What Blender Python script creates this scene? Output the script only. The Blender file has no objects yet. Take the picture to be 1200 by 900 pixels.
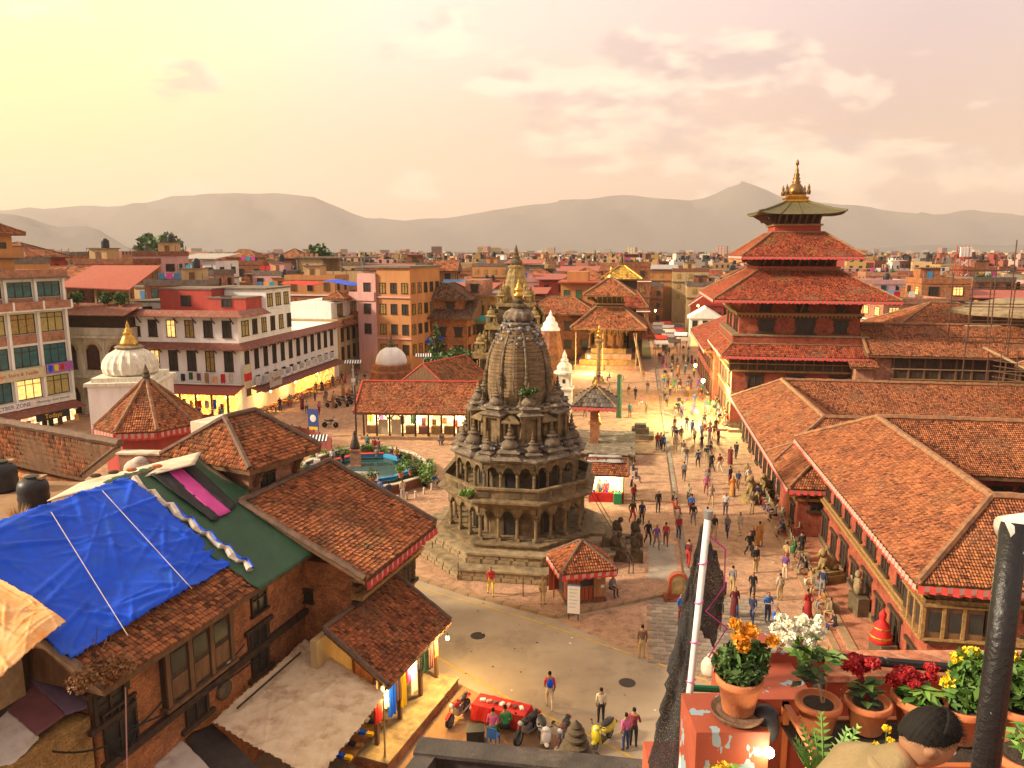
import bpy, bmesh, math, random
import numpy as np
from mathutils import Vector, Matrix
R = math.radians
random.seed(7)
sc = bpy.context.scene
COL = sc.collection
# ------------------------------------------------------------------ camera
FPX, HZ, CAMZ = 900.0, 155.0, 19.3
PT = math.atan(HZ / FPX); CP, SP = math.cos(PT), math.sin(PT)
cam_d = bpy.data.cameras.new('camera'); cam = bpy.data.objects.new('camera', cam_d); COL.objects.link(cam)
cam.location = (0, 0, CAMZ); cam.rotation_euler = (R(90) - PT, 0, 0)
cam_d.sensor_width = 36; cam_d.lens = 36 * FPX / 1200; cam_d.clip_start = .05; cam_d.clip_end = 60000
sc.camera = cam
# ------------------------------------------------------------------ sky, sun, exposure
SUN_AZ, SUN_EL = R(-98), R(28)          # azimuth measured from the view direction, left is negative
sdir = Vector((math.sin(SUN_AZ) * math.cos(SUN_EL), math.cos(SUN_AZ) * math.cos(SUN_EL), math.sin(SUN_EL)))
W = bpy.data.worlds.new('World'); sc.world = W; W.use_nodes = True
nt = W.node_tree; nt.nodes.clear()
def wn(t, **k):
 n = nt.nodes.new(t)
 for a, b in k.items(): setattr(n, a, b)
 return n
def wl(a, b): nt.links.new(a, b)
sky = wn('ShaderNodeTexSky', sky_type='NISHITA', sun_disc=False)
sky.sun_elevation = SUN_EL; sky.sun_rotation = SUN_AZ; sky.dust_density = 4; sky.air_density = 1.5; sky.altitude = 1300
bg1 = wn('ShaderNodeBackground'); bg1.inputs[1].default_value = .10; wl(sky.outputs[0], bg1.inputs[0])
tc = wn('ShaderNodeTexCoord')
dot = wn('ShaderNodeVectorMath', operation='DOT_PRODUCT'); dot.inputs[1].default_value = Vector((math.sin(R(-58)) * .86, math.cos(R(-58)) * .86, .5)).normalized()
nrm = wn('ShaderNodeVectorMath', operation='NORMALIZE'); wl(tc.outputs['Generated'], nrm.inputs[0]); wl(nrm.outputs[0], dot.inputs[0])
def ramp(stops, interp='EASE'):
 r = wn('ShaderNodeValToRGB'); r.color_ramp.interpolation = interp
 el = r.color_ramp.elements
 while len(el) < len(stops): el.new(.5)
 for e, (p, c) in zip(el, stops): e.position = p; e.color = (*c, 1)
 return r
# veil of thin cloud lit by the low sun: yellow towards the sun, peach, then mauve away from it
veil = ramp([(0.0, (.66, .59, .49)), (.40, (.54, .44, .40)), (.60, (.50, .37, .37)), (.72, (.67, .50, .45)), (.84, (.86, .67, .53)), (.92, (1.06, .84, .38)), (1.0, (1.3, 1.04, .34))], 'LINEAR')
mr = wn('ShaderNodeMapRange'); mr.inputs[1].default_value = -1; wl(dot.outputs['Value'], mr.inputs[0]); wl(mr.outputs[0], veil.inputs[0])
sep = wn('ShaderNodeSeparateXYZ'); wl(nrm.outputs[0], sep.inputs[0])
# the haze near the horizon is deeper orange than the veil overhead
hor = ramp([(0.0, (1, 1, 1)), (.10, (.85, .85, .85)), (.30, (0, 0, 0))]); wl(sep.outputs['Z'], hor.inputs[0])
mixh = wn('ShaderNodeMix', data_type='RGBA', blend_type='MULTIPLY'); wl(hor.outputs[0], mixh.inputs[0]); wl(veil.outputs[0], mixh.inputs[6]); mixh.inputs[7].default_value = (.95, .74, .54, 1)
# cloud masses
mp = wn('ShaderNodeMapping'); mp.inputs['Scale'].default_value = (1.0, 1.0, 2.6); wl(nrm.outputs[0], mp.inputs[0])
nz = wn('ShaderNodeTexNoise'); nz.inputs['Scale'].default_value = 4.2; nz.inputs['Detail'].default_value = 9; nz.inputs['Roughness'].default_value = .55; nz.inputs['Distortion'].default_value = .25
wl(mp.outputs[0], nz.inputs['Vector'])
# a cumulus bank stands over the hills right of centre
d2 = wn('ShaderNodeVectorMath', operation='DOT_PRODUCT'); d2.inputs[1].default_value = Vector((math.sin(R(17)), math.cos(R(17)), .09)).normalized(); wl(nrm.outputs[0], d2.inputs[0])
mr2 = wn('ShaderNodeMapRange'); mr2.inputs[1].default_value = .965; mr2.inputs[2].default_value = .995; mr2.inputs[4].default_value = .085; wl(d2.outputs['Value'], mr2.inputs[0])
sm2 = wn('ShaderNodeMath'); wl(nz.outputs['Fac'], sm2.inputs[0]); wl(mr2.outputs[0], sm2.inputs[1])
cr = ramp([(.54, (0, 0, 0)), (.60, (.7, .7, .7)), (.72, (1, 1, 1))]); wl(sm2.outputs[0], cr.inputs[0])
nz2 = wn('ShaderNodeTexNoise'); nz2.inputs['Scale'].default_value = 12; nz2.inputs['Detail'].default_value = 8; wl(mp.outputs[0], nz2.inputs['Vector'])
ccol = ramp([(.38, (.44, .31, .30)), (.58, (.98, .74, .54))]); wl(nz2.outputs['Fac'], ccol.inputs[0])
cf = wn('ShaderNodeMath', operation='MULTIPLY'); cf.inputs[1].default_value = .8; wl(cr.outputs[0], cf.inputs[0])
mixc = wn('ShaderNodeMix', data_type='RGBA'); wl(cf.outputs[0], mixc.inputs[0]); wl(mixh.outputs[2], mixc.inputs[6]); wl(ccol.outputs[0], mixc.inputs[7])
bg2 = wn('ShaderNodeBackground'); bg2.inputs[1].default_value = 1.16; wl(mixc.outputs[2], bg2.inputs[0])
mxs = wn('ShaderNodeMixShader'); mxs.inputs[0].default_value = .84; wl(bg1.outputs[0], mxs.inputs[1]); wl(bg2.outputs[0], mxs.inputs[2])
out = wn('ShaderNodeOutputWorld'); wl(mxs.outputs[0], out.inputs[0])
sd = bpy.data.lights.new('sun', 'SUN'); sd.energy = 4.9; sd.angle = R(7); sd.color = (1, .83, .61)
so = bpy.data.objects.new('sun', sd); COL.objects.link(so); so.rotation_euler = (-sdir).to_track_quat('-Z', 'Y').to_euler()
so.location = (-60, 40, 80)
vs = sc.view_settings; vs.view_transform = 'Standard'; vs.look = 'None'; vs.gamma = 1; vs.use_curve_mapping = False; vs.exposure = 0.62
sc.render.engine = 'CYCLES'; cy = sc.cycles; cy.use_denoising = True; cy.max_bounces = 6; cy.diffuse_bounces = 2; cy.glossy_bounces = 2; cy.transmission_bounces = 3; cy.volume_bounces = 0; cy.transparent_max_bounces = 8; cy.sample_clamp_indirect = 6; cy.caustics_reflective = False; cy.caustics_refractive = False

# ------------------------------------------------------------------ pixel helpers: a pixel is a direction, the plane it meets gives the distance
def ray(x, y):
 a = (x - 600) / FPX; b = -(y - 450) / FPX
 return Vector((a, CP + b * SP, b * CP - SP))
def G(x, y, z=0.0):
 d = ray(x, y); t = (z - CAMZ) / d.z
 return Vector((d.x * t, d.y * t, z))
def at(x, y, Y):
 d = ray(x, y); t = Y / d.y
 return Vector((d.x * t, Y, CAMZ + d.z * t))
def pxof(v):
 Z = v[2] - CAMZ; f = v[1] * CP - Z * SP; u = v[1] * SP + Z * CP
 return (600 + FPX * v[0] / f, 450 - FPX * u / f) if f > .01 else (-999, -999)
AX = math.atan(.163)                       # the square's axis, to the right of the view direction
U2 = Vector((math.sin(AX), math.cos(AX), 0)); R2 = Vector((math.cos(AX), -math.sin(AX), 0))

# ------------------------------------------------------------------ mesh builder
class MB:
 def __init__(s): s.v = []; s.f = []; s.m = []; s.M = None; s.mi = 0
 def add(s, vs, fs):
  n = len(s.v)
  if s.M is not None: vs = [s.M @ Vector(v) for v in vs]
  s.v += [tuple(v) for v in vs]
  s.f += [tuple(i + n for i in f) for f in fs]; s.m += [s.mi] * len(fs)
  return s
 def box(s, x0, x1, y0, y1, z0, z1):
  return s.add([(x0, y0, z0), (x1, y0, z0), (x1, y1, z0), (x0, y1, z0), (x0, y0, z1), (x1, y0, z1), (x1, y1, z1), (x0, y1, z1)],
     [(3, 2, 1, 0), (4, 5, 6, 7), (0, 1, 5, 4), (1, 2, 6, 5), (2, 3, 7, 6), (3, 0, 4, 7)])
 def bc(s, cx, cy, cz, sx, sy, sz): return s.box(cx - sx / 2, cx + sx / 2, cy - sy / 2, cy + sy / 2, cz - sz / 2, cz + sz / 2)
 def lathe(s, prof, n=12, cx=0, cy=0, rot=0, ap=False, rib=0, ribn=0):
  k = 1 / math.cos(math.pi / n) if ap else 1
  vs = []
  for r, z in prof:
   for i in range(n):
    a = rot + 2 * math.pi * i / n
    q = r * k * (1 + rib * math.cos(ribn * a)) if rib else r * k
    vs.append((cx + q * math.cos(a), cy + q * math.sin(a), z))
  fs = []
  for j in range(len(prof) - 1):
   for i in range(n):
    a, b = j * n + i, j * n + (i + 1) % n
    fs.append((a, b, b + n, a + n))
  if prof[0][0] > 1e-4: fs.append(tuple(range(n - 1, -1, -1)))
  if prof[-1][0] > 1e-4: fs.append(tuple((len(prof) - 1) * n + i for i in range(n)))
  return s.add(vs, fs)
 def cyl(s, cx, cy, z0, z1, r0, r1=None, n=10, rot=0): return s.lathe([(r0, z0), (r0 if r1 is None else r1, z1)], n, cx, cy, rot)
 def tube(s, pts, r, n=6, r1=None):
  pts = [Vector(p) for p in pts]; vs = []; m = len(pts)
  up = Vector((0, 0, 1))
  for i, p in enumerate(pts):
   t = (pts[min(i + 1, m - 1)] - pts[max(i - 1, 0)]).normalized()
   a = t.cross(up)
   if a.length < .05: a = t.cross(Vector((1, 0, 0)))
   a.normalize(); b = a.cross(t)
   rr = r if r1 is None else r + (r1 - r) * i / (m - 1)
   if isinstance(r, (list, tuple)): rr = r[i]
   for k in range(n):
    q = 2 * math.pi * k / n
    vs.append(p + (a * math.cos(q) + b * math.sin(q)) * rr)
  fs = [(j * n + k, j * n + (k + 1) % n, (j + 1) * n + (k + 1) % n, (j + 1) * n + k) for j in range(m - 1) for k in range(n)]
  fs += [tuple(range(n - 1, -1, -1)), tuple((m - 1) * n + k for k in range(n))]
  return s.add(vs, fs)
 def ell(s, c, r, nu=10, nv=7):
  vs = [(c[0], c[1], c[2] - r[2])]
  for j in range(1, nv):
   p = math.pi * j / nv
   for i in range(nu):
    a = 2 * math.pi * i / nu
    vs.append((c[0] + r[0] * math.sin(p) * math.cos(a), c[1] + r[1] * math.sin(p) * math.sin(a), c[2] - r[2] * math.cos(p)))
  vs.append((c[0], c[1], c[2] + r[2])); L = len(vs) - 1
  fs = [(0, 1 + (i + 1) % nu, 1 + i) for i in range(nu)]
  for j in range(nv - 2):
   for i in range(nu):
    a = 1 + j * nu + i; b = 1 + j * nu + (i + 1) % nu
    fs.append((a, b, b + nu, a + nu))
  fs += [(L, 1 + (nv - 2) * nu + i, 1 + (nv - 2) * nu + (i + 1) % nu) for i in range(nu)]
  return s.add(vs, fs)
 def slab(s, top, th):
  """a plate: polygon top (counter-clockwise from outside) and the same moved down by th"""
  n = len(top); top = [Vector(p) for p in top]; bot = [p - Vector((0, 0, th)) for p in top]
  return s.add(top + bot, [tuple(range(n)), tuple(range(2 * n - 1, n - 1, -1))] + [(i, n + i, n + (i + 1) % n, (i + 1) % n) for i in range(n)])
 def bar(s, a, b, w, h=None):
  """square bar from a to b"""
  a = Vector(a); b = Vector(b); h = h or w; t = (b - a).normalized()
  x = t.cross(Vector((0, 0, 1)))
  if x.length < .05: x = t.cross(Vector((0, 1, 0)))
  x.normalize(); y = x.cross(t)
  vs = [p + x * sx * w / 2 + y * sy * h / 2 for p in (a, b) for sx, sy in ((-1, -1), (1, -1), (1, 1), (-1, 1))]
  return s.add(vs, [(0, 1, 2, 3), (7, 6, 5, 4), (0, 4, 5, 1), (1, 5, 6, 2), (2, 6, 7, 3), (3, 7, 4, 0)])
 def mesh(s, name='mesh', mats=(), smooth=False):
  me = bpy.data.meshes.new(name); me.from_pydata(s.v, [], s.f)
  for m in mats: me.materials.append(M[m] if isinstance(m, str) else m)
  if len(mats) > 1: me.polygons.foreach_set('material_index', s.m)
  if smooth: me.polygons.foreach_set('use_smooth', [True] * len(me.polygons))
  me.update()
  return me
 def ob(s, name, mat, parent=None, loc=None, rz=0, smooth=False, **k):
  return obj(name, s.mesh(name, mat if isinstance(mat, (list, tuple)) else (mat,), smooth), parent, loc, rz, **k)
def obj(name, me, parent=None, loc=None, rz=0, label=None, cat=None, group=None, kind=None):
 o = bpy.data.objects.new(name, me); COL.objects.link(o)
 if parent is not None: o.parent = parent
 if loc is not None: o.location = loc
 if rz: o.rotation_euler = (0, 0, rz)
 tag(o, label, cat, group, kind)
 return o
def tag(o, label=None, cat=None, group=None, kind=None):
 if label: o['label'] = label
 if cat: o['category'] = cat
 if group: o['group'] = group
 if kind: o['kind'] = kind
 return o
def thing(name, label, cat, loc=(0, 0, 0), rz=0, group=None):
 o = bpy.data.objects.new(name, None); COL.objects.link(o); o.location = loc; o.rotation_euler = (0, 0, rz); o.empty_display_size = .3
 return tag(o, label, cat, group)
def copy_tree(root, loc=None, rz=None, label=None, group=None):
 def cp(o, par):
  c = o.copy(); COL.objects.link(c); c.parent = par
  for ch in o.children: cp(ch, c)
  return c
 r = cp(root, None)
 if loc is not None: r.location = loc
 if rz is not None: r.rotation_euler = (0, 0, rz)
 if label: r['label'] = label
 if group: r['group'] = group
 return r

# ------------------------------------------------------------------ materials
M = {}
def lin(c): return tuple(((x / 255) / 12.92 if x / 255 <= .04045 else ((x / 255 + .055) / 1.055) ** 2.4) for x in c)
def newmat(name):
 m = bpy.data.materials.new(name); m.use_nodes = True; t = m.node_tree
 M[name] = m
 return m, t, t.nodes['Principled BSDF']
def rampn(t, src, stops):
 r = t.nodes.new('ShaderNodeValToRGB'); el = r.color_ramp.elements
 while len(el) < len(stops): el.new(.5)
 for e, (p, c) in zip(el, stops): e.position = p; e.color = (*c, 1) if len(c) == 3 else c
 t.links.new(src, r.inputs[0]); return r
def mixn(t, f, a, b, mode='MIX'):
 n = t.nodes.new('ShaderNodeMix'); n.data_type = 'RGBA'; n.blend_type = mode
 for i, v in ((0, f), (6, a), (7, b)):
  if hasattr(v, 'is_linked'): t.links.new(v, n.inputs[i])
  elif i == 0: n.inputs[0].default_value = v
  else: n.inputs[i].default_value = (*v, 1)
 return n.outputs[2]
def noise(t, vec, scale, detail=5, rough=.6):
 n = t.nodes.new('ShaderNodeTexNoise'); n.inputs['Scale'].default_value = scale; n.inputs['Detail'].default_value = detail; n.inputs['Roughness'].default_value = rough
 t.links.new(vec, n.inputs['Vector']); return n.outputs['Fac']
def pm(name, c1, c2=None, scale=2.0, rough=.8, bump=0, bscale=30, metal=0, rand=0, attr=False, dirt=None, stretch=None, spec=.35, lo=.35, hi=.65, emit=0, coat=0):
 """mottled procedural paint / stone / wood: two tones over noise, optional third dirt tone, per-object or per-face variation"""
 m, t, b = newmat(name); L = t.links
 tcn = t.nodes.new('ShaderNodeTexCoord'); vec = tcn.outputs['Object']
 if stretch:
  mp_ = t.nodes.new('ShaderNodeMapping'); mp_.inputs['Scale'].default_value = stretch; L.new(vec, mp_.inputs[0]); vec = mp_.outputs[0]
 c2 = c2 or tuple(x * .72 for x in c1)
 col = mixn(t, rampn(t, noise(t, vec, scale), [(lo, (0, 0, 0)), (hi, (1, 1, 1))]).outputs[0], c1, c2)
 if dirt:
  col = mixn(t, rampn(t, noise(t, vec, scale * .43 + .11, 8, .7), [(.52, (0, 0, 0)), (.68, (.85, .85, .85))]).outputs[0], col, dirt)
 if attr:
  a = t.nodes.new('ShaderNodeAttribute'); a.attribute_name = 'tint'
  col = mixn(t, 1.0, col, rampn(t, a.outputs['Fac'], [(0, (.30, .28, .30)), (.5, (.95, .92, .9)), (1, (1.6, 1.5, 1.3))]).outputs[0], 'MULTIPLY')
 if rand:
  oi = t.nodes.new('ShaderNodeObjectInfo')
  col = mixn(t, 1.0, col, rampn(t, oi.outputs['Random'], [(0, (1 - rand,) * 3), (1, (1 + rand * .6,) * 3)]).outputs[0], 'MULTIPLY')
 L.new(col, b.inputs['Base Color'])
 b.inputs['Roughness'].default_value = rough; b.inputs['Metallic'].default_value = metal; b.inputs['Specular IOR Level'].default_value = spec
 if coat: b.inputs['Coat Weight'].default_value = coat
 if bump:
  bp = t.nodes.new('ShaderNodeBump'); bp.inputs['Strength'].default_value = bump; bp.inputs['Distance'].default_value = .03
  L.new(noise(t, vec, bscale, 4), bp.inputs['Height']); L.new(bp.outputs[0], b.inputs['Normal'])
 if emit:
  L.new(col, b.inputs['Emission Color']); b.inputs['Emission Strength'].default_value = emit
 return m
def brickm(name, c1, c2, mortar, bw=.23, bh=.075, dirt=None, ms=.012):
 m, t, b = newmat(name); L = t.links
 tcn = t.nodes.new('ShaderNodeTexCoord'); sp = t.nodes.new('ShaderNodeSeparateXYZ'); L.new(tcn.outputs['Object'], sp.inputs[0])
 ad = t.nodes.new('ShaderNodeMath'); L.new(sp.outputs[0], ad.inputs[0]); L.new(sp.outputs[1], ad.inputs[1])
 cb = t.nodes.new('ShaderNodeCombineXYZ'); L.new(ad.outputs[0], cb.inputs[0]); L.new(sp.outputs[2], cb.inputs[1])
 br = t.nodes.new('ShaderNodeTexBrick'); L.new(cb.outputs[0], br.inputs['Vector'])
 br.inputs['Scale'].default_value = 1; br.inputs['Brick Width'].default_value = bw; br.inputs['Row Height'].default_value = bh; br.inputs['Mortar Size'].default_value = ms
 for i, c in ((1, c1), (2, c2), (3, mortar)): br.inputs[i].default_value = (*c, 1)
 col = mixn(t, 1.0, br.outputs['Color'], rampn(t, noise(t, tcn.outputs['Object'], 1.4, 10, .78), [(.3, (.35, .33, .32)), (.5, (1, 1, 1)), (.72, (1.5, 1.45, 1.35))]).outputs[0], 'MULTIPLY')
 col = mixn(t, 1.0, col, rampn(t, noise(t, tcn.outputs['Object'], 17, 3, .6), [(.3, (.6, .58, .56)), (.7, (1.3, 1.28, 1.25))]).outputs[0], 'MULTIPLY')
 if dirt: col = mixn(t, rampn(t, noise(t, tcn.outputs['Object'], .55, 8, .75), [(.50, (0, 0, 0)), (.66, (.8, .8, .8))]).outputs[0], col, dirt)
 L.new(col, b.inputs['Base Color']); b.inputs['Roughness'].default_value = .9; b.inputs['Specular IOR Level'].default_value = .2
 bp = t.nodes.new('ShaderNodeBump'); bp.inputs['Strength'].default_value = .5; bp.inputs['Distance'].default_value = .015
 L.new(br.outputs['Fac'], bp.inputs['Height']); bp.invert = True; L.new(bp.outputs[0], b.inputs['Normal'])
 return m
def glow(name, c, s, c2=None, scale=3.0):
 """lit shop interior or lamp: it does give off light"""
 m, t, b = newmat(name)
 tcn = t.nodes.new('ShaderNodeTexCoord')
 n = t.nodes.new('ShaderNodeTexNoise'); n.inputs['Scale'].default_value = scale; t.links.new(tcn.outputs['Object'], n.inputs['Vector'])
 col = rampn(t, n.outputs['Fac'], [(.38, c2 or c), (.6, c)])
 t.links.new(col.outputs[0], b.inputs['Emission Color']); b.inputs['Emission Strength'].default_value = s
 b.inputs['Base Color'].default_value = (*c, 1); b.inputs['Roughness'].default_value = .6
 return m
def attrm(name, prop, rough=.85):
 """cloth whose colour is set on each person"""
 m, t, b = newmat(name)
 a = t.nodes.new('ShaderNodeAttribute'); a.attribute_type = 'OBJECT'; a.attribute_name = prop
 tcn = t.nodes.new('ShaderNodeTexCoord')
 col = mixn(t, 1.0, a.outputs['Color'], rampn(t, noise(t, tcn.outputs['Object'], 9), [(.3, (.75, .75, .75)), (.7, (1.15, 1.15, 1.15))]).outputs[0], 'MULTIPLY')
 t.links.new(col, b.inputs['Base Color']); b.inputs['Roughness'].default_value = rough
 return m
# roofs
pm('tile', (.36, .12, .045), (.24, .075, .03), scale=.9, rough=.85, attr=True, dirt=(.22, .12, .05))
pm('tile_red', (.34, .075, .032), (.23, .05, .024), scale=.9, rough=.85, attr=True, dirt=(.27, .11, .035))
pm('tile_old', (.34, .125, .05), (.22, .08, .035), scale=1.3, rough=.9, attr=True, dirt=(.12, .085, .035))
pm('tile_palace', (.34, .125, .052), (.23, .08, .036), scale=.7, rough=.85, attr=True, dirt=(.33, .13, .045))
pm('ridge', (.34, .16, .07), (.17, .09, .05), scale=3, bump=.4, bscale=14)
pm('ridge_old', (.10, .065, .045), (.18, .10, .06), scale=4, bump=.6, bscale=12)
pm('gilt', (.72, .42, .08), (.45, .24, .05), scale=4, rough=.35, metal=.85)
pm('gilt_roof', (.62, .40, .07), (.42, .25, .05), scale=2, rough=.5, metal=.5, stretch=(1, 1, .3))
pm('copper_roof', (.10, .10, .045), (.17, .13, .06), scale=3, rough=.6, metal=.3, bump=.3)
pm('rust_sheet', (.27, .075, .045), (.17, .06, .04), scale=1.4, rough=.7, dirt=(.36, .22, .15), stretch=(3, 3, 1))
# walls
brickm('brick', (.30, .075, .03), (.20, .05, .026), (.24, .15, .09))
brickm('brick_palace', (.36, .07, .034), (.27, .05, .028), (.30, .12, .075))
brickm('brick_old', (.50, .16, .05), (.34, .095, .04), (.30, .19, .10), dirt=(.13, .07, .04))
brickm('brick_pale', (.45, .19, .11), (.38, .14, .08), (.40, .26, .18))
brickm('brick_yellow', (.42, .24, .07), (.33, .17, .05), (.30, .2, .1), dirt=(.16, .1, .05))
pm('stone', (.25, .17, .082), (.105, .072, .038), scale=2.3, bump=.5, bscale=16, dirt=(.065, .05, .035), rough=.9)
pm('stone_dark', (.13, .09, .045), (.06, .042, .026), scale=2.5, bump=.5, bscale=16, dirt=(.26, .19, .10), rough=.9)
pm('stone_pale', (.34, .25, .135), (.19, .135, .075), scale=2.0, bump=.4, bscale=16, dirt=(.12, .09, .06), rough=.9)
pm('stone_top', (.20, .15, .10), (.085, .062, .043), scale=3.2, bump=.5, bscale=20, dirt=(.40, .33, .24), rough=.9)
pm('slate', (.31, .25, .185), (.22, .18, .14), scale=1.5, bump=.3, rand=.3)
pm('plaster_white', (.86, .83, .77), (.78, .73, .66), scale=.8, dirt=(.64, .56, .46), rough=.85, stretch=(1.6, 1.6, .3))
pm('plaster_old', (.66, .58, .44), (.50, .42, .30), scale=1.2, dirt=(.30, .22, .13), rough=.9, stretch=(1.6, 1.6, .3))
pm('lime_white', (.78, .73, .60), (.62, .56, .42), scale=3, dirt=(.34, .29, .18), bump=.3, stretch=(1.5, 1.5, .4))
pm('plaster_cream', (.54, .38, .18), (.44, .29, .13), scale=.8, dirt=(.36, .25, .14), stretch=(1.6, 1.6, .3))
pm('plaster_pink', (.62, .34, .30), (.53, .28, .24), scale=.7, dirt=(.42, .24, .18), stretch=(1.6, 1.6, .3))
pm('plaster_orange', (.52, .24, .085), (.44, .19, .065), scale=.7, dirt=(.40, .2, .09), stretch=(1.6, 1.6, .3))
pm('plaster_red', (.42, .06, .04), (.34, .05, .035), scale=.8, dirt=(.25, .05, .04), stretch=(1.6, 1.6, .3))
pm('concrete', (.20, .16, .12), (.13, .10, .08), scale=1.5, bump=.3, dirt=(.12, .095, .075))
pm('concrete_dark', (.085, .07, .058), (.05, .042, .036), scale=2.5, bump=.5, dirt=(.17, .125, .095))
# wood, metal, cloth
pm('wood_dark', (.075, .042, .024), (.035, .021, .013), scale=5, rough=.75, stretch=(1, 1, .25), bump=.3)
pm('wood', (.20, .10, .045), (.11, .055, .026), scale=4, rough=.75, stretch=(1, 1, .3), bump=.3)
pm('wood_gold', (.40, .23, .075), (.20, .11, .04), scale=7, rough=.7, bump=.4)
pm('wood_pale', (.42, .28, .15), (.30, .19, .09), scale=4, rough=.75, bump=.2)
pm('kiosk_red', (.36, .075, .03), (.24, .05, .022), scale=4, rough=.6, stretch=(1, 1, .2), bump=.2)
pm('red_paint', (.48, .07, .035), (.36, .05, .03), scale=4, rough=.6)
pm('fringe_red', (.55, .06, .045), (.45, .045, .035), scale=5, rough=.8)
pm('fringe_white', (.60, .32, .26), (.52, .26, .21), scale=5, rough=.8)
pm('iron', (.05, .045, .042), (.09, .06, .045), scale=9, rough=.55, metal=.6)
pm('rusty', (.15, .065, .035), (.08, .045, .03), scale=9, rough=.75, metal=.2)
pm('steel', (.42, .42, .42), (.3, .3, .3), scale=8, rough=.35, metal=.7)
pm('white_paint', (.74, .72, .68), (.62, .58, .52), scale=6, rough=.5, dirt=(.32, .26, .2))
pm('black_plastic', (.018, .018, .02), (.03, .03, .032), scale=6, rough=.45)
pm('rubber', (.012, .012, .013), (.022, .022, .022), scale=9, rough=.7)
pm('pane', (.022, .020, .020), (.05, .042, .035), scale=1.2, rough=.4, spec=.3)
pm('pane_teal', (.03, .10, .11), (.05, .16, .17), scale=1.8, rough=.12, spec=.6)
pm('pane_amber', (.42, .28, .08), (.24, .14, .045), scale=3.2, rough=.3)
pm('pane_curtain', (.55, .45, .16), (.30, .22, .08), scale=4.2, rough=.5, stretch=(4, 4, .4))
pm('blue_tarp', (.003, .085, .72), (.003, .06, .52), scale=1.6, rough=.55, spec=.25, bump=.4, bscale=7, dirt=(.02, .13, .66))
pm('green_tarp', (.030, .085, .042), (.022, .062, .034), scale=1.6, rough=.6, bump=.3, bscale=26, dirt=(.06, .12, .065))
pm('orange_tarp', (.78, .48, .22), (.72, .30, .08), scale=1.6, rough=.7, bump=.4, bscale=9, dirt=(.66, .24, .06))
pm('purple_tarp', (.14, .085, .12), (.10, .06, .085), scale=2, rough=.7)
pm('maroon_tarp', (.19, .065, .065), (.14, .05, .05), scale=2, rough=.7)
pm('white_tarp', (.60, .52, .42), (.48, .40, .32), scale=2, rough=.6, dirt=(.34, .24, .15))
pm('beige_tarp', (.72, .56, .36), (.60, .43, .25), scale=1.8, rough=.6, dirt=(.34, .19, .10), bump=.3, bscale=9)
pm('dark_tarp', (.035, .028, .024), (.06, .045, .035), scale=2, rough=.55)
pm('pink_cloth', (.60, .07, .30), (.5, .055, .25), scale=3, rough=.8)
pm('black_cloth', (.018, .016, .018), (.03, .027, .03), scale=3, rough=.7)
pm('red_cloth', (.62, .025, .02), (.45, .018, .016), scale=3, rough=.7)
pm('sheet_white', (.66, .56, .44), (.55, .43, .30), scale=1.0, rough=.55, dirt=(.46, .26, .11), stretch=(.5, 2, 1))
pm('net_black', (.02, .019, .02), (.045, .042, .042), scale=14, rough=.8)
# ground
pm('asphalt', (.42, .325, .215), (.33, .25, .17), scale=.35, rough=.9, bump=.3, bscale=60, dirt=(.22, .165, .12))
pm('earth', (.34, .20, .10), (.25, .14, .07), scale=1.1, rough=.95, bump=.4, bscale=20, dirt=(.20, .12, .07))
pm('kerb', (.36, .23, .12), (.25, .155, .085), scale=2.5, rough=.9, bump=.3)
pm('yellow_line', (.60, .37, .07), (.48, .29, .08), scale=3, rough=.8, dirt=(.27, .2, .12))
brickm('paving', (.50, .31, .19), (.43, .25, .15), (.36, .21, .13), bw=.26, bh=.13, dirt=(.37, .21, .13))
# paving is a floor: swap the brick vector to x, y
_t = M['paving'].node_tree; _c = [n for n in _t.nodes if n.type == 'COMBXYZ'][0]; _s = [n for n in _t.nodes if n.type == 'SEPXYZ'][0]
_t.links.new(_s.outputs[0], _c.inputs[0]); _t.links.new(_s.outputs[1], _c.inputs[1])
pm('valley', (.15, .11, .06), (.08, .085, .04), scale=.01, rough=.95)
pm('hill', (.075, .072, .07), (.105, .092, .08), scale=.0022, rough=1, dirt=(.05, .055, .055))
pm('water', (.03, .09, .09), (.04, .12, .11), scale=2, rough=.08)
pm('pond_blue', (.03, .25, .52), (.04, .32, .58), scale=3, rough=.5)
pm('pond_tank', (.03, .11, .12), (.025, .085, .09), scale=3, rough=.5)
# plants, pots
def leafm(name, c1, c2, tr=.3):
 m, t, b = newmat(name)
 a = t.nodes.new('ShaderNodeAttribute'); a.attribute_name = 'tint'
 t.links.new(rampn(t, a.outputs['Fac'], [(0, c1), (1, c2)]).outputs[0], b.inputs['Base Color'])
 b.inputs['Roughness'].default_value = .6
 return m
leafm('leaf', (.018, .055, .012), (.09, .16, .03)); leafm('leaf_bright', (.05, .16, .02), (.22, .36, .06))
leafm('grass_dry', (.28, .14, .03), (.55, .32, .09)); leafm('petal_orange', (.75, .25, .01), (.85, .42, .02)); leafm('petal_red', (.28, .004, .008), (.52, .02, .02))
leafm('petal_yellow', (.75, .50, .01), (.88, .66, .03)); leafm('petal_white', (.72, .68, .48), (.88, .85, .72)); leafm('weed', (.16, .06, .02), (.36, .17, .05))
pm('terracotta', (.56, .19, .075), (.45, .14, .055), scale=5, rough=.85, dirt=(.60, .34, .20), bump=.2)
pm('soil', (.06, .042, .03), (.035, .025, .018), scale=14, rough=1, bump=.7)
pm('terrace_red', (.44, .10, .045), (.36, .075, .035), scale=2.5, rough=.75, bump=.2, dirt=(.28, .07, .04))
pm('peel_blue', (.27, .34, .38), (.36, .42, .44), scale=12, rough=.8)
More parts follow.
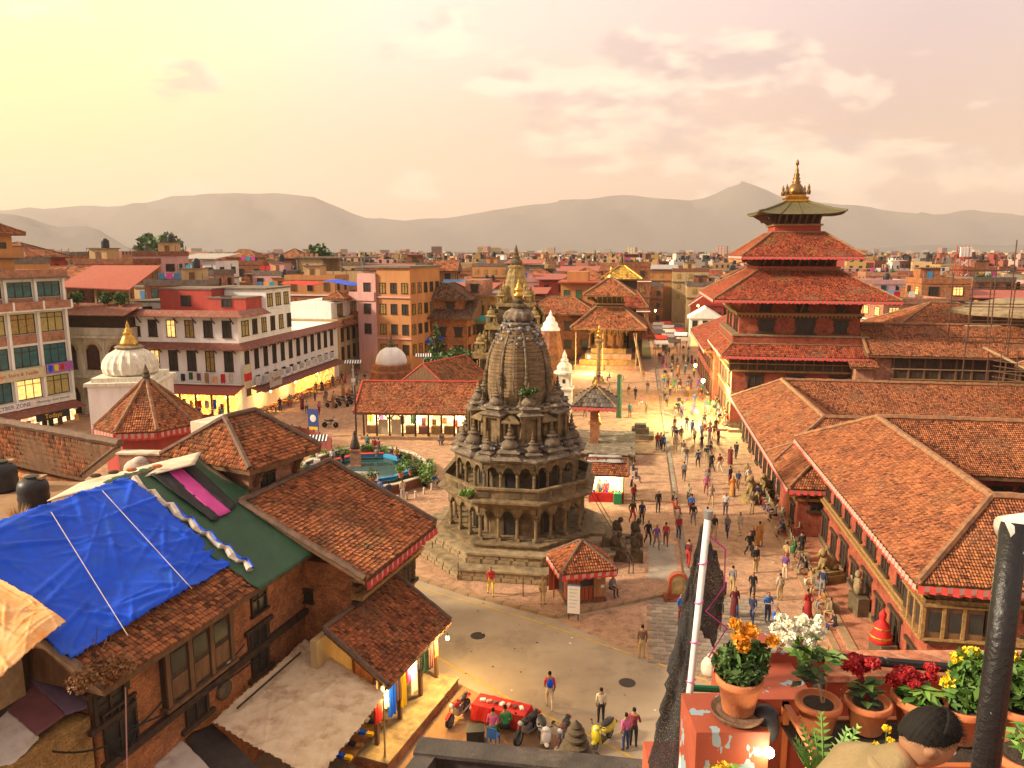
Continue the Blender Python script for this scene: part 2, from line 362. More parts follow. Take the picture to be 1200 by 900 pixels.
pm('black_peel', (.014, .012, .012), (.42, .44, .45), scale=10, lo=.64, hi=.665, rough=.4, bump=.3)
# people
pm('skin', (.34, .175, .095), (.28, .14, .075), scale=8, rough=.6)
pm('hair', (.010, .008, .007), (.016, .013, .011), scale=20, rough=.75, spec=.15)
pm('shoe', (.02, .017, .015), (.05, .04, .03), scale=8, rough=.6)
attrm('shirt', 'shirt_colour'); attrm('trousers', 'trouser_colour')
glow('shop_glow', (1, .58, .13), 1.3, (.45, .10, .02), 2.6); glow('shop_white', (1, .80, .42), 1.15, (.42, .20, .06), 2.4); glow('lamp_white', (1, .92, .70), 18); glow('lamp_green', (.55, 1, .40), 16); glow('lamp_amber', (1, .55, .12), 14)
glow('window_lit', (1, .62, .20), .9, (.8, .35, .08), 3)

# ------------------------------------------------------------------ roofs
def add_tint(me, vals):
 a = me.attributes.new('tint', 'FLOAT', 'FACE'); a.data.foreach_set('value', np.asarray(vals, dtype=np.float32))
rng = np.random.default_rng(11); SAG = .022
def tile_mesh(planes, tw=.17, th=.24, h=.05, miss=.004, name='tiles', mat='tile', stag=None):
 """overlapping clay tiles, each with its own lift and tint, over planes (A, B eave; C above B; D above A)"""
 stag = (0 if mat in ('tile_old', 'tile_old2') or tw < .155 else .5) if stag is None else stag
 V, F, T = [], [], []; base = 0
 for A, B, C, D in planes:
  A, B, C, D = (np.array(p, dtype=float) for p in (A, B, C, D))
  e = B - A; eL = np.linalg.norm(e)
  if eL < 1e-6: continue
  e /= eL; n = np.cross(e, D - A if np.linalg.norm(D - A) > 1e-6 else C - A)
  if np.linalg.norm(n) < 1e-6: n = np.cross(e, C - A)
  n /= np.linalg.norm(n); s = np.cross(n, e)
  xd, sd_ = np.dot(D - A, e), np.dot(D - A, s); xc = np.dot(C - A, e)
  rows = max(1, int(round(sd_ / th))); dh = sd_ / rows
  for r in range(rows):
   t = r / rows
   xl, xr = xd * t, eL + (xc - eL) * t
   k0, k1 = math.floor(xl / tw - .5), math.ceil(xr / tw + .5)
   x = (np.arange(k0, k1) + (stag if r % 2 else 0)) * tw
   x = x[(x + tw * .7 > xl) & (x + tw * .3 < xr)]
   if miss: x = x[rng.random(len(x)) > miss]
   if not len(x): continue
   m = len(x); x0 = np.clip(x + .008, xl, xr); x1 = np.clip(x + tw - .008, xl, xr); xm = (x0 + x1) / 2
   j = rng.normal(0, .012, m) + h; sk = rng.normal(0, .012, m); y0 = r * dh + sk - .03; y1 = (r + 1) * dh + np.zeros(m)
   def P(xx, yy, zz):              # old roofs sag a little between the rafters
    return A + xx[:, None] * e + yy[:, None] * s + (zz + SAG * (np.sin(xx * 1.1 + yy * .7) + np.sin(xx * .43 - yy * 1.3 + 1)))[:, None] * n
   z0 = np.zeros(m)
   pts = np.stack([P(x0, y0, j), P(xm, y0, j + .028 + (0 if stag else .018)), P(x1, y0, j), P(x0, y1, z0 + .012), P(xm, y1, z0 + .03), P(x1, y1, z0 + .012), P(x0, y0, z0 - .01), P(xm, y0, z0 - .01), P(x1, y0, z0 - .01)], 1).reshape(-1, 3)
   o = base + np.arange(m)[:, None] * 9
   f = np.stack([o + np.array(q) for q in ((0, 1, 4, 3), (1, 2, 5, 4), (6, 7, 1, 0), (7, 8, 2, 1))], 1).reshape(-1, 4)
   V.append(pts); F.append(f); T.append(np.repeat(np.clip(rng.normal(.5, .26, m), 0, 1), 4)); base += m * 9
 V = np.concatenate(V); F = np.concatenate(F); T = np.concatenate(T)
 me = bpy.data.meshes.new(name)
 me.vertices.add(len(V)); me.vertices.foreach_set('co', V.ravel())
 me.loops.add(F.size); me.loops.foreach_set('vertex_index', F.ravel().astype(np.int32))
 me.polygons.add(len(F)); me.polygons.foreach_set('loop_start', np.arange(0, F.size, 4, dtype=np.int32)); me.polygons.foreach_set('loop_total', np.full(len(F), 4, dtype=np.int32))
 me.polygons.foreach_set('use_smooth', np.zeros(len(F), dtype=bool)); me.materials.append(M[mat]); me.update(calc_edges=True); add_tint(me, T)
 return me
def hip_roof(parent, x0, x1, y0, y1, zE, zR, inx=None, iny=None, tile='tile', tw=.17, th=.24, thick=.22, fringe=None, ridge='ridge', capr=.13, name='roof'):
 """hipped (or with a top deck, or gabled when an inset is 0) tiled roof in the parent's frame; the ridge box is inset inx, iny"""
 inx = (x1 - x0) / 2 if inx is None else inx; iny = (y1 - y0) / 2 if iny is None else iny
 V3 = Vector
 e = [V3((x0, y0, zE)), V3((x1, y0, zE)), V3((x1, y1, zE)), V3((x0, y1, zE))]
 t = [V3((x0 + inx, y0 + iny, zR)), V3((x1 - inx, y0 + iny, zR)), V3((x1 - inx, y1 - iny, zR)), V3((x0 + inx, y1 - iny, zR))]
 mb = MB(); lo = [p - V3((0, 0, thick)) for p in e]
 mb.add(e + t + lo, [(0, 1, 5, 4), (1, 2, 6, 5), (2, 3, 7, 6), (3, 0, 4, 7), (4, 5, 6, 7), (11, 10, 9, 8), (8, 9, 1, 0), (9, 10, 2, 1), (10, 11, 3, 2), (11, 8, 0, 3)])
 ro = mb.ob(name, 'wood', parent)
 pl = []
 for i in range(4):
  j = (i + 1) % 4
  if (t[i] - e[i]).length < 1e-5: continue
  if abs((e[j] - e[i]).cross(t[i] - e[i]).z) < 1e-5: continue      # vertical gable end
  pl.append((e[i], e[j], t[j], t[i]))
 ti = obj('tiles', tile_mesh(pl, tw, th, mat=tile), ro, kind='stuff')
 if ridge:
  segs = [(e[i], t[i]) for i in range(4)] + [(t[i], t[(i + 1) % 4]) for i in range(4)]
  done = []
  for a, b in segs:
   if (a - b).length < .2: continue
   key = (tuple(round(q, 2) for q in a), tuple(round(q, 2) for q in b))
   if key in done or (key[1], key[0]) in done: continue
   done.append(key)
   cap = MB(); up = V3((0, 0, capr * .7)); n = max(2, int((b - a).length / .35))
   cap.tube([a + (b - a) * k / n + up + V3((random.uniform(-.015, .015), random.uniform(-.015, .015), random.uniform(-.02, .02))) for k in range(n + 1)], capr, 6)
   cap.ob('ridge_cap', ridge, ro)
 if fringe:
  for i in fringe:
   valance(ro, e[i] - V3((0, 0, .05)), e[(i + 1) % 4] - V3((0, 0, .05)))
 return ro
def valance(parent, a, b, h=.32, step=.22, out=.06):
 """pleated red and white cloth hung along an eave"""
 d = (b - a); L = d.length; d = d.normalized(); n = Vector((d.y, -d.x, 0)).normalized()
 k = max(2, int(L / step)); mb = MB(); vs = []; fs = []
 for i in range(k + 1):
  p = a + d * (L * i / k); o = n * (out + (.05 if i % 2 else -.0))
  hh = h * random.uniform(.85, 1.1)
  vs += [p + o, p + o * 1.2 - Vector((0, 0, hh * .72)), p + o * 1.3 - Vector((0, 0, hh))]
 for i in range(k):
  q = i * 3; fs += [(q, q + 1, q + 4, q + 3), (q + 1, q + 2, q + 5, q + 4)]
 mb.add(vs, fs); mb.m = [(0 if j % 2 == 0 and (j // 2) % 2 == 0 else 1) if j % 2 == 0 else 0 for j in range(len(fs))]
 return mb.ob('valance', ('fringe_red', 'fringe_white'), parent)

# ------------------------------------------------------------------ windows and doors
WIN = {}
def window_meshes(style, w, h):
 key = (style, round(w, 2), round(h, 2))
 if key in WIN: return WIN[key]
 f = MB(); p = MB(); d = .09
 if style == 'newar':                   # carved timber with long lintel and sill
  f.box(-w / 2 - .13, -w / 2, -d, .02, 0, h); f.box(w / 2, w / 2 + .13, -d, .02, 0, h)
  f.box(-w / 2 - .42, w / 2 + .42, -d - .05, .02, h, h + .16); f.box(-w / 2 - .36, w / 2 + .36, -d - .06, .02, -.16, 0)
  f.box(-w / 2 - .26, -w / 2 - .13, -d * .6, .02, h * .45, h); f.box(w / 2 + .13, w / 2 + .26, -d * .6, .02, h * .45, h)
  f.box(-.035, .035, -d * .7, -.012, 0, h)
  for k in range(1, 4): f.box(-w / 2, w / 2, -d * .45, -.01, h * k / 4 - .015, h * k / 4 + .015)
  mats = ('wood_dark', 'pane')
 elif style == 'plain':
  f.box(-w / 2 - .07, -w / 2, -d, .02, 0, h); f.box(w / 2, w / 2 + .07, -d, .02, 0, h); f.box(-w / 2 - .1, w / 2 + .1, -d - .02, .02, h, h + .08); f.box(-w / 2 - .14, w / 2 + .14, -d - .06, .02, -.07, 0)
  f.box(-.03, .03, -d * .7, -.012, 0, h); f.box(-w / 2, w / 2, -d * .7, -.012, h * .7, h * .7 + .05)
  mats = ('wood_dark', 'pane')
 else:                                   # wide: three lights with transom
  f.box(-w / 2 - .06, -w / 2, -d, .02, 0, h); f.box(w / 2, w / 2 + .06, -d, .02, 0, h); f.box(-w / 2 - .06, w / 2 + .06, -d, .02, h, h + .07); f.box(-w / 2 - .08, w / 2 + .08, -d - .03, .02, -.07, 0)
  for k in (-1, 1): f.box(k * w / 6 - .035, k * w / 6 + .035, -d * .7, -.012, 0, h)
  f.box(-w / 2, w / 2, -d * .7, -.012, h * .74, h * .74 + .06)
  mats = ('wood_dark', 'pane')
 p.add([(-w / 2, -.008, 0), (w / 2, -.008, 0), (w / 2, -.008, h), (-w / 2, -.008, h)], [(0, 1, 2, 3)])
 WIN[key] = (f.mesh('window', (mats[0],)), {}, p)
 return WIN[key]
def window(parent, loc, rz, w, h, style='plain', pane='pane', name='window'):
 """frame proud of the wall and a pane behind it; local -y is outside"""
 fm, pc, p = window_meshes(style, w, h)
 if pane not in pc: pc[pane] = p.mesh('pane', (pane,))
 o = obj(name, fm, parent, loc, rz); obj('pane', pc[pane], o)
 return o
def text_mesh(body, size, mat):
 c = bpy.data.curves.new('lettering', 'FONT'); c.body = body; c.size = size; c.align_x = 'CENTER'; c.align_y = 'CENTER'; c.extrude = .006; c.resolution_u = 2
 o = bpy.data.objects.new('lettering', c); COL.objects.link(o)
 me = bpy.data.meshes.new_from_object(o.evaluated_get(bpy.context.evaluated_depsgraph_get())); bpy.data.objects.remove(o); bpy.data.curves.remove(c)
 me.materials.clear(); me.materials.append(M[mat]); return me
def lettering(parent, body, size, loc, mat='wood_dark', rz=0):
 o = obj('lettering', text_mesh(body, size, mat), parent, loc); o.rotation_euler = (R(90), 0, rz); return o

# ------------------------------------------------------------------ foliage
def leaf_mesh(name, mat, clumps, n, size, aspect=1.6, droop=0, flat=False, crown=None):
 """many small leaf faces spread through ellipsoid clumps: list of (centre, radii)"""
 V, F, T = [], [], []
 tot = sum(c[1][0] * c[1][1] * c[1][2] for c in clumps) or 1
 for c, r in clumps:
  k = max(3, int(n * r[0] * r[1] * r[2] / tot))
  d = rng.normal(size=(k, 3)); d /= np.linalg.norm(d, axis=1)[:, None]; rad = rng.random(k) ** .45
  p = np.array(c) + d * rad[:, None] * np.array(r)
  a = rng.normal(size=(k, 3)); a /= np.linalg.norm(a, axis=1)[:, None]
  if flat: a[:, 2] *= .3
  b = np.cross(a, rng.normal(size=(k, 3))); b /= (np.linalg.norm(b, axis=1)[:, None] + 1e-9)
  s = size * rng.uniform(.6, 1.3, k)[:, None]
  q = np.stack([p - a * s * aspect / 2, p + b * s * .5, p + a * s * aspect / 2, p - b * s * .5], 1)
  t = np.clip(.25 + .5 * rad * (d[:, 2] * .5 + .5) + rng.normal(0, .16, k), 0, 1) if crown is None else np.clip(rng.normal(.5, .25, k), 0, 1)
  V.append(q.reshape(-1, 3)); T.append(t)
 V = np.concatenate(V); T = np.concatenate(T); m = len(V) // 4
 me = bpy.data.meshes.new(name); me.from_pydata(V.tolist(), [], [(4 * i, 4 * i + 1, 4 * i + 2, 4 * i + 3) for i in range(m)])
 me.materials.append(M[mat]); add_tint(me, T); me.update()
 return me
pm('bronze', (.28, .15, .045), (.14, .075, .03), scale=5, rough=.4, metal=.7)
pm('stone_dome', (.26, .17, .082), (.13, .085, .043), scale=1.2, bump=.4, bscale=14, dirt=(.13, .085, .048), rough=.9, stretch=(1, 1, 5))
pm('pigeon_dark', (.05, .055, .07), (.08, .08, .095), scale=9); pm('pigeon_pale', (.40, .38, .38), (.30, .28, .28), scale=9)
pm('gilt_tile', (.66, .42, .06), (.5, .3, .05), scale=2, rough=.45, metal=.4, attr=True)
pm('tile_grey', (.16, .13, .10), (.10, .085, .07), scale=2, rough=.7, attr=True)
pm('stone_gold', (.36, .25, .09), (.18, .12, .05), scale=2.4, bump=.5, bscale=14, dirt=(.08, .06, .035), rough=.85)
pm('tile_old2', (.42, .155, .06), (.28, .095, .04), scale=1.1, rough=.9, attr=True, dirt=(.16, .10, .04))
pm('sign_cream', (.62, .54, .36), (.52, .42, .24), scale=3, rough=.6); pm('sign_purple', (.22, .10, .36), (.36, .18, .4), scale=4, rough=.6); pm('blue_ink', (.04, .07, .22), (.05, .08, .25), scale=4)
pm('petal_yellow2', (.85, .55, .03), (.8, .45, .03), scale=4); pm('maroon_pane', (.085, .03, .02), (.05, .02, .015), scale=3); pm('rust_red', (.40, .095, .06), (.30, .08, .055), scale=1.2, rough=.7, stretch=(3, 3, 1), dirt=(.24, .09, .06))
pm('steel_sheet', (.38, .36, .34), (.28, .26, .25), scale=1.5, rough=.5, dirt=(.28, .16, .09)); pm('blue_sheet', (.06, .22, .42), (.05, .16, .32), scale=1.5, rough=.5); pm('turquoise', (.02, .36, .46), (.02, .28, .38), scale=3); pm('pane_green', (.10, .30, .12), (.06, .2, .08), scale=3, rough=.3)
pm('tile_dark', (.16, .085, .05), (.11, .06, .04), scale=1.3, rough=.9, attr=True, dirt=(.22, .10, .05)); pm('maroon_sheet', (.22, .045, .035), (.16, .035, .03), scale=2, rough=.6)
def _city():
 m, t, b = newmat('city'); a = t.nodes.new('ShaderNodeAttribute'); a.attribute_name = 'wall_colour'
 tcn = t.nodes.new('ShaderNodeTexCoord'); sp_ = t.nodes.new('ShaderNodeSeparateXYZ'); t.links.new(tcn.outputs['Object'], sp_.inputs[0])
 ad = t.nodes.new('ShaderNodeMath'); t.links.new(sp_.outputs[0], ad.inputs[0]); t.links.new(sp_.outputs[1], ad.inputs[1]); cb = t.nodes.new('ShaderNodeCombineXYZ'); t.links.new(ad.outputs[0], cb.inputs[0]); t.links.new(sp_.outputs[2], cb.inputs[1])
 br = t.nodes.new('ShaderNodeTexBrick'); br.offset = 0; t.links.new(cb.outputs[0], br.inputs['Vector']); br.inputs['Scale'].default_value = 1; br.inputs['Brick Width'].default_value = 2.4; br.inputs['Row Height'].default_value = 2.9; br.inputs['Mortar Size'].default_value = .75; br.inputs['Mortar Smooth'].default_value = 0
 ge = t.nodes.new('ShaderNodeNewGeometry'); sn = t.nodes.new('ShaderNodeSeparateXYZ'); t.links.new(ge.outputs['Normal'], sn.inputs[0]); lt = t.nodes.new('ShaderNodeMath'); lt.operation = 'LESS_THAN'; lt.inputs[1].default_value = .5; t.links.new(sn.outputs[2], lt.inputs[0])
 iv = t.nodes.new('ShaderNodeMath'); iv.operation = 'SUBTRACT'; iv.inputs[0].default_value = 1; t.links.new(br.outputs['Fac'], iv.inputs[1]); mu = t.nodes.new('ShaderNodeMath'); mu.operation = 'MULTIPLY'; t.links.new(iv.outputs[0], mu.inputs[0]); t.links.new(lt.outputs[0], mu.inputs[1])
 t.links.new(mixn(t, mu.outputs[0], a.outputs['Color'], (.035, .03, .028)), b.inputs['Base Color']); b.inputs['Roughness'].default_value = .85
_city()
pm('scooter_yellow', (.70, .62, .03), (.62, .5, .03), scale=5, rough=.3, coat=.5); pm('chair_blue', (.03, .16, .5), (.03, .12, .4), scale=4, rough=.4); pm('wood_pale2', (.40, .20, .08), (.3, .14, .055), scale=5, stretch=(1, 1, .3)); pm('pale_blue', (.35, .45, .6), (.3, .4, .55), scale=4); pm('green_paint', (.02, .25, .09), (.02, .2, .07), scale=4, rough=.5); pm('solar_panel', (.02, .022, .05), (.03, .03, .07), scale=4, rough=.2)
pm('shelf_orange', (.50, .15, .05), (.40, .12, .045), scale=6, rough=.6, dirt=(.3, .12, .06)); pm('stem_green', (.08, .14, .03), (.06, .1, .025), scale=20); leafm('leaf_marigold', (.03, .10, .015), (.14, .26, .04)); pm('white_rust', (.62, .58, .52), (.5, .45, .4), scale=9, dirt=(.36, .13, .05), rough=.6)
pm('olive_shirt', (.26, .19, .095), (.20, .145, .07), scale=7, rough=.85, bump=.3, bscale=26); pm('trouser_grey', (.06, .06, .065), (.04, .04, .045), scale=7); pm('eye_white', (.7, .66, .6), (.6, .56, .5), scale=9, rough=.3)
for _n, _c in (('petal_orange', (.7, .22, .01)), ('petal_red', (.34, .006, .012)), ('petal_yellow', (.75, .52, .01)), ('petal_white', (.72, .66, .45))): pm(_n + '_core', _c, tuple(q * .8 for q in _c), scale=60, bump=.8, bscale=90)
def _peel():
 m, t, b = newmat('terrace_peel'); tcn = t.nodes.new('ShaderNodeTexCoord'); v = tcn.outputs['Object']
 col = mixn(t, rampn(t, noise(t, v, 3), [(.35, (0, 0, 0)), (.65, (1, 1, 1))]).outputs[0], (.38, .08, .034), (.27, .052, .024))
 mp_ = t.nodes.new('ShaderNodeMapping'); mp_.inputs['Scale'].default_value = (1, 1, .55); t.links.new(v, mp_.inputs[0])
 f = rampn(t, noise(t, mp_.outputs[0], 9, 3, .5), [(.60, (0, 0, 0)), (.61, (1, 1, 1))]).outputs[0]
 col = mixn(t, f, col, (.25, .33, .37)); f2 = rampn(t, noise(t, v, 26, 6, .7), [(.70, (0, 0, 0)), (.72, (.9, .9, .9))]).outputs[0]; col = mixn(t, f2, col, (.60, .52, .42))
 t.links.new(col, b.inputs['Base Color']); b.inputs['Roughness'].default_value = .7
 bp = t.nodes.new('ShaderNodeBump'); bp.invert = True; bp.inputs['Strength'].default_value = .6; bp.inputs['Distance'].default_value = .004; t.links.new(f, bp.inputs['Height']); t.links.new(bp.outputs[0], b.inputs['Normal'])
_peel()
def _net():
 m, t, b = newmat('net_black'); tcn = t.nodes.new('ShaderNodeTexCoord'); n = noise(t, tcn.outputs['Object'], 260, 1); tr = t.nodes.new('ShaderNodeBsdfTransparent'); mx = t.nodes.new('ShaderNodeMixShader'); b.inputs['Base Color'].default_value = (.03, .028, .028, 1); b.inputs['Roughness'].default_value = .9
 t.links.new(rampn(t, n, [(.40, (1, 1, 1)), (.46, (0, 0, 0))]).outputs[0], mx.inputs[0]); t.links.new(b.outputs[0], mx.inputs[1]); t.links.new(tr.outputs[0], mx.inputs[2]); t.links.new(mx.outputs[0], t.nodes['Material Output'].inputs[0])
_net()
# ================================================================== THE SETTING
def sheet(name, pts, z, mat, th=0, **k):
 mb = MB(); pts = [Vector((p[0], p[1], z)) for p in pts]
 if th: mb.slab(pts, th)
 else: mb.add(pts, [tuple(range(len(pts)))])
 return mb.ob(name, mat, kind='structure', **k)
def LW(lx, ly, z=0): return R2 * lx + U2 * ly + Vector((0, 0, z))           # the square's own frame to world
sheet('ground', [(-16000, -50), (16000, -50), (16000, 16000), (-16000, 16000)], -.02, 'valley')
sheet('road', [(-60, 20), (34, 20), (34, 52), (-60, 78)], -.004, 'asphalt')
sheet('walkway', [G(652, 727), G(795, 787), LW(13, 26), LW(13, 230), LW(2.8, 230), LW(2.8, 42)], 0.0, 'paving')
K = [G(652, 724), G(550, 698), G(475, 674)]
kd = (K[2] - K[1]).normalized()
slab_poly = [K[0], G(784, 697), LW(3.1, 43.8), LW(3.1, 140), Vector((-75, 140, 0)), Vector((-75, 85, 0)), K[2] + kd * 60, K[2], K[1]]
pv = sheet('pavement', slab_poly, .14, 'paving', .3)
# kerb stones along the road edge
kb = MB(); kline = [G(784, 697), K[0], K[1], K[2], K[2] + kd * 30]
kst = MB().bc(0, 0, 0, .92, .24, .20).mesh('kerb_stone', ('kerb',))
n = 0
for a, b in zip(kline, kline[1:]):
 d = b - a; L = d.length; m = int(L / .95)
 for i in range(m):
  p = a + d * ((i + .5) / m)
  o = obj('kerb_stone', kst, pv, (p.x, p.y, .075 + random.uniform(-.008, .008)), math.atan2(d.y, d.x) + random.uniform(-.02, .02)); o.scale = (L / m / .95, 1, 1)
# grey stone slabs of the crossing in front of the kiosk, each a slab
sb = [MB().bc(0, 0, 0, .56 * w, .36, .05).mesh('paving_slab', ('slate',)) for w in (.9, 1.0, 1.12)]
wkobj = bpy.data.objects['walkway']
ya, yb = G(622, 726), G(796, 787); yd = (yb - ya);
for r in range(60):
 for c in range(70):
  p = LW(1.2 + c * .6 + (.3 if r % 2 else 0), 32.2 + r * .40)
  x, y = pxof(p)
  if not (655 < x < 905 and p.y > 30): continue
  # right of the yellow line and outside the raised pavement
  if yd.cross(p - ya).z < .35: continue
  if (G(784, 697) - K[0]).cross(p - K[0]).z > -.25: continue
  if x > 812 and y < 700: continue
  o = obj('paving_slab', sb[(r * 3 + c * 7) % 3], wkobj, (p.x, p.y, -.004 + random.uniform(0, .008)), -AX + random.uniform(-.015, .015))
# yellow road lines
def strip(name, pxs, w, z, mat):
 pts = [G(*p) for p in pxs]; mb = MB()
 for a, b in zip(pts, pts[1:]):
  d = (b - a).normalized(); nn = Vector((-d.y, d.x, 0)) * w / 2
  mb.add([a - nn, b - nn, b + nn, a + nn], [(0, 1, 2, 3)])
 for i, v in enumerate(mb.v): mb.v[i] = (v[0], v[1], z)
 return mb.ob(name, mat, kind='structure')
strip('road_line', [(360, 648), (475, 684), (622, 726), (743, 768)], .13, .003, 'yellow_line')
strip('road_line', [(758, 773), (797, 787), (860, 808)], .13, .006, 'yellow_line')
strip('road_line', [(500, 763), (604, 823), (682, 858), (760, 897)], .13, .003, 'yellow_line')
sheet('verge', [G(520, 792), G(560, 812), G(640, 856), G(700, 884), G(640, 1000), G(300, 1000), G(440, 880)], .002, 'earth')
# stone drain along the edge of the raised pavement, and joints of the walkway
dr = MB().bc(0, 0, 0, .34, 1.86, .10).mesh('drain_cover', ('slate',))
for i in range(48):
 p = LW(3.42, 44.6 + i * 1.9); obj('drain_cover', dr, wkobj, (p.x, p.y, .0 + random.uniform(0, .01)), -AX)
# two low steps across the pavement
for ly in (58.3, 72.5):
 mb = MB(); mb.box(-7.5, 3.0, 0, .35, .14, .24); mb.ob('step', 'kerb', kind='structure', loc=LW(0, ly), rz=-AX)
# palace terrace with its steps
tr = MB(); tr.box(10.5, 12.9, 30, 57, 0, .42); tr.box(9.9, 10.497, 36, 57, 0, .2); tr.box(10.1, 11.2, 84, 128, 0, .3); tr.box(8.6, 10.6, 84.4, 88, 0, .26)
tro = tr.ob('palace_terrace', 'brick_pale', kind='structure', rz=-AX)
tt = MB(); tt.box(10.46, 10.9, 30, 57, .424, .47); tt.box(9.86, 10.2, 36, 57, .204, .235); tt.ob('coping', 'kerb', tro)

# hills: three ranges, each a ridge of ground with a near slope and a far slope
def hill(name, prof, D, depth, seed):
 r_ = random.Random(seed); N = 160; rows = 11; vs = []; fs = []
 xs = [prof[0][0] + (prof[-1][0] - prof[0][0]) * i / N for i in range(N + 1)]
 def hgt(x):
  for (a, ya), (b, yb) in zip(prof, prof[1:]):
   if a <= x <= b:
    t = (x - a) / (b - a); return ya + (yb - ya) * (t * .6 + .4 * t * t * (3 - 2 * t))
  return 295
 ph = [r_.uniform(0, 6) for _ in range(8)]
 for i, x in enumerate(xs):
  tx = (x - 600) / 913
  yj = (hgt(x - 9) + hgt(x) + hgt(x + 9)) / 3 - .8 * math.sin(x * .043 + ph[0]) - .6 * math.sin(x * .11 + ph[1]) - .3 * math.sin(x * .27 + ph[2])
  Ztop = (295 - yj) / 913 * D * math.sqrt(1) * 1.0 + CAMZ
  for j in range(rows):
   t = j / (rows - 1)                        # 0 near foot .. .55 ridge .. 1 far foot
   f = math.sin(min(1, t / .6) * math.pi / 2) ** 1.3 if t <= .6 else math.cos((t - .6) / .4 * math.pi / 2)
   spur = 1 - (.13 + .13 * math.sin(x * .06 + ph[3] + j) + .08 * math.sin(x * .15 + ph[4] - j * 2)) * (1 if 0 < t < .55 else 0)
   Y = D + (t - .6) * depth
   Zr = Ztop * f * spur
   vs.append((tx * Y, Y, max(-1, Zr) if 0 < j < rows - 1 else -2))
 for i in range(N):
  for j in range(rows - 1):
   a = i * rows + j; fs.append((a, a + rows, a + rows + 1, a + 1))
 mb = MB(); mb.add(vs, fs)
 return mb.ob(name, 'hill', kind='structure', smooth=True)
hill('hills', [(-500, 250), (-250, 238), (-100, 255), (40, 246), (100, 242), (150, 244), (180, 238), (205, 231), (250, 229), (360, 229), (395, 242), (430, 258), (470, 259), (540, 254), (600, 245), (660, 236), (730, 231), (800, 236), (835, 231), (862, 215), (880, 220), (920, 236), (980, 240), (1050, 250), (1090, 252), (1130, 247), (1200, 255), (1400, 262), (1700, 250), (1900, 262)], 9000, 4200, 3)
hill('hills', [(-600, 262), (-200, 250), (-20, 248), (25, 252), (75, 268), (115, 266), (150, 292), (320, 296), (700, 296), (1900, 296)], 5200, 1800, 5)
hill('hills', [(700, 297), (850, 296), (1000, 296), (1030, 290), (1090, 286), (1160, 288), (1260, 284), (1500, 286), (1900, 290)], 5600, 1500, 9)

# ================================================================== OCTAGONAL STONE TEMPLE
TC = Vector((.42, 48.75, .14)); TR_ = -AX
temple = thing('octagonal_temple', 'octagonal grey-brown stone temple with two colonnades, small shrines and a ribbed dome', 'temple', TC, TR_)
O8 = R(22.5)
def oct8(a): return a / math.cos(R(22.5))
def octprof(mb, prof): return mb.lathe([(oct8(a), z) for a, z in prof], 8, rot=O8)
octprof(MB(), [(6.35, -.1), (6.35, .60), (6.5, .64), (6.5, .74), (6.3, .744)]).ob('plinth', 'stone_pale', temple)
octprof(MB(), [(5.5, .745), (5.5, 1.26), (5.62, 1.30), (5.62, 1.42), (5.45, 1.424)]).ob('plinth', 'stone_pale', temple)
octprof(MB(), [(4.8, 1.425), (4.8, 1.62), (4.9, 1.65), (4.9, 1.74), (4.7, 1.744)]).ob('plinth', 'stone', temple)
# plinth facing blocks: courses of separate stones on the three near sides
blk = [MB().bc(0, 0, 0, .78 * w, .08, .27).mesh('stone_block', ('stone_pale',)) for w in (1, .9, 1.06)]
for ap, z0, rows_ in ((6.35, .02, 2), (5.5, .75, 2)):
 for s_ in range(8):
  if s_ in (1, 2, 3): continue
  a = R(45 * s_); L = 2 * ap * math.tan(R(22.5)); k = int(L / .8)
  for rr in range(rows_):
   for i in range(k):
    u = -L / 2 + (i + .5 + (.2 if rr else -.0)) * L / k
    if abs(u) > L / 2 - .35: continue
    p = Vector((math.cos(a), math.sin(a), 0)) * (ap + random.uniform(0, .018)) + Vector((-math.sin(a), math.cos(a), 0)) * u
    obj('stone_block', random.choice(blk), temple, (p.x, p.y, z0 + .145 + rr * .285), a + R(90))
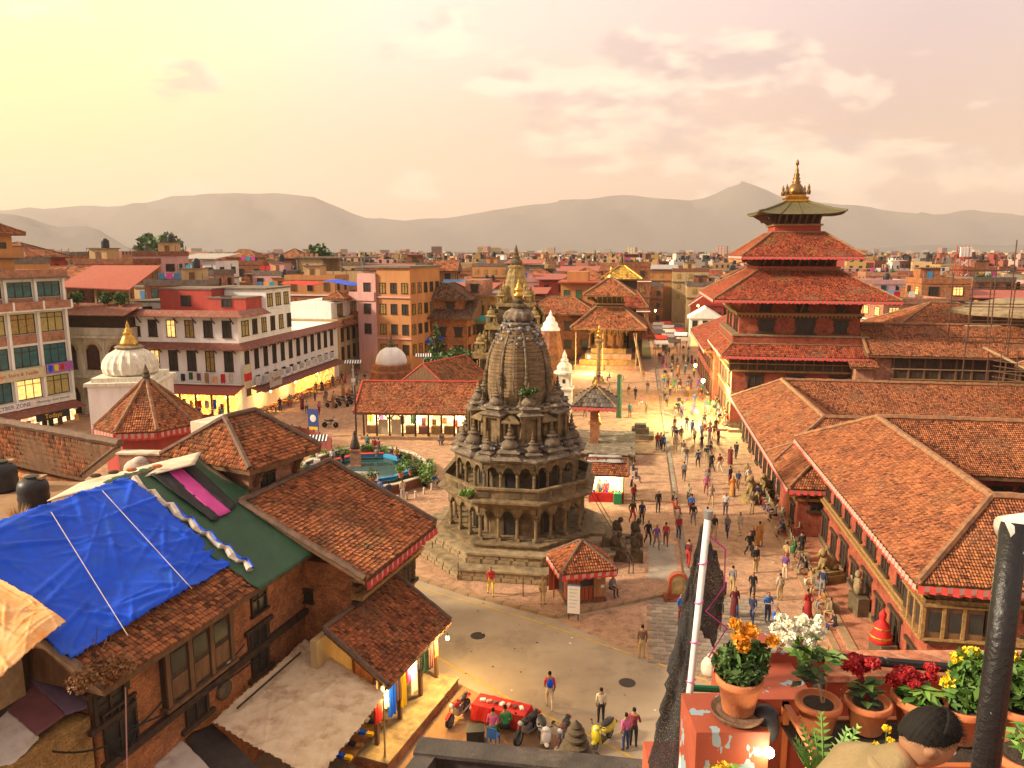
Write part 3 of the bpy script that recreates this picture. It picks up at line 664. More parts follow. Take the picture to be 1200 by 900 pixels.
# lower cell wall behind the colonnade, with dark doorways
octprof(MB(), [(3.15, 1.74), (3.15, 4.1)]).ob('cell_wall', 'stone', temple)
def colonnade(a0, z0, h, per, colr, mat, archh):
 shaft = MB(); shaft.bc(0, 0, .10, colr * 3.0, colr * 3.0, .2); shaft.lathe([(colr * 1.05, .2), (colr, h * .3), (colr * .92, h * .68), (colr * 1.25, h * .72), (colr * .95, h * .76), (colr * 1.0, h * .86), (colr * 1.7, h * .93), (colr * 1.9, h)], 8, rot=R(22.5))
 cm = shaft.mesh('column', (mat,))
 L = 2 * a0 * math.tan(R(22.5))
 for s_ in range(8):
  a = R(45 * s_); nrm_ = Vector((math.cos(a), math.sin(a), 0)); tg = Vector((-math.sin(a), math.cos(a), 0))
  for i in range(per):
   p = nrm_ * a0 + tg * (-L / 2 + L * i / per)
   obj('column', cm, temple, (p.x, p.y, z0), a)
  # cusped arches between the columns: a pierced beam per bay
  for i in range(per):
   w = L / per; pts = []; N = 8
   ar = MB(); d = .16
   zt = z0 + h + archh
   prev = None
   for k in range(N + 1):
    t = -1 + 2 * k / N; x = t * (w / 2 - colr)
    zz = z0 + h - .25 + (archh + .12) * (1 - abs(t) ** 1.6) * .9 + (.06 if k in (2, 6) else 0)
    if prev is not None:
     x0, zz0 = prev
     ar.add([(-d, x0, zz0), (-d, x, zz), (-d, x, zt), (-d, x0, zt), (d, x0, zz0), (d, x, zz), (d, x, zt), (d, x0, zt)], [(0, 3, 2, 1), (4, 5, 6, 7), (0, 1, 5, 4), (3, 7, 6, 2)])
    prev = (x, zz)
   ar.box(-d, d, -w / 2, -w / 2 + colr, z0 + h - .02, zt); ar.box(-d, d, w / 2 - colr, w / 2, z0 + h - .02, zt)
   c = nrm_ * a0 + tg * (-L / 2 + L * (i + .5) / per)
   ar.ob('arch', mat, temple, (c.x, c.y, 0), a)
colonnade(4.15, 1.744, 1.72, 3, .105, 'stone', .42)
octprof(MB(), [(3.0, 3.86), (4.35, 3.86), (4.42, 4.0), (4.75, 4.22), (4.95, 4.30), (4.95, 4.42), (4.6, 4.5), (3, 4.52)]).ob('cornice', 'stone', temple)
octprof(MB(), [(4.62, 4.45), (4.62, 5.05), (4.74, 5.08), (4.74, 5.2), (4.48, 5.204), (4.48, 4.525), (3.2, 4.525)]).ob('balcony', 'stone', temple)
pn = MB().bc(0, 0, 0, .72, .05, .34).mesh('carved_panel', ('stone_dark',))
for s_ in range(8):
 a = R(45 * s_); L = 2 * 4.62 * math.tan(R(22.5))
 for i in range(4):
  p = Vector((math.cos(a), math.sin(a), 0)) * 4.64 + Vector((-math.sin(a), math.cos(a), 0)) * (-L / 2 + L * (i + .5) / 4)
  if (s_ * 5 + i * 3) % 4 != 1: obj('carved_panel', pn, temple, (p.x, p.y, 4.78), a + R(90))
# upper colonnade
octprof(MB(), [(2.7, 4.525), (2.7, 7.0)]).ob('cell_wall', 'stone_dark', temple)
dw = MB(); dw.box(-.42, .42, -.05, .02, 0, 1.55)
for ap, z0 in ((3.15, 1.75), (2.7, 4.53)):
 for s_ in range(8):
  a = R(45 * s_); p = Vector((math.cos(a), math.sin(a), 0)) * (ap + .01)
  dd = obj('doorway', WIN.setdefault('tdoor', dw.mesh('doorway', ('pane',))), temple, (p.x, p.y, z0), a + R(90))
  fr = MB(); fr.box(-.56, -.42, -.1, .0, 0, 1.55); fr.box(.42, .56, -.1, .0, 0, 1.55); fr.box(-.66, .66, -.12, .0, 1.55, 1.72);
  obj('frame', WIN.setdefault('tdoorf', fr.mesh('frame', ('stone_dark',))), dd)
colonnade(3.72, 4.53, 1.55, 3, .10, 'stone', .40)
octprof(MB(), [(2.6, 6.42), (3.9, 6.42), (3.95, 6.52), (4.15, 6.64), (4.15, 6.74), (3.8, 6.9), (3.5, 7.0), (2.9, 7.1)]).ob('cornice', 'stone_top', temple)
# shrine pavilions: porch roof, stepped roof, ribbed dome, finial
def shrine(loc, rz, s, base_h, fin=True, sq=True, m1='stone', m2='stone_top'):
 b = MB()
 if base_h:
  b.box(-.62, .62, -.62, .62, 0, .12)
  for sx in (-1, 1):
   for sy in (-1, 1): b.box(sx * .5 - .1, sx * .5 + .1, sy * .5 - .1, sy * .5 + .1, .12, base_h)
  b.box(-.38, .38, -.38, .38, .12, base_h)
  b.box(-.62, .62, -.62, .62, base_h - .14, base_h)
 h = base_h
 ro_ = MB()
 def sqr(r): return r * math.sqrt(2)
 ro_.lathe([(sqr(.74), h), (sqr(.78), h + .06), (sqr(.54), h + .20), (sqr(.46), h + .22), (sqr(.46), h + .36), (sqr(.60), h + .40), (sqr(.60), h + .44), (sqr(.36), h + .56)], 4, rot=R(45))
 dm = MB(); dm.lathe([(.36, h + .54), (.44, h + .64), (.42, h + .80), (.32, h + .94), (.20, h + 1.02), (.20, h + 1.10), (.30, h + 1.13), (.30, h + 1.17), (.12, h + 1.24)], 16, rib=.06, ribn=8)
 fi = MB(); fi.lathe([(.13, h + 1.22), (.18, h + 1.32), (.08, h + 1.42), (.12, h + 1.52), (.05, h + 1.62), (.08, h + 1.70), (.0, h + 2.02)], 8)
 key = ('shr', base_h, m1, m2)
 if key not in WIN: WIN[key] = (b.mesh('shrine', (m1,)) if base_h else None, ro_.mesh('shrine_roof', (m2,)), dm.mesh('shrine_dome', (m2,), True), fi.mesh('finial', (m1,)))
 me = WIN[key]
 root = obj('shrine', me[0] or me[1], temple, loc, rz); root.scale = (s, s, s)
 if me[0]: obj('roof', me[1], root)
 obj('dome', me[2], root); obj('finial', me[3], root)
 return root
rnd = random.Random(5)
for s_ in range(16):                                   # ring over the upper colonnade: big corner pavilions, small ones between
 a = R(22.5 * s_);
 if s_ % 2 == 0: shrine(Vector((math.cos(a), math.sin(a), 0)) * 3.45 + Vector((0, 0, 6.74)), a + R(90), 1.16, 0)
 else: shrine(Vector((math.cos(a), math.sin(a), 0)) * 3.62 + Vector((0, 0, 6.72)), a + R(90), .86, 0)
# pilastered drum with niches
octprof(MB(), [(2.9, 7.05), (2.9, 7.5), (2.6, 7.55), (2.6, 9.3), (2.85, 9.42), (2.85, 9.55), (2.3, 9.75)]).ob('drum', 'stone', temple)
for s_ in range(8):
 a = R(45 * s_ + 22.5); p = Vector((math.cos(a), math.sin(a), 0)) * 2.62
 shrine(p + Vector((0, 0, 7.5)), a + R(90), 1.02, 1.75)
 a = R(45 * s_); p = Vector((math.cos(a), math.sin(a), 0)) * 2.62
 nb = MB(); nb.box(-.42, .42, -.1, .02, 0, 1.1);
 q = obj('niche', WIN.setdefault('niche', nb.mesh('niche', ('stone_dark',))), temple, (p.x, p.y, 7.75), a + R(90))
 f2 = MB(); f2.box(-.55, -.38, -.2, -.05, 0, 1.1); f2.box(.38, .55, -.2, -.05, 0, 1.1); f2.lathe([(.8, 1.1), (.8, 1.2), (.45, 1.4), (.0, 1.62)], 4, 0, -.1, R(45)); f2.ell((0, -.16, .48), (.17, .12, .42), 8, 6)
 obj('statue_frame', WIN.setdefault('niche_f', f2.mesh('statue_frame', ('stone',))), q)
for s_ in range(16): a = R(22.5 * s_ + 11.25); shrine(Vector((math.cos(a), math.sin(a), 0)) * 2.5 + Vector((0, 0, 9.42)), a + R(90), .5, 0); shrine(Vector((math.cos(a), math.sin(a), 0)) * 3.05 + Vector((0, 0, 7.1)), a + R(90), .6, 0)
# ribbed curvilinear dome
dk = [(2.02, 9.55), (2.08, 10.2), (2.10, 10.9), (2.07, 11.6), (1.98, 12.3), (1.82, 12.9), (1.60, 13.4), (1.34, 13.85), (1.10, 14.15), (.95, 14.3)]
dp = []                                                # courses of masonry with recessed joints
for k in range(23):
 z = 9.55 + 4.75 * k / 22; r = float(np.interp(z, [q[1] for q in dk], [q[0] for q in dk])); dp += [(r - .035, z - .015), (r, z + .015), (r - .012, z + .18)]
dm = MB()
n8 = 64; vs = []
for r, z in dp:
 for i in range(n8):
  a = 2 * math.pi * i / n8; k = math.cos(8 * (a - 0)); q = r * (1 + .03 * (1 if k > .55 else (-1 if k < -.8 else 0)) + .012 * k)
  vs.append((q * math.cos(a), q * math.sin(a), z))
dm.add(vs, [(j * n8 + i, j * n8 + (i + 1) % n8, (j + 1) * n8 + (i + 1) % n8, (j + 1) * n8 + i) for j in range(len(dp) - 1) for i in range(n8)])
dm.ob('dome', 'stone_dome', temple)
rb = MB()
for s_ in range(16):
 a = R(22.5 * s_)
 rr = MB(); rr.tube([((r + .02) * math.cos(a), (r + .02) * math.sin(a), z) for r, z in dk], .085, 6); rr.ob('rib', 'stone_top', temple)
for s_ in range(8):                                    # statues and vent holes on the dome
 a = R(45 * s_ + 22.5); st = MB(); st.lathe([(.16, 0), (.2, .1), (.13, .35), (.17, .5), (.1, .6), (.12, .7), (0, .82)], 8); st.ob('statue', 'stone_dark', temple, (2.14 * math.cos(a), 2.14 * math.sin(a), 11.0))
 a += R(22.5); ho = MB().bc(0, 0, 0, .12, .12, .18); ho.ob('vent', 'pane', temple, (1.95 * math.cos(a), 1.95 * math.sin(a), 12.4), a)
MB().lathe([(1.0, 14.2), (1.12, 14.3), (1.12, 14.42), (.95, 14.5), (.95, 14.6), (1.08, 14.66), (1.08, 14.74), (.8, 14.8)], 24).ob('neck', 'stone_top', temple)
MB().lathe([(.72, 14.78), (.92, 14.95), (.95, 15.12), (.82, 15.38), (.55, 15.58), (.42, 15.64)], 48, rib=.07, ribn=12).ob('amalaka', 'stone_top', temple, smooth=True)
MB().lathe([(.38, 15.6), (.52, 15.72), (.52, 15.84), (.3, 15.95), (.36, 16.08), (.36, 16.16), (.2, 16.3)], 12).ob('stone_finial', 'stone_dark', temple)
MB().lathe([(.22, 16.28), (.36, 16.4), (.36, 16.5), (.18, 16.6), (.30, 16.75), (.26, 16.9), (.12, 17.0), (.18, 17.1), (.06, 17.2), (.09, 17.28), (0, 17.48)], 14).ob('gilt_finial', 'gilt', temple, smooth=True)
# pigeon droppings: pale rubble of birds resting on the ledges is many small birds
bd = MB()
for i in range(430):
 a = rnd.uniform(0, 6.283); t = rnd.random()
 if t < .4: r, z = 3.3 + rnd.uniform(-.35, .45), 7.3 + rnd.uniform(0, .25)
 elif t < .65: r, z = 2.75, 9.6 + rnd.uniform(-.03, .1)
 else:
  z = rnd.uniform(13.3, 15.5); r = max(.4, 1.72 - (z - 13.3) * .55)
 k = rnd.uniform(.07, .11)
 bd.M = Matrix.Translation((r * math.cos(a), r * math.sin(a), z)) @ Matrix.Rotation(rnd.uniform(0, 6), 4, 'Z'); bd.ell((0, 0, 0), (k * 1.7, k * .8, k), 5, 4)
 bd.mi = rnd.choice((0, 1)); bd.m[-15:] = [bd.mi] * 15
bo = bd.mesh('pigeons', ('pigeon_dark', 'pigeon_pale')); obj('pigeons', bo, None, TC, TR_, label='flock of grey and white pigeons perched over the octagonal temple', cat='pigeons', kind='stuff')
# plants rooted in the masonry
for px_, py_, rr in ((617, 460, .55), (546, 578, .45)):
 p = at(px_, py_, 45.9 if py_ < 500 else 44.6)
 w_ = thing('weed_tuft', 'green bush growing out of the stone temple %s' % ('below the dome' if py_ < 500 else 'on the balcony ledge'), 'plant', p)
 obj('leaves', leaf_mesh('leaves', 'leaf_bright' if py_ > 500 else 'leaf', [((0, 0, 0), (rr, rr * .6, rr * .5)), ((rr * .8, 0, .1), (rr * .6, rr * .5, rr * .4))], 260, .13), w_)
 MB().tube([(0, .5, -.4), (0, .1, -.1), (.1, 0, .2)], .03, 5).ob('stem', 'wood', w_)
# stone stair with guardian statues on the temple's east side
stair = thing('temple_stair', 'dark stone stair with guardian statues on the right side of the octagonal temple', 'stair', TC + R2 * 4.9 - U2 * .6 , TR_)
for i in range(6): MB().box(0, 3.0 - i * .42, -1.1, 1.1, i * .27, i * .27 + .265).ob('stair_step', 'stone', stair)
for sy in (-1, 1):
 MB().box(.2, 3.3, sy * 1.35 - .22, sy * 1.35 + .22, 0, .7).ob('cheek_block', 'stone_dark', stair)
 for k_, zz in ((2.8, .7), (1.6, .7)):
  st = MB(); st.box(-.3, .3, -.22, .22, 0, .25); st.ell((-.05, 0, .62), (.30, .22, .40), 9, 7); st.ell((.22, 0, 1.05), (.18, .16, .2), 8, 6); st.tube([(.15, .14, .7), (.28, .12, .3)], .08, 6); st.tube([(.15, -.14, .7), (.28, -.12, .3)], .08, 6)
  st.ob('guardian_statue', 'stone_dark', stair, (k_, sy * 1.35, zz), smooth=True)
sheet('stone_apron', [LW(-3.5 + 4.6, 43.7), LW(2.85, 43.9), LW(2.85, 49.5), LW(1.1, 50)], .146, 'slate')
# iron rails by the stair
def rail(name, label, pts, h, mat='rusty', r=.035, n_post=None):
 o = thing(name, label, 'railing', pts[0]); b = Vector(pts[0])
 for p in pts: q = Vector(p) - b; MB().tube([q, q + Vector((0, 0, h))], r, 6).ob('post', mat, o)
 for zz in (h, h * .5):
  MB().tube([Vector(p) - b + Vector((0, 0, zz)) for p in pts], r * .8, 6).ob('rail', mat, o)
 return o
rail('iron_railing', 'rusty iron handrail sloping down beside the octagonal temple stair', [G(688, 578, 3.0), G(742, 672, .14)], .9)
rail('iron_railing', 'grey iron barrier standing on the pavement right of the temple', [G(737, 672, .14), G(746, 640, .14), G(748, 628, .14)], 1.1, 'iron')
for px_, py_, nm in ((507, 655, 'left'), (537, 680, 'middle'), (613, 699, 'right')):
 p = G(px_, py_, .14); MB().tube([(0, 0, 0), (0, 0, 1.15)], .035, 6).ob('iron_post', 'rusty', None, p, label='thin rusty iron post before the temple plinth, %s of three' % nm, cat='post', group='posts before the temple plinth')
# ================================================================== PALACE
def ring_roof(parent, x0, x1, y0, y1, zE, zR, run, tile, fringe, tw=.125, th=.175):
 """four wings round a courtyard: outer and inner slopes meeting at a ridge"""
 def rect(d, z): return [Vector((x0 + d, y0 + d, z)), Vector((x1 - d, y0 + d, z)), Vector((x1 - d, y1 - d, z)), Vector((x0 + d, y1 - d, z))]
 o, r, i = rect(0, zE), rect(run, zR), rect(2 * run, zE)
 mb = MB(); dz = Vector((0, 0, .25))
 ol, il = [p - dz for p in o], [p - dz for p in i]
 vs = o + r + i + ol + il; fs = []
 for k in range(4):
  j = (k + 1) % 4
  fs += [(k, j, 4 + j, 4 + k), (4 + k, 4 + j, 8 + j, 8 + k), (12 + k, 12 + j, j, k), (8 + k, 8 + j, 16 + j, 16 + k), (16 + k, 16 + j, 12 + j, 12 + k)]
 mb.add(vs, fs); ro = mb.ob('roof', 'wood', parent)
 pl = [(o[k], o[(k + 1) % 4], r[(k + 1) % 4], r[k]) for k in range(4)] + [(i[(k + 1) % 4], i[k], r[k], r[(k + 1) % 4]) for k in range(4)]
 obj('tiles', tile_mesh(pl, tw, th, mat=tile), ro, kind='stuff')
 for k in range(4):
  for a, b, rad in ((r[k], r[(k + 1) % 4], .2), (o[k], r[k], .17)):
   n = int((b - a).length / .4); up = Vector((0, 0, .1))
   MB().tube([a + (b - a) * q / n + up + Vector((0, 0, random.uniform(-.025, .025))) for q in range(n + 1)], rad, 6).ob('ridge_cap', 'ridge', ro)
 for k in fringe: valance(ro, o[k] - Vector((0, 0, .05)), o[(k + 1) % 4] - Vector((0, 0, .05)), h=.36)
 return ro
STRUT = {}
def strut(parent, loc, rz, out=1.0, h=1.5):
 key = (round(out, 2), round(h, 2))
 if key not in STRUT:
  mb = MB(); mb.bar((0, -.02, 0), (0, -out, h), .14, .2); mb.ell((0, -out * .5, h * .5), (.11, .16, .3), 6, 5); STRUT[key] = mb.mesh('strut', ('wood',))
 return obj('strut', STRUT[key], parent, loc, rz)
def bands(parent, pts, z, h, out, mat, name='cornice'):
 """string course along wall points (open polyline, outside on the right hand going round)"""
 for a, b in zip(pts, pts[1:]):
  a = Vector((a[0], a[1], 0)); b = Vector((b[0], b[1], 0)); d = (b - a).normalized(); nn = Vector((d.y, -d.x, 0))
  mb = MB(); q = [a - d * out, b + d * out, b + d * out + nn * out, a - d * out + nn * out]
  q = [a - d * out - nn * .02, b + d * out - nn * .02, b + d * out + nn * out, a - d * out + nn * out]
  mb.slab([Vector((p.x, p.y, z + h)) for p in (q[3], q[2], q[1], q[0])], h); mb.ob(name, mat, parent)
W90 = R(-90)
# ---- courtyard palace, near block
X0, Y0_ = 11.55, 31.65
pal = thing('courtyard_palace', 'long brick palace block with tiled roof and red cloth fringe, nearest on the right', 'palace', LW(X0, Y0_), -AX)
PW, PH = 34.0, 25.25
zE, zR, run = 6.0, 8.5, 4.2
ring_roof(pal, 0, PW, 0, PH, zE, zR, run, 'tile_palace', (0, 3))
ow = .95                                             # outer wall inset from the eave
w_ = MB()
for a0, a1, b0, b1 in ((ow, 7.4, ow, PH - ow), (7.4, PW - ow, ow, 7.4), (7.4, PW - ow, PH - 7.4, PH - ow)):
 w_.box(a0, a1, b0, b1, 0, 6.2)
w_.ob('wall', 'brick_palace', pal)
west = [(ow, PH - ow), (ow, ow)]; south = [(ow, ow), (PW - ow, ow)]
for pts in (west, south):
 bands(pal, pts, 3.25, .16, .34, 'wood_gold'); bands(pal, pts, 3.05, .2, .2, 'wood'); bands(pal, pts, 3.42, .12, .2, 'wood_gold')
 bands(pal, pts, 5.1, .5, .22, 'wood'); bands(pal, pts, 4.92, .18, .36, 'wood_gold')
 bands(pal, pts, 0.42, .3, .12, 'stone')
for i, y in enumerate(np.linspace(2.2, PH - 2.0, 10)):
 big = i in (3, 6)
 window(pal, (ow, y, 3.68), W90, 1.3 if big else .72, 1.15, 'newar')
 if i % 2 == 0: window(pal, (ow, y + .3, .75), W90, .8, 1.25, 'newar')
 else: window(pal, (ow, y + .3, .45), W90, 1.0, 1.9, 'newar', name='door')
 strut(pal, (ow, y + 1.25, 4.75), W90, 1.0, 1.1); strut(pal, (ow, y + .1, 5.0), W90, .9, .9)
for i, x in enumerate(np.linspace(2.4, 30, 11)):
 window(pal, (x, ow, 3.66), 0, 1.3 if i % 3 == 0 else .8, 1.15, 'newar'); window(pal, (x + .4, ow, .8), 0, .8, 1.3, 'newar')
 strut(pal, (x + 1.2, ow, 4.75), 0, 1.0, 1.1); strut(pal, (x - .2, ow, 5.0), 0, .9, .9)
# carved corner window
cw = MB(); cw.box(ow - .42, ow + 1.9, ow - .42, ow + 1.9, 3.45, 4.85); cw.ob('corner_bay', 'wood', pal)
for k in range(3):
 MB().box(ow - .5 + k * .78, ow - .36 + k * .78, ow - .5, ow - .42, 3.45, 4.85).ob('bay_post', 'wood_gold', pal)
 MB().box(ow - .5, ow - .42, ow - .36 + k * .78, ow - .22 + k * .78, 3.45, 4.85).ob('bay_post', 'wood_gold', pal)
for k in range(3):
 MB().box(ow - .2 + k * .78, ow + .3 + k * .78, ow - .45, ow - .425, 3.75, 4.6).ob('lattice', 'pane', pal)
 MB().box(ow - .45, ow - .425, ow - .1 + k * .78, ow + .35 + k * .78, 3.75, 4.6).ob('lattice', 'pane', pal)
MB().box(ow - .55, ow + 2.0, ow - .55, ow + 2.0, 3.36, 3.45).ob('bay_sill', 'wood_gold', pal); MB().box(ow - .55, ow + 2.0, ow - .55, ow + 2.0, 4.85, 4.93).ob('bay_lintel', 'wood_gold', pal)
# courtyard side of the north wing: dark gallery
for i in range(14):
 window(pal, (8.9 + i * 1.75, PH - 7.4, 3.9), 0, 1.25, 1.2, 'wide')
bands(pal, [(7.4, PH - 7.4), (PW - ow, PH - 7.4)], 3.6, .14, .2, 'wood_gold')
# ---- porch roof where the two blocks meet
pp = thing('corner_porch', 'small brick corner porch with hipped tile roof between the two palace blocks', 'porch', LW(10.17, 50.85), -AX)
MB().box(.75, 3.2, .8, 7, 0, 3.8).ob('wall', 'brick_palace', pp)
window(pp, (.75, 2.2, 1.2), W90, .7, 1.1, 'newar'); window(pp, (2.0, .8, 2.3), 0, .7, .9, 'newar')
bands(pp, [(.75, 7), (.75, .8)], 2.95, .2, .22, 'wood_gold'); bands(pp, [(.75, .8), (3.2, .8)], 2.95, .2, .22, 'wood_gold')
hip_roof(pp, 0, 4.4, 0, 9.5, 3.95, 5.5, 2.2, 2.2, 'tile_palace', .16, .22, fringe=(0, 3))
for k in range(5): strut(pp, (.75, 1.3 + k * 1.2, 2.9), W90, .72, .9)
strut(pp, (1.3, .8, 2.9), 0, .72, .9); strut(pp, (2.6, .8, 2.9), 0, .72, .9)
# ---- second courtyard block
pb = thing('courtyard_palace', 'low brick palace block with wide tiled roof between near block and tall tower', 'palace', LW(10.17, 57.0), -AX)
ring_roof(pb, 0, 34, 0, 26.5, 4.0, 6.6, 4.3, 'tile_palace', (3,), .16, .21)
w_ = MB(); w_.box(.9, 7.6, 1, 25.5, 0, 4.1); w_.box(7.6, 33, 18.8, 25.5, 0, 4.1); w_.box(7.6, 33, 1, 7.6, 0, 4.1); w_.ob('wall', 'brick_pale', pb)
for i, y in enumerate(np.linspace(2, 24.5, 11)):
 window(pb, (.9, y, .5 if i % 2 else .9), W90, .9, 1.9 if i % 2 else 1.3, 'newar', name='door' if i % 2 else 'window'); strut(pb, (.9, y + 1, 2.8), W90, .85, .95)
bands(pb, [(.9, 25.5), (.9, 1)], 2.75, .16, .22, 'wood_gold')
# ---- taller rear wing with the dark gallery
rw = thing('palace_wing', 'taller brick palace wing with a dark timber gallery under its tiled roof', 'palace', LW(23.4, 82.5), -AX)
MB().box(.9, 30, 1, 9, 0, 9.0).ob('wall', 'brick_pale', rw)
MB().box(2.6, 30, .86, .99, 6.45, 8.65).ob('gallery_screen', 'wood_dark', rw)
for i in range(19): MB().box(2.6 + i * 1.5, 2.78 + i * 1.5, .74, .86, 6.45, 8.65).ob('gallery_post', 'wood', rw)
MB().box(2.5, 30, .70, .86, 7.4, 7.52).ob('gallery_rail', 'wood_pale', rw); MB().box(2.5, 30, .70, .86, 6.35, 6.45).ob('gallery_sill', 'wood_gold', rw)
hip_roof(rw, 0, 31, 0, 10, 8.9, 11.6, 0, 5, 'tile_palace', .16, .21, capr=.16)
# left gable with its small skirt
MB().box(-.9, .9, .8, 6, 0, 7.6).ob('stair_tower', 'brick_pale', rw); window(rw, (-.9, 2.6, 5.4), W90, .7, 1.2, 'newar')
sk = MB(); sk.slab([(-1.6, .2, 7.6), (1.2, .2, 7.6), (1.2, 3.4, 9.2), (-1.6, 3.4, 9.2)], .18); so_ = sk.ob('skirt_roof', 'wood', rw)
obj('tiles', tile_mesh([((-1.6, .2, 7.6), (1.2, .2, 7.6), (1.2, 3.4, 9.2), (-1.6, 3.4, 9.2))], .18, .25, mat='tile_palace'), so_, kind='stuff')
# further palace roofs to the right
for nm, lx, ly, w, d, ze, zr, lab in (('palace_wing', 30, 97, 15, 12, 10.2, 13.0, 'brick palace block under a pyramid tile roof behind the gallery wing'), ('palace_wing', 44, 99, 26, 16, 10.6, 13.2, 'far brick palace wing with broad tile roof right of the pyramid roof'), ('palace_wing', 35.5, 70, 20, 9, 8.7, 11.3, 'brick palace wing with hipped tile roof below the scaffold')):
 t_ = thing(nm, lab, 'palace', LW(lx, ly), -AX); MB().box(1, w - 1, 1, d - 1, 0, ze + .1).ob('wall', 'brick_pale', t_); hip_roof(t_, 0, w, 0, d, ze, zr, d / 2, d / 2, 'tile', .2, .28)
 for i in range(6): window(t_, (2 + i * (w - 4) / 5, 1, ze - 1.9), 0, .9, 1.2, 'newar')
# ---- northern palace front beyond the tower
nb_ = thing('palace_wing', 'palace front with sloping tile roof running away behind the tall tower', 'palace', LW(8.6, 99), -AX)
MB().box(1.2, 12, .2, 27, 0, 7).ob('wall', 'brick_palace', nb_)
hip_roof(nb_, 0, 13, 0, 28, 6.9, 10.2, 6.5, 5, 'tile_red', .2, .28, fringe=(3,))
for i in range(8):
 window(nb_, (1.2, 2.5 + i * 3.1, 4.2), W90, 1.0, 1.4, 'newar'); window(nb_, (1.2, 2.5 + i * 3.1, .8), W90, 1.0, 1.9, 'newar', name='door'); strut(nb_, (1.2, 4 + i * 3.1, 5.5), W90, 1.1, 1.2)

# ================================================================== TALL PALACE TOWER
tw_ = thing('tower_temple', 'tall brick palace tower with three tiered tile roofs and a gilded spire', 'temple tower', LW(10.3, 85.1), -AX)
S = 13.5
MB().box(0, S, 0, S, 0, 10.4).ob('wall', 'brick_palace', tw_)
MB().box(-.12, S + .1, -.12, S + .1, 0, .9).ob('base_course', 'stone', tw_); MB().box(-.1, S + .05, -.1, S, 4.0, 4.2).ob('string_course', 'stone_pale', tw_)
MB().box(-.35, S + .3, -.35, S + .3, 6.55, 6.75).ob('gallery_floor', 'wood_gold', tw_); MB().box(-.3, S + .25, -.3, S + .25, 6.75, 8.35).ob('gallery', 'wood_dark', tw_)
for i in range(15): MB().box(-.38 + i * .96, -.26 + i * .96, -.42, -.3, 6.75, 8.35).ob('gallery_post', 'wood', tw_)
for i in range(15): MB().box(-.42, -.3, -.38 + i * .96, -.26 + i * .96, 6.75, 8.35).ob('gallery_post', 'wood', tw_)
MB().box(-.45, S + .3, -.45, -.3, 7.4, 7.5).ob('gallery_rail', 'wood_gold', tw_); MB().box(-.45, -.3, -.3, S, 7.4, 7.5).ob('gallery_rail', 'wood_gold', tw_)
hip_roof(tw_, -1.3, S + 1.3, -1.3, S + 1.3, 8.4, 9.5, 1.15, 1.15, 'tile_red', .2, .26, fringe=(0, 3), capr=.1, name='skirt_roof')
MB().box(-.1, S + .1, -.1, S + .1, 9.5, 10.4).ob('parapet', 'brick_palace', tw_); MB().box(-.22, S + .2, -.22, S + .2, 10.402, 10.55).ob('coping', 'stone_pale', tw_)
for i, x in enumerate((2.4, 6.7, 11)):
 window(tw_, (x, 0, 4.75), 0, 1.3, 1.45, 'newar', 'pane'); window(tw_, (x, 0, 1.4), 0, .9, 1.5, 'newar')
for i in range(4):
 for z in (1.3, 4.75): window(tw_, (0, 2 + i * 3.1, z), W90, .9, 1.5, 'newar')
c0, c1 = .6, S - .6
MB().box(c0, c1, c0, c1, 10.5, 14.9).ob('upper_wall', 'brick_palace', tw_)
MB().box(c0 - .3, c1 + .3, c0 - .3, c1 + .3, 12.6, 12.85).ob('cornice', 'wood_gold', tw_); MB().box(c0 - .15, c1 + .15, c0 - .15, c1 + .15, 12.4, 12.6).ob('cornice', 'wood_dark', tw_)
for i in range(30): MB().box(c0 + .1 + i * .4, c0 + .3 + i * .4, c0 - .26, c0 - .15, 12.42, 12.6).ob('dentil', 'wood_gold', tw_)
window(tw_, (3.4, c0, 10.85), 0, 1.3, 1.25, 'newar'); window(tw_, (7.4, c0, 10.75), 0, 1.6, 1.5, 'newar'); window(tw_, (11, c0, 10.85), 0, 1.0, 1.25, 'newar')
for y in (2.4, 4.4, 8, 11): window(tw_, (c0, y, 10.85), W90, .8, 1.25, 'newar')
for x in (3.2, 7, 11): window(tw_, (x, c0, 13.1), 0, .8, .9, 'newar')
for i in range(9):
 strut(tw_, (c0 + .4 + i * 1.45, c0, 12.9), 0, 2.1, 1.5); strut(tw_, (c0, c0 + .4 + i * 1.45, 12.9), W90, 2.1, 1.5)
def tier(parent, cx, cy, half, zE, top, zT, tile, fringe=True, **k):
 return hip_roof(parent, cx - half, cx + half, cy - half, cy + half, zE, zT, half - top, half - top, tile, fringe=(0, 3) if fringe else None, **k)
cx = S / 2
tier(tw_, cx, cx, 9.2, 14.4, 4.1, 17.3, 'tile_red', tw=.16, th=.21)
MB().box(cx - 3.9, cx + 3.9, cx - 3.9, cx + 3.9, 17.1, 19.6).ob('storey', 'wood_dark', tw_); MB().box(cx - 4.3, cx + 4.3, cx - 4.3, cx + 4.3, 17.5, 17.75).ob('cornice', 'red_paint', tw_); MB().box(cx - 4.15, cx + 4.15, cx - 4.15, cx + 4.15, 17.25, 17.5).ob('cornice', 'wood', tw_)
for i in range(9): strut(tw_, (cx - 3.6 + i * .9, cx - 3.9, 17.8), 0, 1.9, 1.1); strut(tw_, (cx - 3.9, cx - 3.6 + i * .9, 17.8), W90, 1.9, 1.1)
tier(tw_, cx, cx, 6.2, 18.85, 2.7, 21.3, 'tile_red', tw=.16, th=.21)
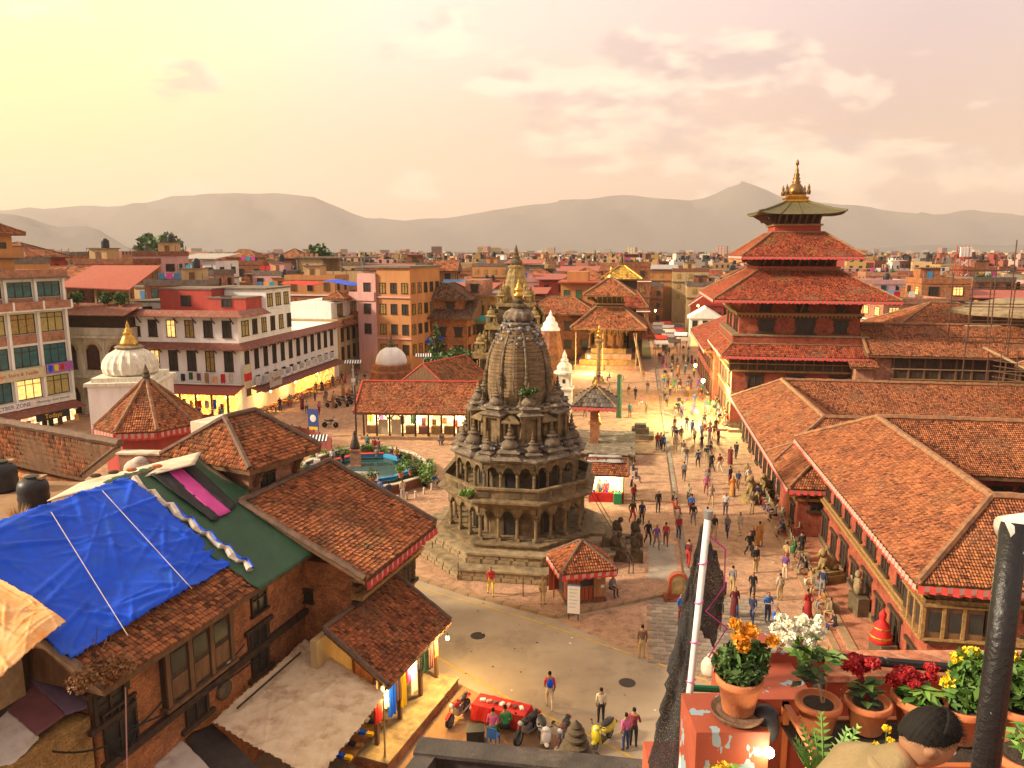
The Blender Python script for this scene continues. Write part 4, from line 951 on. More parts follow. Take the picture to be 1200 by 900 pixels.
MB().box(cx - 2.4, cx + 2.4, cx - 2.4, cx + 2.4, 21.1, 22.1).ob('storey', 'plaster_red', tw_); MB().box(cx - 2.6, cx + 2.6, cx - 2.6, cx + 2.6, 22.1, 22.3).ob('cornice', 'wood_gold', tw_); MB().box(cx - 2.35, cx + 2.35, cx - 2.35, cx + 2.35, 22.3, 23.8).ob('storey', 'wood_dark', tw_)
for i in range(7): strut(tw_, (cx - 2.1 + i * .7, cx - 2.35, 22.3), 0, 1.7, 1.0); strut(tw_, (cx - 2.35, cx - 2.1 + i * .7, 22.3), W90, 1.7, 1.0)
# top roof: copper with upturned corners
def curved_roof(parent, cx, cy, half, zE, top, zT, mat, ribmat, up=.35):
 mb = MB(); N = 8; vs = []; fs = []; rows = 5
 for j in range(rows + 1):
  t = j / rows; h = half + (top - half) * t; z = zE + (zT - zE) * (t ** 1.25)
  for k in range(4):
   c_, d_ = [(-1, -1), (1, -1), (1, 1), (-1, 1)][k], [(1, -1), (1, 1), (-1, 1), (-1, -1)][k]
   for i in range(N):
    q = i / N; x = c_[0] + (d_[0] - c_[0]) * q; y = c_[1] + (d_[1] - c_[1]) * q
    vs.append((cx + x * h, cy + y * h, z + up * (1 - t) * (abs(2 * q - 1) ** 4)))
 n = 4 * N
 fs = [(j * n + i, j * n + (i + 1) % n, (j + 1) * n + (i + 1) % n, (j + 1) * n + i) for j in range(rows) for i in range(n)]
 fs += [tuple(range(rows * n, rows * n + n)), tuple(range(n - 1, -1, -1))]
 mb.add(vs, fs); ro = mb.ob('roof', mat, parent)
 for k in range(n):
  if k % 2: continue
  MB().tube([Vector(vs[j * n + k]) + Vector((0, 0, .03)) for j in range(rows + 1)], .06 if k % N else .12, 5).ob('roof_rib', ribmat, ro)
 return ro
curved_roof(tw_, cx, cx, 4.5, 23.25, 1.25, 24.7, 'copper_roof', 'copper_roof')
MB().lathe([(1.9, 24.65), (2.0, 24.8), (1.6, 25.0), (1.75, 25.2), (1.3, 25.35), (1.3, 25.5), (1.5, 25.55)], 4, cx, cx, R(45)).ob('spire_base', 'gilt', tw_)
MB().lathe([(.85, 25.5), (.95, 25.8), (.8, 26.3), (.5, 26.7), (.38, 26.8), (.5, 26.95), (.3, 27.1), (.42, 27.3), (.26, 27.5), (.34, 27.7), (.18, 27.95), (.2, 28.2), (.1, 28.5), (.07, 28.7), (.2, 28.85), (.15, 29.1), (0, 29.45)], 12, cx, cx).ob('spire', 'bronze', tw_, smooth=True)
for sx in (-1, 1):
 for sy in (-1, 1): MB().lathe([(.18, 25.5), (.24, 25.8), (.12, 26.1), (.16, 26.25), (0, 26.7)], 8, cx + sx * 1.15, cx + sy * 1.15).ob('pinnacle', 'bronze', tw_)

# ================================================================== PAGODAS AND MONUMENTS OF THE SQUARE
pa = thing('pagoda_temple', 'two-roofed pagoda temple with arcade on a stepped brick base in the square', 'temple', LW(-4.6, 125.5), -AX)
q = 5.6
for i in range(4): MB().box(-q + i * .9, q - i * .9 if i else q, i * .9, 11.5, i * .85, (i + 1) * .85).ob('plinth_step', 'brick_yellow' if i % 2 else 'brick_pale', pa)
cxp, cyp = 0, 6.6
MB().box(-2.4, 2.4, cyp - 2.4, cyp + 2.4, 3.4, 7.4).ob('cell_wall', 'brick_old', pa)
cm_ = MB().bc(0, 0, .12, .5, .5, .24).cyl(0, 0, .2, 2.3, .17, .15, 8).bc(0, 0, 2.4, .9, .34, .2).mesh('column', ('wood',))
for i in range(6):
 for sy in (-1, 1): obj('column', cm_, pa, (-3.2 + i * 1.28, cyp + sy * 3.2, 3.4)); obj('column', cm_, pa, (sy * 3.2, cyp - 3.2 + i * 1.28, 3.4))
for i in range(5):
 ar = MB(); ar.box(-.64, .64, -.1, .1, .45, .75)
 for k in range(6):
  a, b = math.pi * k / 6, math.pi * (k + 1) / 6
  ar.add([(-.5 * math.cos(a), -.1, .45 * math.sin(a)), (-.5 * math.cos(b), -.1, .45 * math.sin(b)), (-.64 * math.cos(b), -.1, .62), (-.64 * math.cos(a), -.1, .62)], [(0, 1, 2, 3)])
 ar.ob('arch', 'wood_gold', pa, (-2.56 + i * 1.28, cyp - 3.2, 5.55))
MB().box(-3.5, 3.5, cyp - 3.5, cyp + 3.5, 6.3, 6.7).ob('beam', 'wood', pa)
tier(pa, 0, cyp, 6.2, 6.9, 2.2, 10.0, 'tile', False, tw=.26, th=.34, capr=.22)
MB().box(-2.2, 2.2, cyp - 2.2, cyp + 2.2, 9.8, 12.6).ob('storey', 'wood_dark', pa); MB().box(-2.5, 2.5, cyp - 2.5, cyp + 2.5, 10.6, 10.8).ob('cornice', 'wood_gold', pa)
for i in range(6): strut(pa, (-2 + i * .8, cyp - 2.2, 10.8), 0, 1.6, 1.3); strut(pa, (-2.2, cyp - 2 + i * .8, 10.8), W90, 1.6, 1.3)
for i in range(8): strut(pa, (-3 + i * .85, cyp - 3.4, 5.6), 0, 2.2, 1.3)
tier(pa, 0, cyp, 4.3, 12.2, .35, 14.8, 'tile', False, tw=.26, th=.34, capr=.18)
MB().lathe([(.5, 14.7), (.6, 15.0), (.45, 15.4), (.2, 15.6), (.3, 15.9), (.12, 16.1), (.16, 16.3), (0, 16.8)], 10, 0, cyp).ob('finial', 'gilt', pa)
for x in (-5.2, -.8, 4.6): MB().tube([(x, -.6, 0), (x, -.6, 6.4)], .08, 6).ob('scaffold_pole', 'wood_pale', pa)
MB().bar((5.6, -1.2, 0), (4.2, 1.5, 6.2), .3).ob('prop_beam', 'wood_pale', pa)
pg = thing('pagoda_temple', 'three-roofed pagoda temple with a gilded top roof behind the arcaded pagoda', 'temple', LW(-3.0, 143), -AX)
MB().box(-4, 4, -4, 4, 0, 8).ob('wall', 'brick', pg)
tier(pg, 0, 0, 6.2, 4.3, 4.2, 7.6, 'tile_red', False, tw=.28, th=.36); tier(pg, 0, 0, 5.0, 9.5, 2.8, 12.4, 'tile_red', False, tw=.28, th=.36)
MB().box(-2.8, 2.8, -2.8, 2.8, 7.5, 15).ob('storey', 'wood_dark', pg); tier(pg, 0, 0, 3.7, 14.5, .5, 16.7, 'gilt_tile', False, tw=.4, th=.5, ridge='gilt')
for i in range(6): window(pg, (-3.2 + i * 1.28, -4, 2), 0, .7, 1.4, 'newar')
MB().lathe([(.4, 16.6), (.5, 16.9), (.2, 17.3), (.28, 17.6), (0, 19)], 8).ob('finial', 'stone_dark', pg)
MB().box(-1.5, 1.5, -6.5, -4.1, 0, 2.4).ob('porch_wall', 'brick_yellow', pg)

# grey stone spired temple behind the octagonal one
ks = thing('stone_spire_temple', 'tall carved stone spire temple standing behind the octagonal temple', 'temple', LW(-15.6, 99), -AX)
MB().box(-6.5, 6.5, -6.5, 6.5, 0, 1.4).ob('plinth', 'stone', ks); MB().box(-5.6, 5.6, -5.6, 5.6, 1.4, 2.8).ob('plinth', 'stone', ks)
def kiosk(parent, x, y, z, s):
 b = MB()
 for sx in (-1, 1):
  for sy in (-1, 1): b.box(sx * .5 - .09, sx * .5 + .09, sy * .5 - .09, sy * .5 + .09, 0, 1.1)
 b.box(-.62, .62, -.62, .62, 0, .1); b.lathe([(1.0, 1.1), (1.05, 1.2), (.7, 1.42)], 4, rot=R(45)); b.lathe([(.5, 1.42), (.56, 1.6), (.4, 1.9), (.15, 2.05), (.2, 2.15), (0, 2.6)], 10)
 me = WIN.setdefault('kiosk', b.mesh('roof_kiosk', ('stone_gold',)))
 o = obj('roof_kiosk', me, parent, (x, y, z)); o.scale = (s, s, s); return o
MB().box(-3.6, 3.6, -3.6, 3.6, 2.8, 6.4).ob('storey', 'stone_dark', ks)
colm = MB().bc(0, 0, .1, .4, .4, .2).cyl(0, 0, .2, 3.0, .16, .14, 8).bc(0, 0, 3.1, .55, .55, .25).mesh('column', ('stone_gold',))
for i in range(7):
 for sx in (-1, 1): obj('column', colm, ks, (-4.5 + i * 1.5, sx * 4.5, 2.8)); obj('column', colm, ks, (sx * 4.5, -4.5 + i * 1.5, 2.8))
MB().box(-4.9, 4.9, -4.9, 4.9, 6.0, 6.7).ob('cornice', 'stone_gold', ks)
for i in range(4):
 for sx in (-1, 1): kiosk(ks, -4 + i * 2.67, sx * 4, 6.7, 1.0); kiosk(ks, sx * 4, -4 + i * 2.67, 6.7, 1.0) if 0 < i < 3 else None
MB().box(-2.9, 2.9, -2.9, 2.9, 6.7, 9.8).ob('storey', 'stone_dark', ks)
for i in range(5):
 for sx in (-1, 1): o_ = obj('column', colm, ks, (-3.2 + i * 1.6, sx * 3.2, 6.7)); o_.scale = (.8, .8, .9); o_ = obj('column', colm, ks, (sx * 3.2, -3.2 + i * 1.6, 6.7)); o_.scale = (.8, .8, .9)
MB().box(-3.5, 3.5, -3.5, 3.5, 9.55, 10.1).ob('cornice', 'stone_gold', ks)
for i in range(3):
 for sx in (-1, 1): kiosk(ks, -2.8 + i * 2.8, sx * 2.8, 10.1, .95); kiosk(ks, sx * 2.8, 0, 10.1, .95)
MB().box(-2.0, 2.0, -2.0, 2.0, 10.1, 12.6).ob('storey', 'stone_dark', ks); MB().box(-2.3, 2.3, -2.3, 2.3, 12.4, 12.8).ob('cornice', 'stone_gold', ks)
for sx in (-1, 1):
 for sy in (-1, 1): kiosk(ks, sx * 1.7, sy * 1.7, 12.8, .8)
sp_ = MB(); sp_.lathe([(1.55, 12.7), (1.6, 13.4), (1.5, 14.4), (1.3, 15.6), (1.05, 16.6), (.85, 17.2), (1.0, 17.3), (1.0, 17.5), (.6, 17.7)], 32, rib=.07, ribn=8); sp_.ob('spire', 'stone_gold', ks)
MB().lathe([(.6, 17.6), (.85, 17.8), (.8, 18.1), (.45, 18.4), (.55, 18.6), (.3, 18.9), (.38, 19.1), (.2, 19.3), (.24, 19.5), (0, 20.3)], 12).ob('finial', 'stone_dark', ks)
for sx in (-1, 1): MB().lathe([(.5, 12.8), (.55, 13.3), (.4, 14.2), (.2, 14.7), (.25, 14.9), (0, 15.4)], 12, sx * 1.35, -1.35).ob('turret', 'stone_gold', ks)

# brick spire with white cap, beside it
bs = thing('brick_spire', 'tapering brown brick spire with a white plastered cap', 'temple', Vector((at(645, 400, 96).x, 96, 0)), -AX)
MB().lathe([(2.0, 0), (2.0, 3.2), (1.75, 3.3), (1.72, 5.0), (1.55, 7.0), (1.2, 9.0), (1.05, 9.7)], 16, rib=.05, ribn=8).ob('shaft', 'brick_old', bs)
MB().lathe([(1.2, 9.6), (1.22, 9.8), (.95, 10.1), (.9, 10.5), (.6, 10.8), (.5, 11.2), (.25, 11.4), (.2, 11.6), (0, 12.2)], 14).ob('cap', 'plaster_white', bs)
# white votive shrine
vsn = thing('votive_shrine', 'small whitewashed stepped shrine between the octagonal temple and the bell', 'shrine', G(661, 482, .14), -AX)
MB().box(-.95, .95, -.95, .95, 0, 2.8).ob('base', 'lime_white', vsn); MB().box(-.5, .5, -.98, -.952, .3, 2.1).ob('niche', 'pane', vsn)
MB().lathe([(1.6, 2.8), (1.6, 3.0), (1.3, 3.1)], 4, rot=R(45)).ob('cornice', 'lime_white', vsn)
MB().box(-.85, .85, -.85, .85, 3.1, 4.7).ob('drum', 'lime_white', vsn); MB().box(-.15, .15, -.88, -.852, 3.6, 4.1).ob('niche', 'pane', vsn)
MB().lathe([(1.3, 4.7), (1.3, 4.9), (.9, 5.1), (.95, 5.5), (.7, 5.9), (.4, 6.1), (.5, 6.3), (.25, 6.6), (.3, 6.8), (0, 7.6)], 12, rot=.2).ob('dome', 'lime_white', vsn)
# bell pavilion on its stone platform
bp_ = thing('stone_platform', 'grey stone platform carrying the bell pavilion', 'platform', LW(-7.4, 68.3, .14), -AX)
MB().box(0, 7.4, 0, 9, 0, .9).ob('platform_base', 'stone_dark', bp_); MB().box(-.15, 7.55, -.15, 9.1, .902, 1.1).ob('coping', 'stone_top', bp_)
for i in range(6): MB().box(.2 + i * 1.2, .9 + i * 1.2, -.28, -.16, 1.0, 1.1).ob('ledge_stone', 'stone_top', bp_)
bl = thing('bell_pavilion', 'bell pavilion of two stout brick piers under a grey hipped roof with red fringe', 'bell pavilion', Vector((at(697, 510, 73).x, 73.0, 1.24)), -AX)
for sx in (-1, 1): MB().box(sx * .0 - .38, .38, sx * 1.2 - .38, sx * 1.2 + .38, 0, 3.5).ob('pier', 'brick_old', bl); MB().box(-.5, .5, sx * 1.2 - .5, sx * 1.2 + .5, 3.1, 3.35).ob('pier_cap', 'stone_pale', bl)
MB().box(-.2, .2, -1.7, 1.7, 3.35, 3.65).ob('beam', 'wood', bl)
MB().lathe([(.62, 1.5), (.66, 1.6), (.5, 1.9), (.42, 2.5), (.3, 2.8), (.08, 2.9), (.08, 3.4)], 14).ob('bell', 'gilt', bl, smooth=True)
hip_roof(bl, -2.1, 2.1, -2.4, 2.4, 3.7, 5.3, 2.0, 2.2, 'tile_grey', .3, .5, fringe=(0, 3), ridge='wood_gold', capr=.07)
MB().lathe([(.2, 5.2), (.25, 5.5), (.1, 5.7), (0, 6.0)], 8).ob('finial', 'gilt', bl)
# royal column
kc = thing('royal_column', 'tall stone column topped by a small gilded kneeling statue', 'column', G(701, 449, .14), -AX)
MB().lathe([(1.2, 0), (1.2, .5), (.9, .6), (.9, 1.0)], 4, rot=R(45)).ob('pedestal', 'stone_gold', kc); MB().lathe([(.36, 1.0), (.30, 2), (.28, 5.6), (.34, 5.7), (.3, 5.9), (.55, 6.2), (.7, 6.4), (.5, 6.6)], 12).ob('shaft', 'stone_gold', kc)
st = MB(); st.ell((0, 0, 7.0), (.42, .38, .42), 10, 7); st.ell((0, 0, 7.55), (.28, .22, .4), 9, 7); st.ell((0, -.05, 8.1), (.18, .18, .22), 8, 6); st.lathe([(.2, 8.2), (.14, 8.35), (.05, 8.5), (0, 8.8)], 8); st.tube([(.25, 0, 7.8), (.3, -.2, 7.5), (.05, -.35, 7.6)], .07, 6); st.tube([(-.25, 0, 7.8), (-.3, -.2, 7.5), (-.05, -.35, 7.6)], .07, 6)
st.ob('statue', 'gilt', kc, smooth=True)
MB().lathe([(.32, 0), (.30, 2.6), (.28, 5.2), (.3, 5.25), (0, 5.3)], 10).ob('wrapped_post', 'green_tarp', None, G(725, 491, 0), -AX, label='round post wrapped in dark green sheet standing in the square', cat='post')
# ================================================================== OLD HOUSES ON THE LEFT
def hitp(x, y, P0, n):
 d = ray(x, y); o = Vector((0, 0, CAMZ)); t = (P0 - o).dot(n) / d.dot(n); return o + d * t
def frame(O, deg):
 a = R(deg); ex = Vector((math.cos(a), -math.sin(a), 0)); ey = Vector((math.sin(a), math.cos(a), 0)); O = Vector((O[0], O[1], 0))
 return dict(O=O, ex=ex, ey=ey, rz=-a, to=lambda p: ((p - O).dot(ex), (p - O).dot(ey), p.z), fr=lambda x, y, z=0: O + ex * x + ey * y + Vector((0, 0, z)))
WE = R(90)
def cloth(name, mat, corners, parent=None, nu=26, nv=26, wr=.06, sag=0, seed=1, folds=7, edge=.02, dirv=None, thick=.012, **k):
 """a sheet between four corners (a, b, c, d going round), with folds, creases and sag"""
 r_ = random.Random(seed); a, b, c, d = (Vector(p) for p in corners)
 n = (b - a).cross(d - a).normalized()
 if n.z < 0: n = -n
 fl = [(r_.uniform(-1, 1), r_.uniform(-1, 1), r_.uniform(0, 6.3), r_.uniform(.5, 1)) for _ in range(folds)]
 cr = [(r_.random(), r_.random(), r_.uniform(0, 6.3), r_.uniform(.008, .03), r_.uniform(.3, 1), r_.uniform(.1, .5)) for _ in range(folds * 2)]
 vs = []
 for j in range(nv + 1):
  for i in range(nu + 1):
   u, v = i / nu, j / nv
   p = a * (1 - u) * (1 - v) + b * u * (1 - v) + c * u * v + d * (1 - u) * v
   h = 0
   for kx, ky, ph, am in fl: h += am * .16 * math.sin((kx * u + ky * v) * 11 + ph + 2 * math.sin(3 * v + ph))
   for cu, cv, th_, w, am, ln in cr:             # sharp creases of limited length
    s = abs((u - cu) * math.cos(th_) + (v - cv) * math.sin(th_))
    if s < w: t = abs((v - cv) * math.cos(th_) - (u - cu) * math.sin(th_)) / ln; h += am * (1 - s / w) * max(0, 1 - t)
   e_ = 0
   if i in (0, nu): e_ = edge * r_.uniform(-1, 1)
   if j in (0, nv): p = p + (d - a).normalized() * edge * r_.uniform(-1, 1)
   p = p + (b - a).normalized() * e_ + n * (h * wr) - Vector((0, 0, sag * 4 * u * (1 - u) * v ** .5 * (1 - v) * 2))
   vs.append(p)
 o0 = Vector(k.get('loc') or (0, 0, 0));
 base = sum(vs, Vector()) / len(vs) if parent is None else Vector((0, 0, 0))
 mb = MB(); mb.add([p - base for p in vs], [(j * (nu + 1) + i, j * (nu + 1) + i + 1, (j + 1) * (nu + 1) + i + 1, (j + 1) * (nu + 1) + i) for j in range(nv) for i in range(nu)])
 if ((b - a).cross(d - a)).z < 0: mb.f = [tuple(reversed(f)) for f in mb.f]
 o = mb.ob(name, mat, parent, base if parent is None else None, smooth=True, **k)
 s = o.modifiers.new('thickness', 'SOLIDIFY'); s.thickness = thick; s.offset = 1
 return o
# ---- brick house under the blue and green tarpaulins
F1 = frame((-8.07, 29.7), 18)
h1 = thing('brick_house', 'old red brick house under the blue and green tarpaulins at left', 'house', F1['O'], F1['rz'])
MB().box(-11.6, -.75, -10.3, .25, 0, 7.4).ob('wall', 'brick_old', h1)
roof1 = hip_roof(h1, -12.4, 0, -10.6, .45, 7.3, 10.5, 6.2, 0, 'tile_old', .14, .2, ridge='ridge_old', capr=.12)
MB().box(-.76, -.55, -10.3, .25, 4.35, 4.6).ob('floor_band', 'wood_dark', h1)
P1, N1 = F1['fr'](0, 0, 7.3), (F1['ex'] * 3.2 + Vector((0, 0, 6.2))).normalized()
def onw(x, y, lx, F):
 p = hitp(x, y, F['fr'](lx, 0), F['ex']); return F['to'](p)
# timber strip window of three bays under the eave
a, b = onw(190, 792, -.75, F1), onw(265, 742, -.75, F1)
zz = 5.0; L = b[1] - a[1]
sw = MB(); sw.box(-.76, -.55, a[1] - .1, b[1] + .1, zz - .1, zz + 1.75); so_ = sw.ob('strip_window', 'wood_dark', h1)
for k in range(4): MB().box(-.58, -.48, a[1] + L * k / 3 - .09, a[1] + L * k / 3 + .09, zz - .1, zz + 1.75).ob('post', 'wood', so_)
for k in range(3):
 MB().box(-.56, -.535, a[1] + L * (k + .18) / 3, a[1] + L * (k + .82) / 3, zz + .95, zz + 1.6).ob('pane', 'pane', so_); MB().box(-.56, -.525, a[1] + L * (k + .16) / 3, a[1] + L * (k + .84) / 3, zz + .05, zz + .75).ob('panel', 'wood', so_)
MB().box(-.74, -.42, a[1] - .2, b[1] + .2, zz - .22, zz - .1).ob('sill', 'wood', so_)
for (x, y, w, h, st, pn_) in ((231, 842, .85, 1.7, 'newar', 'pane'), (305, 786, .8, 1.8, 'newar', 'pane'), (130, 838, .95, 1.0, 'newar', 'pane'), (303, 716, .8, .7, 'plain', 'pane'), (143, 880, 1.1, 1.5, 'plain', 'pane')):
 p = onw(x, y, -.75, F1); window(h1, (-.75, p[1], p[2]), WE, w, h, st, pn_)
MB().lathe([(.22, 0), (.2, .06), (.12, .1)], 12).ob('wall_lamp', 'steel', h1, (-.7, onw(263, 775, -.75, F1)[1], onw(263, 775, -.75, F1)[2]))
mt = MB(); mt.M = Matrix.Rotation(R(90), 4, 'Y'); mt.lathe([(.36, 0), (.34, .12), (.2, .2)], 14); p = onw(261, 808, -.75, F1); mt.ob('oval_plaque', 'stone_dark', h1, (-.72, p[1], p[2]))
# cables drooping along the wall
cb_ = MB()
for (x0, y0, x1, y1, dr_) in ((150, 852, 285, 755, .5), (60, 880, 190, 820, .6), (190, 820, 300, 770, .35), (120, 860, 160, 845, .9)):
 pa_, pb_ = F1['to'](hitp(x0, y0, F1['fr'](-.6, 0), F1['ex'])), F1['to'](hitp(x1, y1, F1['fr'](-.6, 0), F1['ex']))
 cb_.tube([Vector((-.55, pa_[1] + (pb_[1] - pa_[1]) * t / 12, pa_[2] + (pb_[2] - pa_[2]) * t / 12 - dr_ * (1 - (t / 6 - 1) ** 2))) for t in range(13)], .03, 5)
cb_.ob('cable', 'rubber', h1)
def onroof(x, y, off=.0): return hitp(x, y, P1 + N1 * off, N1)
def r1(lx, ly, off=.10): return F1['fr'](lx, ly, 7.3 - lx * 3.2 / 6.2) + N1 * off
# blue tarpaulin from the ridge, lower edge cut at a slant
bl_ = cloth('blue_tarpaulin', 'blue_tarp', (r1(-6.25, -10.75, .24), r1(-6.25, -3.1, .2), r1(-1.15, -3.75, .2), r1(-1.1, -10.7, .24)), nu=130, nv=100, wr=.10, seed=4, folds=34, edge=.05, label='bright blue tarpaulin spread over the brick house roof', cat='tarpaulin')
gt = cloth('green_tarpaulin', 'green_tarp', (r1(-6.5, -4.0, .13), r1(-6.3, .75, .15), r1(.15, .55, .16), r1(.15, -3.9, .13)), nu=40, nv=50, wr=.05, seed=8, folds=9, edge=.05, label='dark green tarpaulin stretched over the far end of the roof', cat='tarpaulin')
def rq(*p): return [onroof(x, y, .25) for x, y in p]
cloth('pink_cloth', 'pink_cloth', rq((191, 551), (207, 544), (270, 600), (256, 606)), nu=8, nv=20, wr=.03, seed=3, thick=.03, label='pink cloth drying on the green tarpaulin', cat='cloth')
cloth('black_cloth', 'black_cloth', rq((176, 556), (192, 550), (258, 607), (250, 611)), nu=8, nv=20, wr=.04, seed=5, thick=.03, label='black cloth drying left of the pink one on the tarpaulin', cat='cloth')
cloth('black_cloth', 'black_cloth', rq((208, 543), (222, 540), (277, 592), (269, 599)), nu=8, nv=20, wr=.04, seed=6, thick=.03, label='black cloth drying right of the pink one on the tarpaulin', cat='cloth')
rp = MB(); pts = [onroof(158 + i * 7.1, 562 + i * 5.4 + (3 if i % 3 else -2), .24) for i in range(20)]; rb_ = pts[0].copy()
rp.tube([p - rb_ for p in pts], [random.uniform(.06, .16) for _ in pts], 6); rp.mi = 1; rp.tube([p - rb_ + Vector((.1, .05, .06)) for p in pts[6:]], .06, 5)
rp.ob('twisted_sheet', ('white_tarp', 'blue_tarp'), None, rb_, label='twisted white and blue plastic sheet lying on the green tarpaulin', cat='sheet')
# pale metal sheet behind the ridge, with stones and a bamboo pole on it
cloth('roof_sheet', 'sheet_white', (G(55, 588, 10.2), G(228, 545, 10.7), G(236, 530, 10.9), G(95, 566, 10.4)), nu=20, nv=6, wr=.03, seed=12, thick=.04, label='long pale metal roofing sheet behind the blue tarpaulin', cat='sheet')
for i, (x, y) in enumerate(((112, 573), (133, 569), (154, 566), (184, 562))):
 s_ = MB(); s_.ell((0, 0, .06), (.22, .1, .09), 8, 5); s_.ob('weight_stone', 'terracotta' if i > 1 else 'stone_dark', None, G(x, y - 14, 10.75), .3, label='%s brick weighing down the pale roofing sheet' % ['leftmost dark', 'second dark', 'third reddish', 'rightmost reddish'][i], cat='brick', group='bricks on the roofing sheet')
for i, (p, q) in enumerate((((60, 600), (150, 745)), ((120, 575), (225, 690)))): MB().tube([onroof(p[0] + (q[0] - p[0]) * t / 9, p[1] + (q[1] - p[1]) * t / 9, .34 + .03 * (t % 2)) for t in range(10)], .014, 5).ob('rope', 'white_tarp', None, label='pale rope tied down over the blue tarpaulin, %s of two' % ('left' if i == 0 else 'right'), cat='rope', group='ropes over the blue tarpaulin')
# brick chimney block with sacks
ch = thing('brick_parapet', 'low brick parapet with plaster patches behind the tarpaulins', 'parapet', G(141, 560, 9.2), R(-4)); MB().box(0, 3.9, 0, .5, -.6, 1.1).ob('parapet_wall', 'brick_pale', ch); MB().box(-.08, 4, -.08, .58, 1.1, 1.18).ob('coping', 'plaster_old', ch)
for i, x in enumerate((1.0, 2.9)):
 s_ = MB(); s_.ell((0, 0, .4), (.62 - .1 * i, .3, .5), 12, 8); s_.ell((.1, -.05, .75), (.35, .22, .25), 9, 6)
 s_.ob('sack', 'white_tarp', None, G(141, 560, 9.2) + Vector((x, -.3, .1)), .2, smooth=True, label='%s pale sack leaning on the brick parapet' % ('left' if i == 0 else 'right'), cat='sack', group='sacks on the parapet')
# old tiled roof at far left
h4 = thing('old_house', 'old house with mossy dark tiled roof at the left edge', 'house', G(60, 556, 8.6).xy.to_3d())
o4 = Vector(h4.location)
A4, B4, C4 = G(-70, 520, 8.6), G(96, 557, 8.6), G(141, 522, 10.6); D4 = A4 + (C4 - B4)
loc4 = [p - o4 for p in (A4, B4, C4, D4)]
mb = MB(); mb.slab(loc4, .3); r4 = mb.ob('roof', 'wood', h4); obj('tiles', tile_mesh([loc4], .18, .24, mat='tile_old'), r4, kind='stuff')
MB().tube([loc4[3] + (loc4[2] - loc4[3]) * t / 30 + Vector((0, 0, .1 + random.uniform(-.03, .03))) for t in range(31)], .2, 6).ob('ridge_cap', 'ridge_old', r4)
MB().tube([loc4[1] + (loc4[2] - loc4[1]) * t / 8 + Vector((0, 0, .08)) for t in range(9)], .1, 6).ob('ridge_cap', 'ridge_old', r4)
w4 = MB(); w4.add([(p.x, p.y, z) for z in (0, 8.3) for p in (loc4[0] + Vector((0, .8, 0)), loc4[1] + Vector((-.6, .8, 0)), loc4[2] + Vector((-.6, -.4, 0)), loc4[3])], [(0, 1, 5, 4), (1, 2, 6, 5), (2, 3, 7, 6), (3, 0, 4, 7)]); w4.ob('wall', 'brick_old', h4)
window(h4, loc4[0] * .5 + loc4[1] * .5 + Vector((0, .75, -6.5)), R(-8), 1, 1.2, 'newar')
# flat earth roof in front of it with the tank and dry grass
fr_ = thing('flat_roof_house', 'low house with flat earthen roof and weeds at left edge', 'house', G(30, 640, 9.2).xy.to_3d()); of = Vector(fr_.location)
mb = MB(); mb.slab([G(-90, 640, 9.2) - of, G(30, 640, 9.2) - of, G(115, 598, 9.2) - of, G(105, 565, 9.2) - of, G(-60, 560, 9.2) - of], 9); mb.ob('roof_block', 'earth', fr_)
tk = thing('water_tank', 'black ribbed plastic water tank beside the dry grass', 'water tank', G(41, 595, 9.2)); MB().lathe([(.55, 0), (.58, .15), (.55, .3), (.58, .45), (.55, .6), (.58, .75), (.55, .95), (.5, 1.1), (.25, 1.25)], 20).ob('tank_body', 'black_plastic', tk, smooth=True); MB().lathe([(.25, 1.22), (.27, 1.32), (.1, 1.36)], 14).ob('lid', 'black_plastic', tk); MB().box(-.4, .45, -.1, .3, 1.2, 1.3).ob('board', 'wood_pale', tk)
tk2 = copy_tree(tk, G(5, 575, 9.2), .6, 'grey-topped water tank cut by the left edge of the picture')
for i, (x, y, s_, lb) in enumerate(((22, 610, 1.0, 'tuft of dry yellow grass in front of the black tank'), (5, 632, .8, 'tuft of dry yellow grass at the left picture edge'), (38, 590, .7, 'tuft of dry grass left of the black tank'))):
 t_ = thing('dry_grass', lb, 'grass', G(x, y, 9.2), 0, 'dry grass tufts on the flat roof'); g_ = MB(); T = []
 for k in range(170):
  a = random.uniform(0, 6.28); l = random.uniform(.3, .75) * s_; o_ = random.uniform(0, .25) * s_; e_ = o_ + random.uniform(.05, .45) * s_; q = Vector((-math.sin(a), math.cos(a), 0)) * .012
  r0 = Vector((math.cos(a) * o_, math.sin(a) * o_, 0)); r1_ = Vector((math.cos(a) * e_, math.sin(a) * e_, l)); g_.add([r0 - q, r0 + q, r1_], [(0, 1, 2)]); T.append(random.random())
 me = g_.mesh('blades', ('grass_dry',)); add_tint(me, T); obj('blades', me, t_)
# ---- weeds at the corner of the old house's eave
wd = thing('dry_weed', 'brown dry weed rooted in the roof edge beside the purple tarpaulin', 'plant', onroof(112, 800, .05))
obj('leaves', leaf_mesh('leaves', 'weed', [((0, 0, .25), (.55, .5, .3)), ((.5, .4, .3), (.5, .45, .3)), ((-.3, -.3, .2), (.35, .35, .3))], 900, .07, crown=1), wd)
for k in range(9): MB().tube([(random.uniform(-.3, .5), random.uniform(-.2, .4), 0), (random.uniform(-.2, .5), random.uniform(-.2, .4), .6), (random.uniform(-.2, .6), random.uniform(-.2, .4), random.uniform(.9, 1.6))], .012, 4).ob('stem', 'rusty', wd)
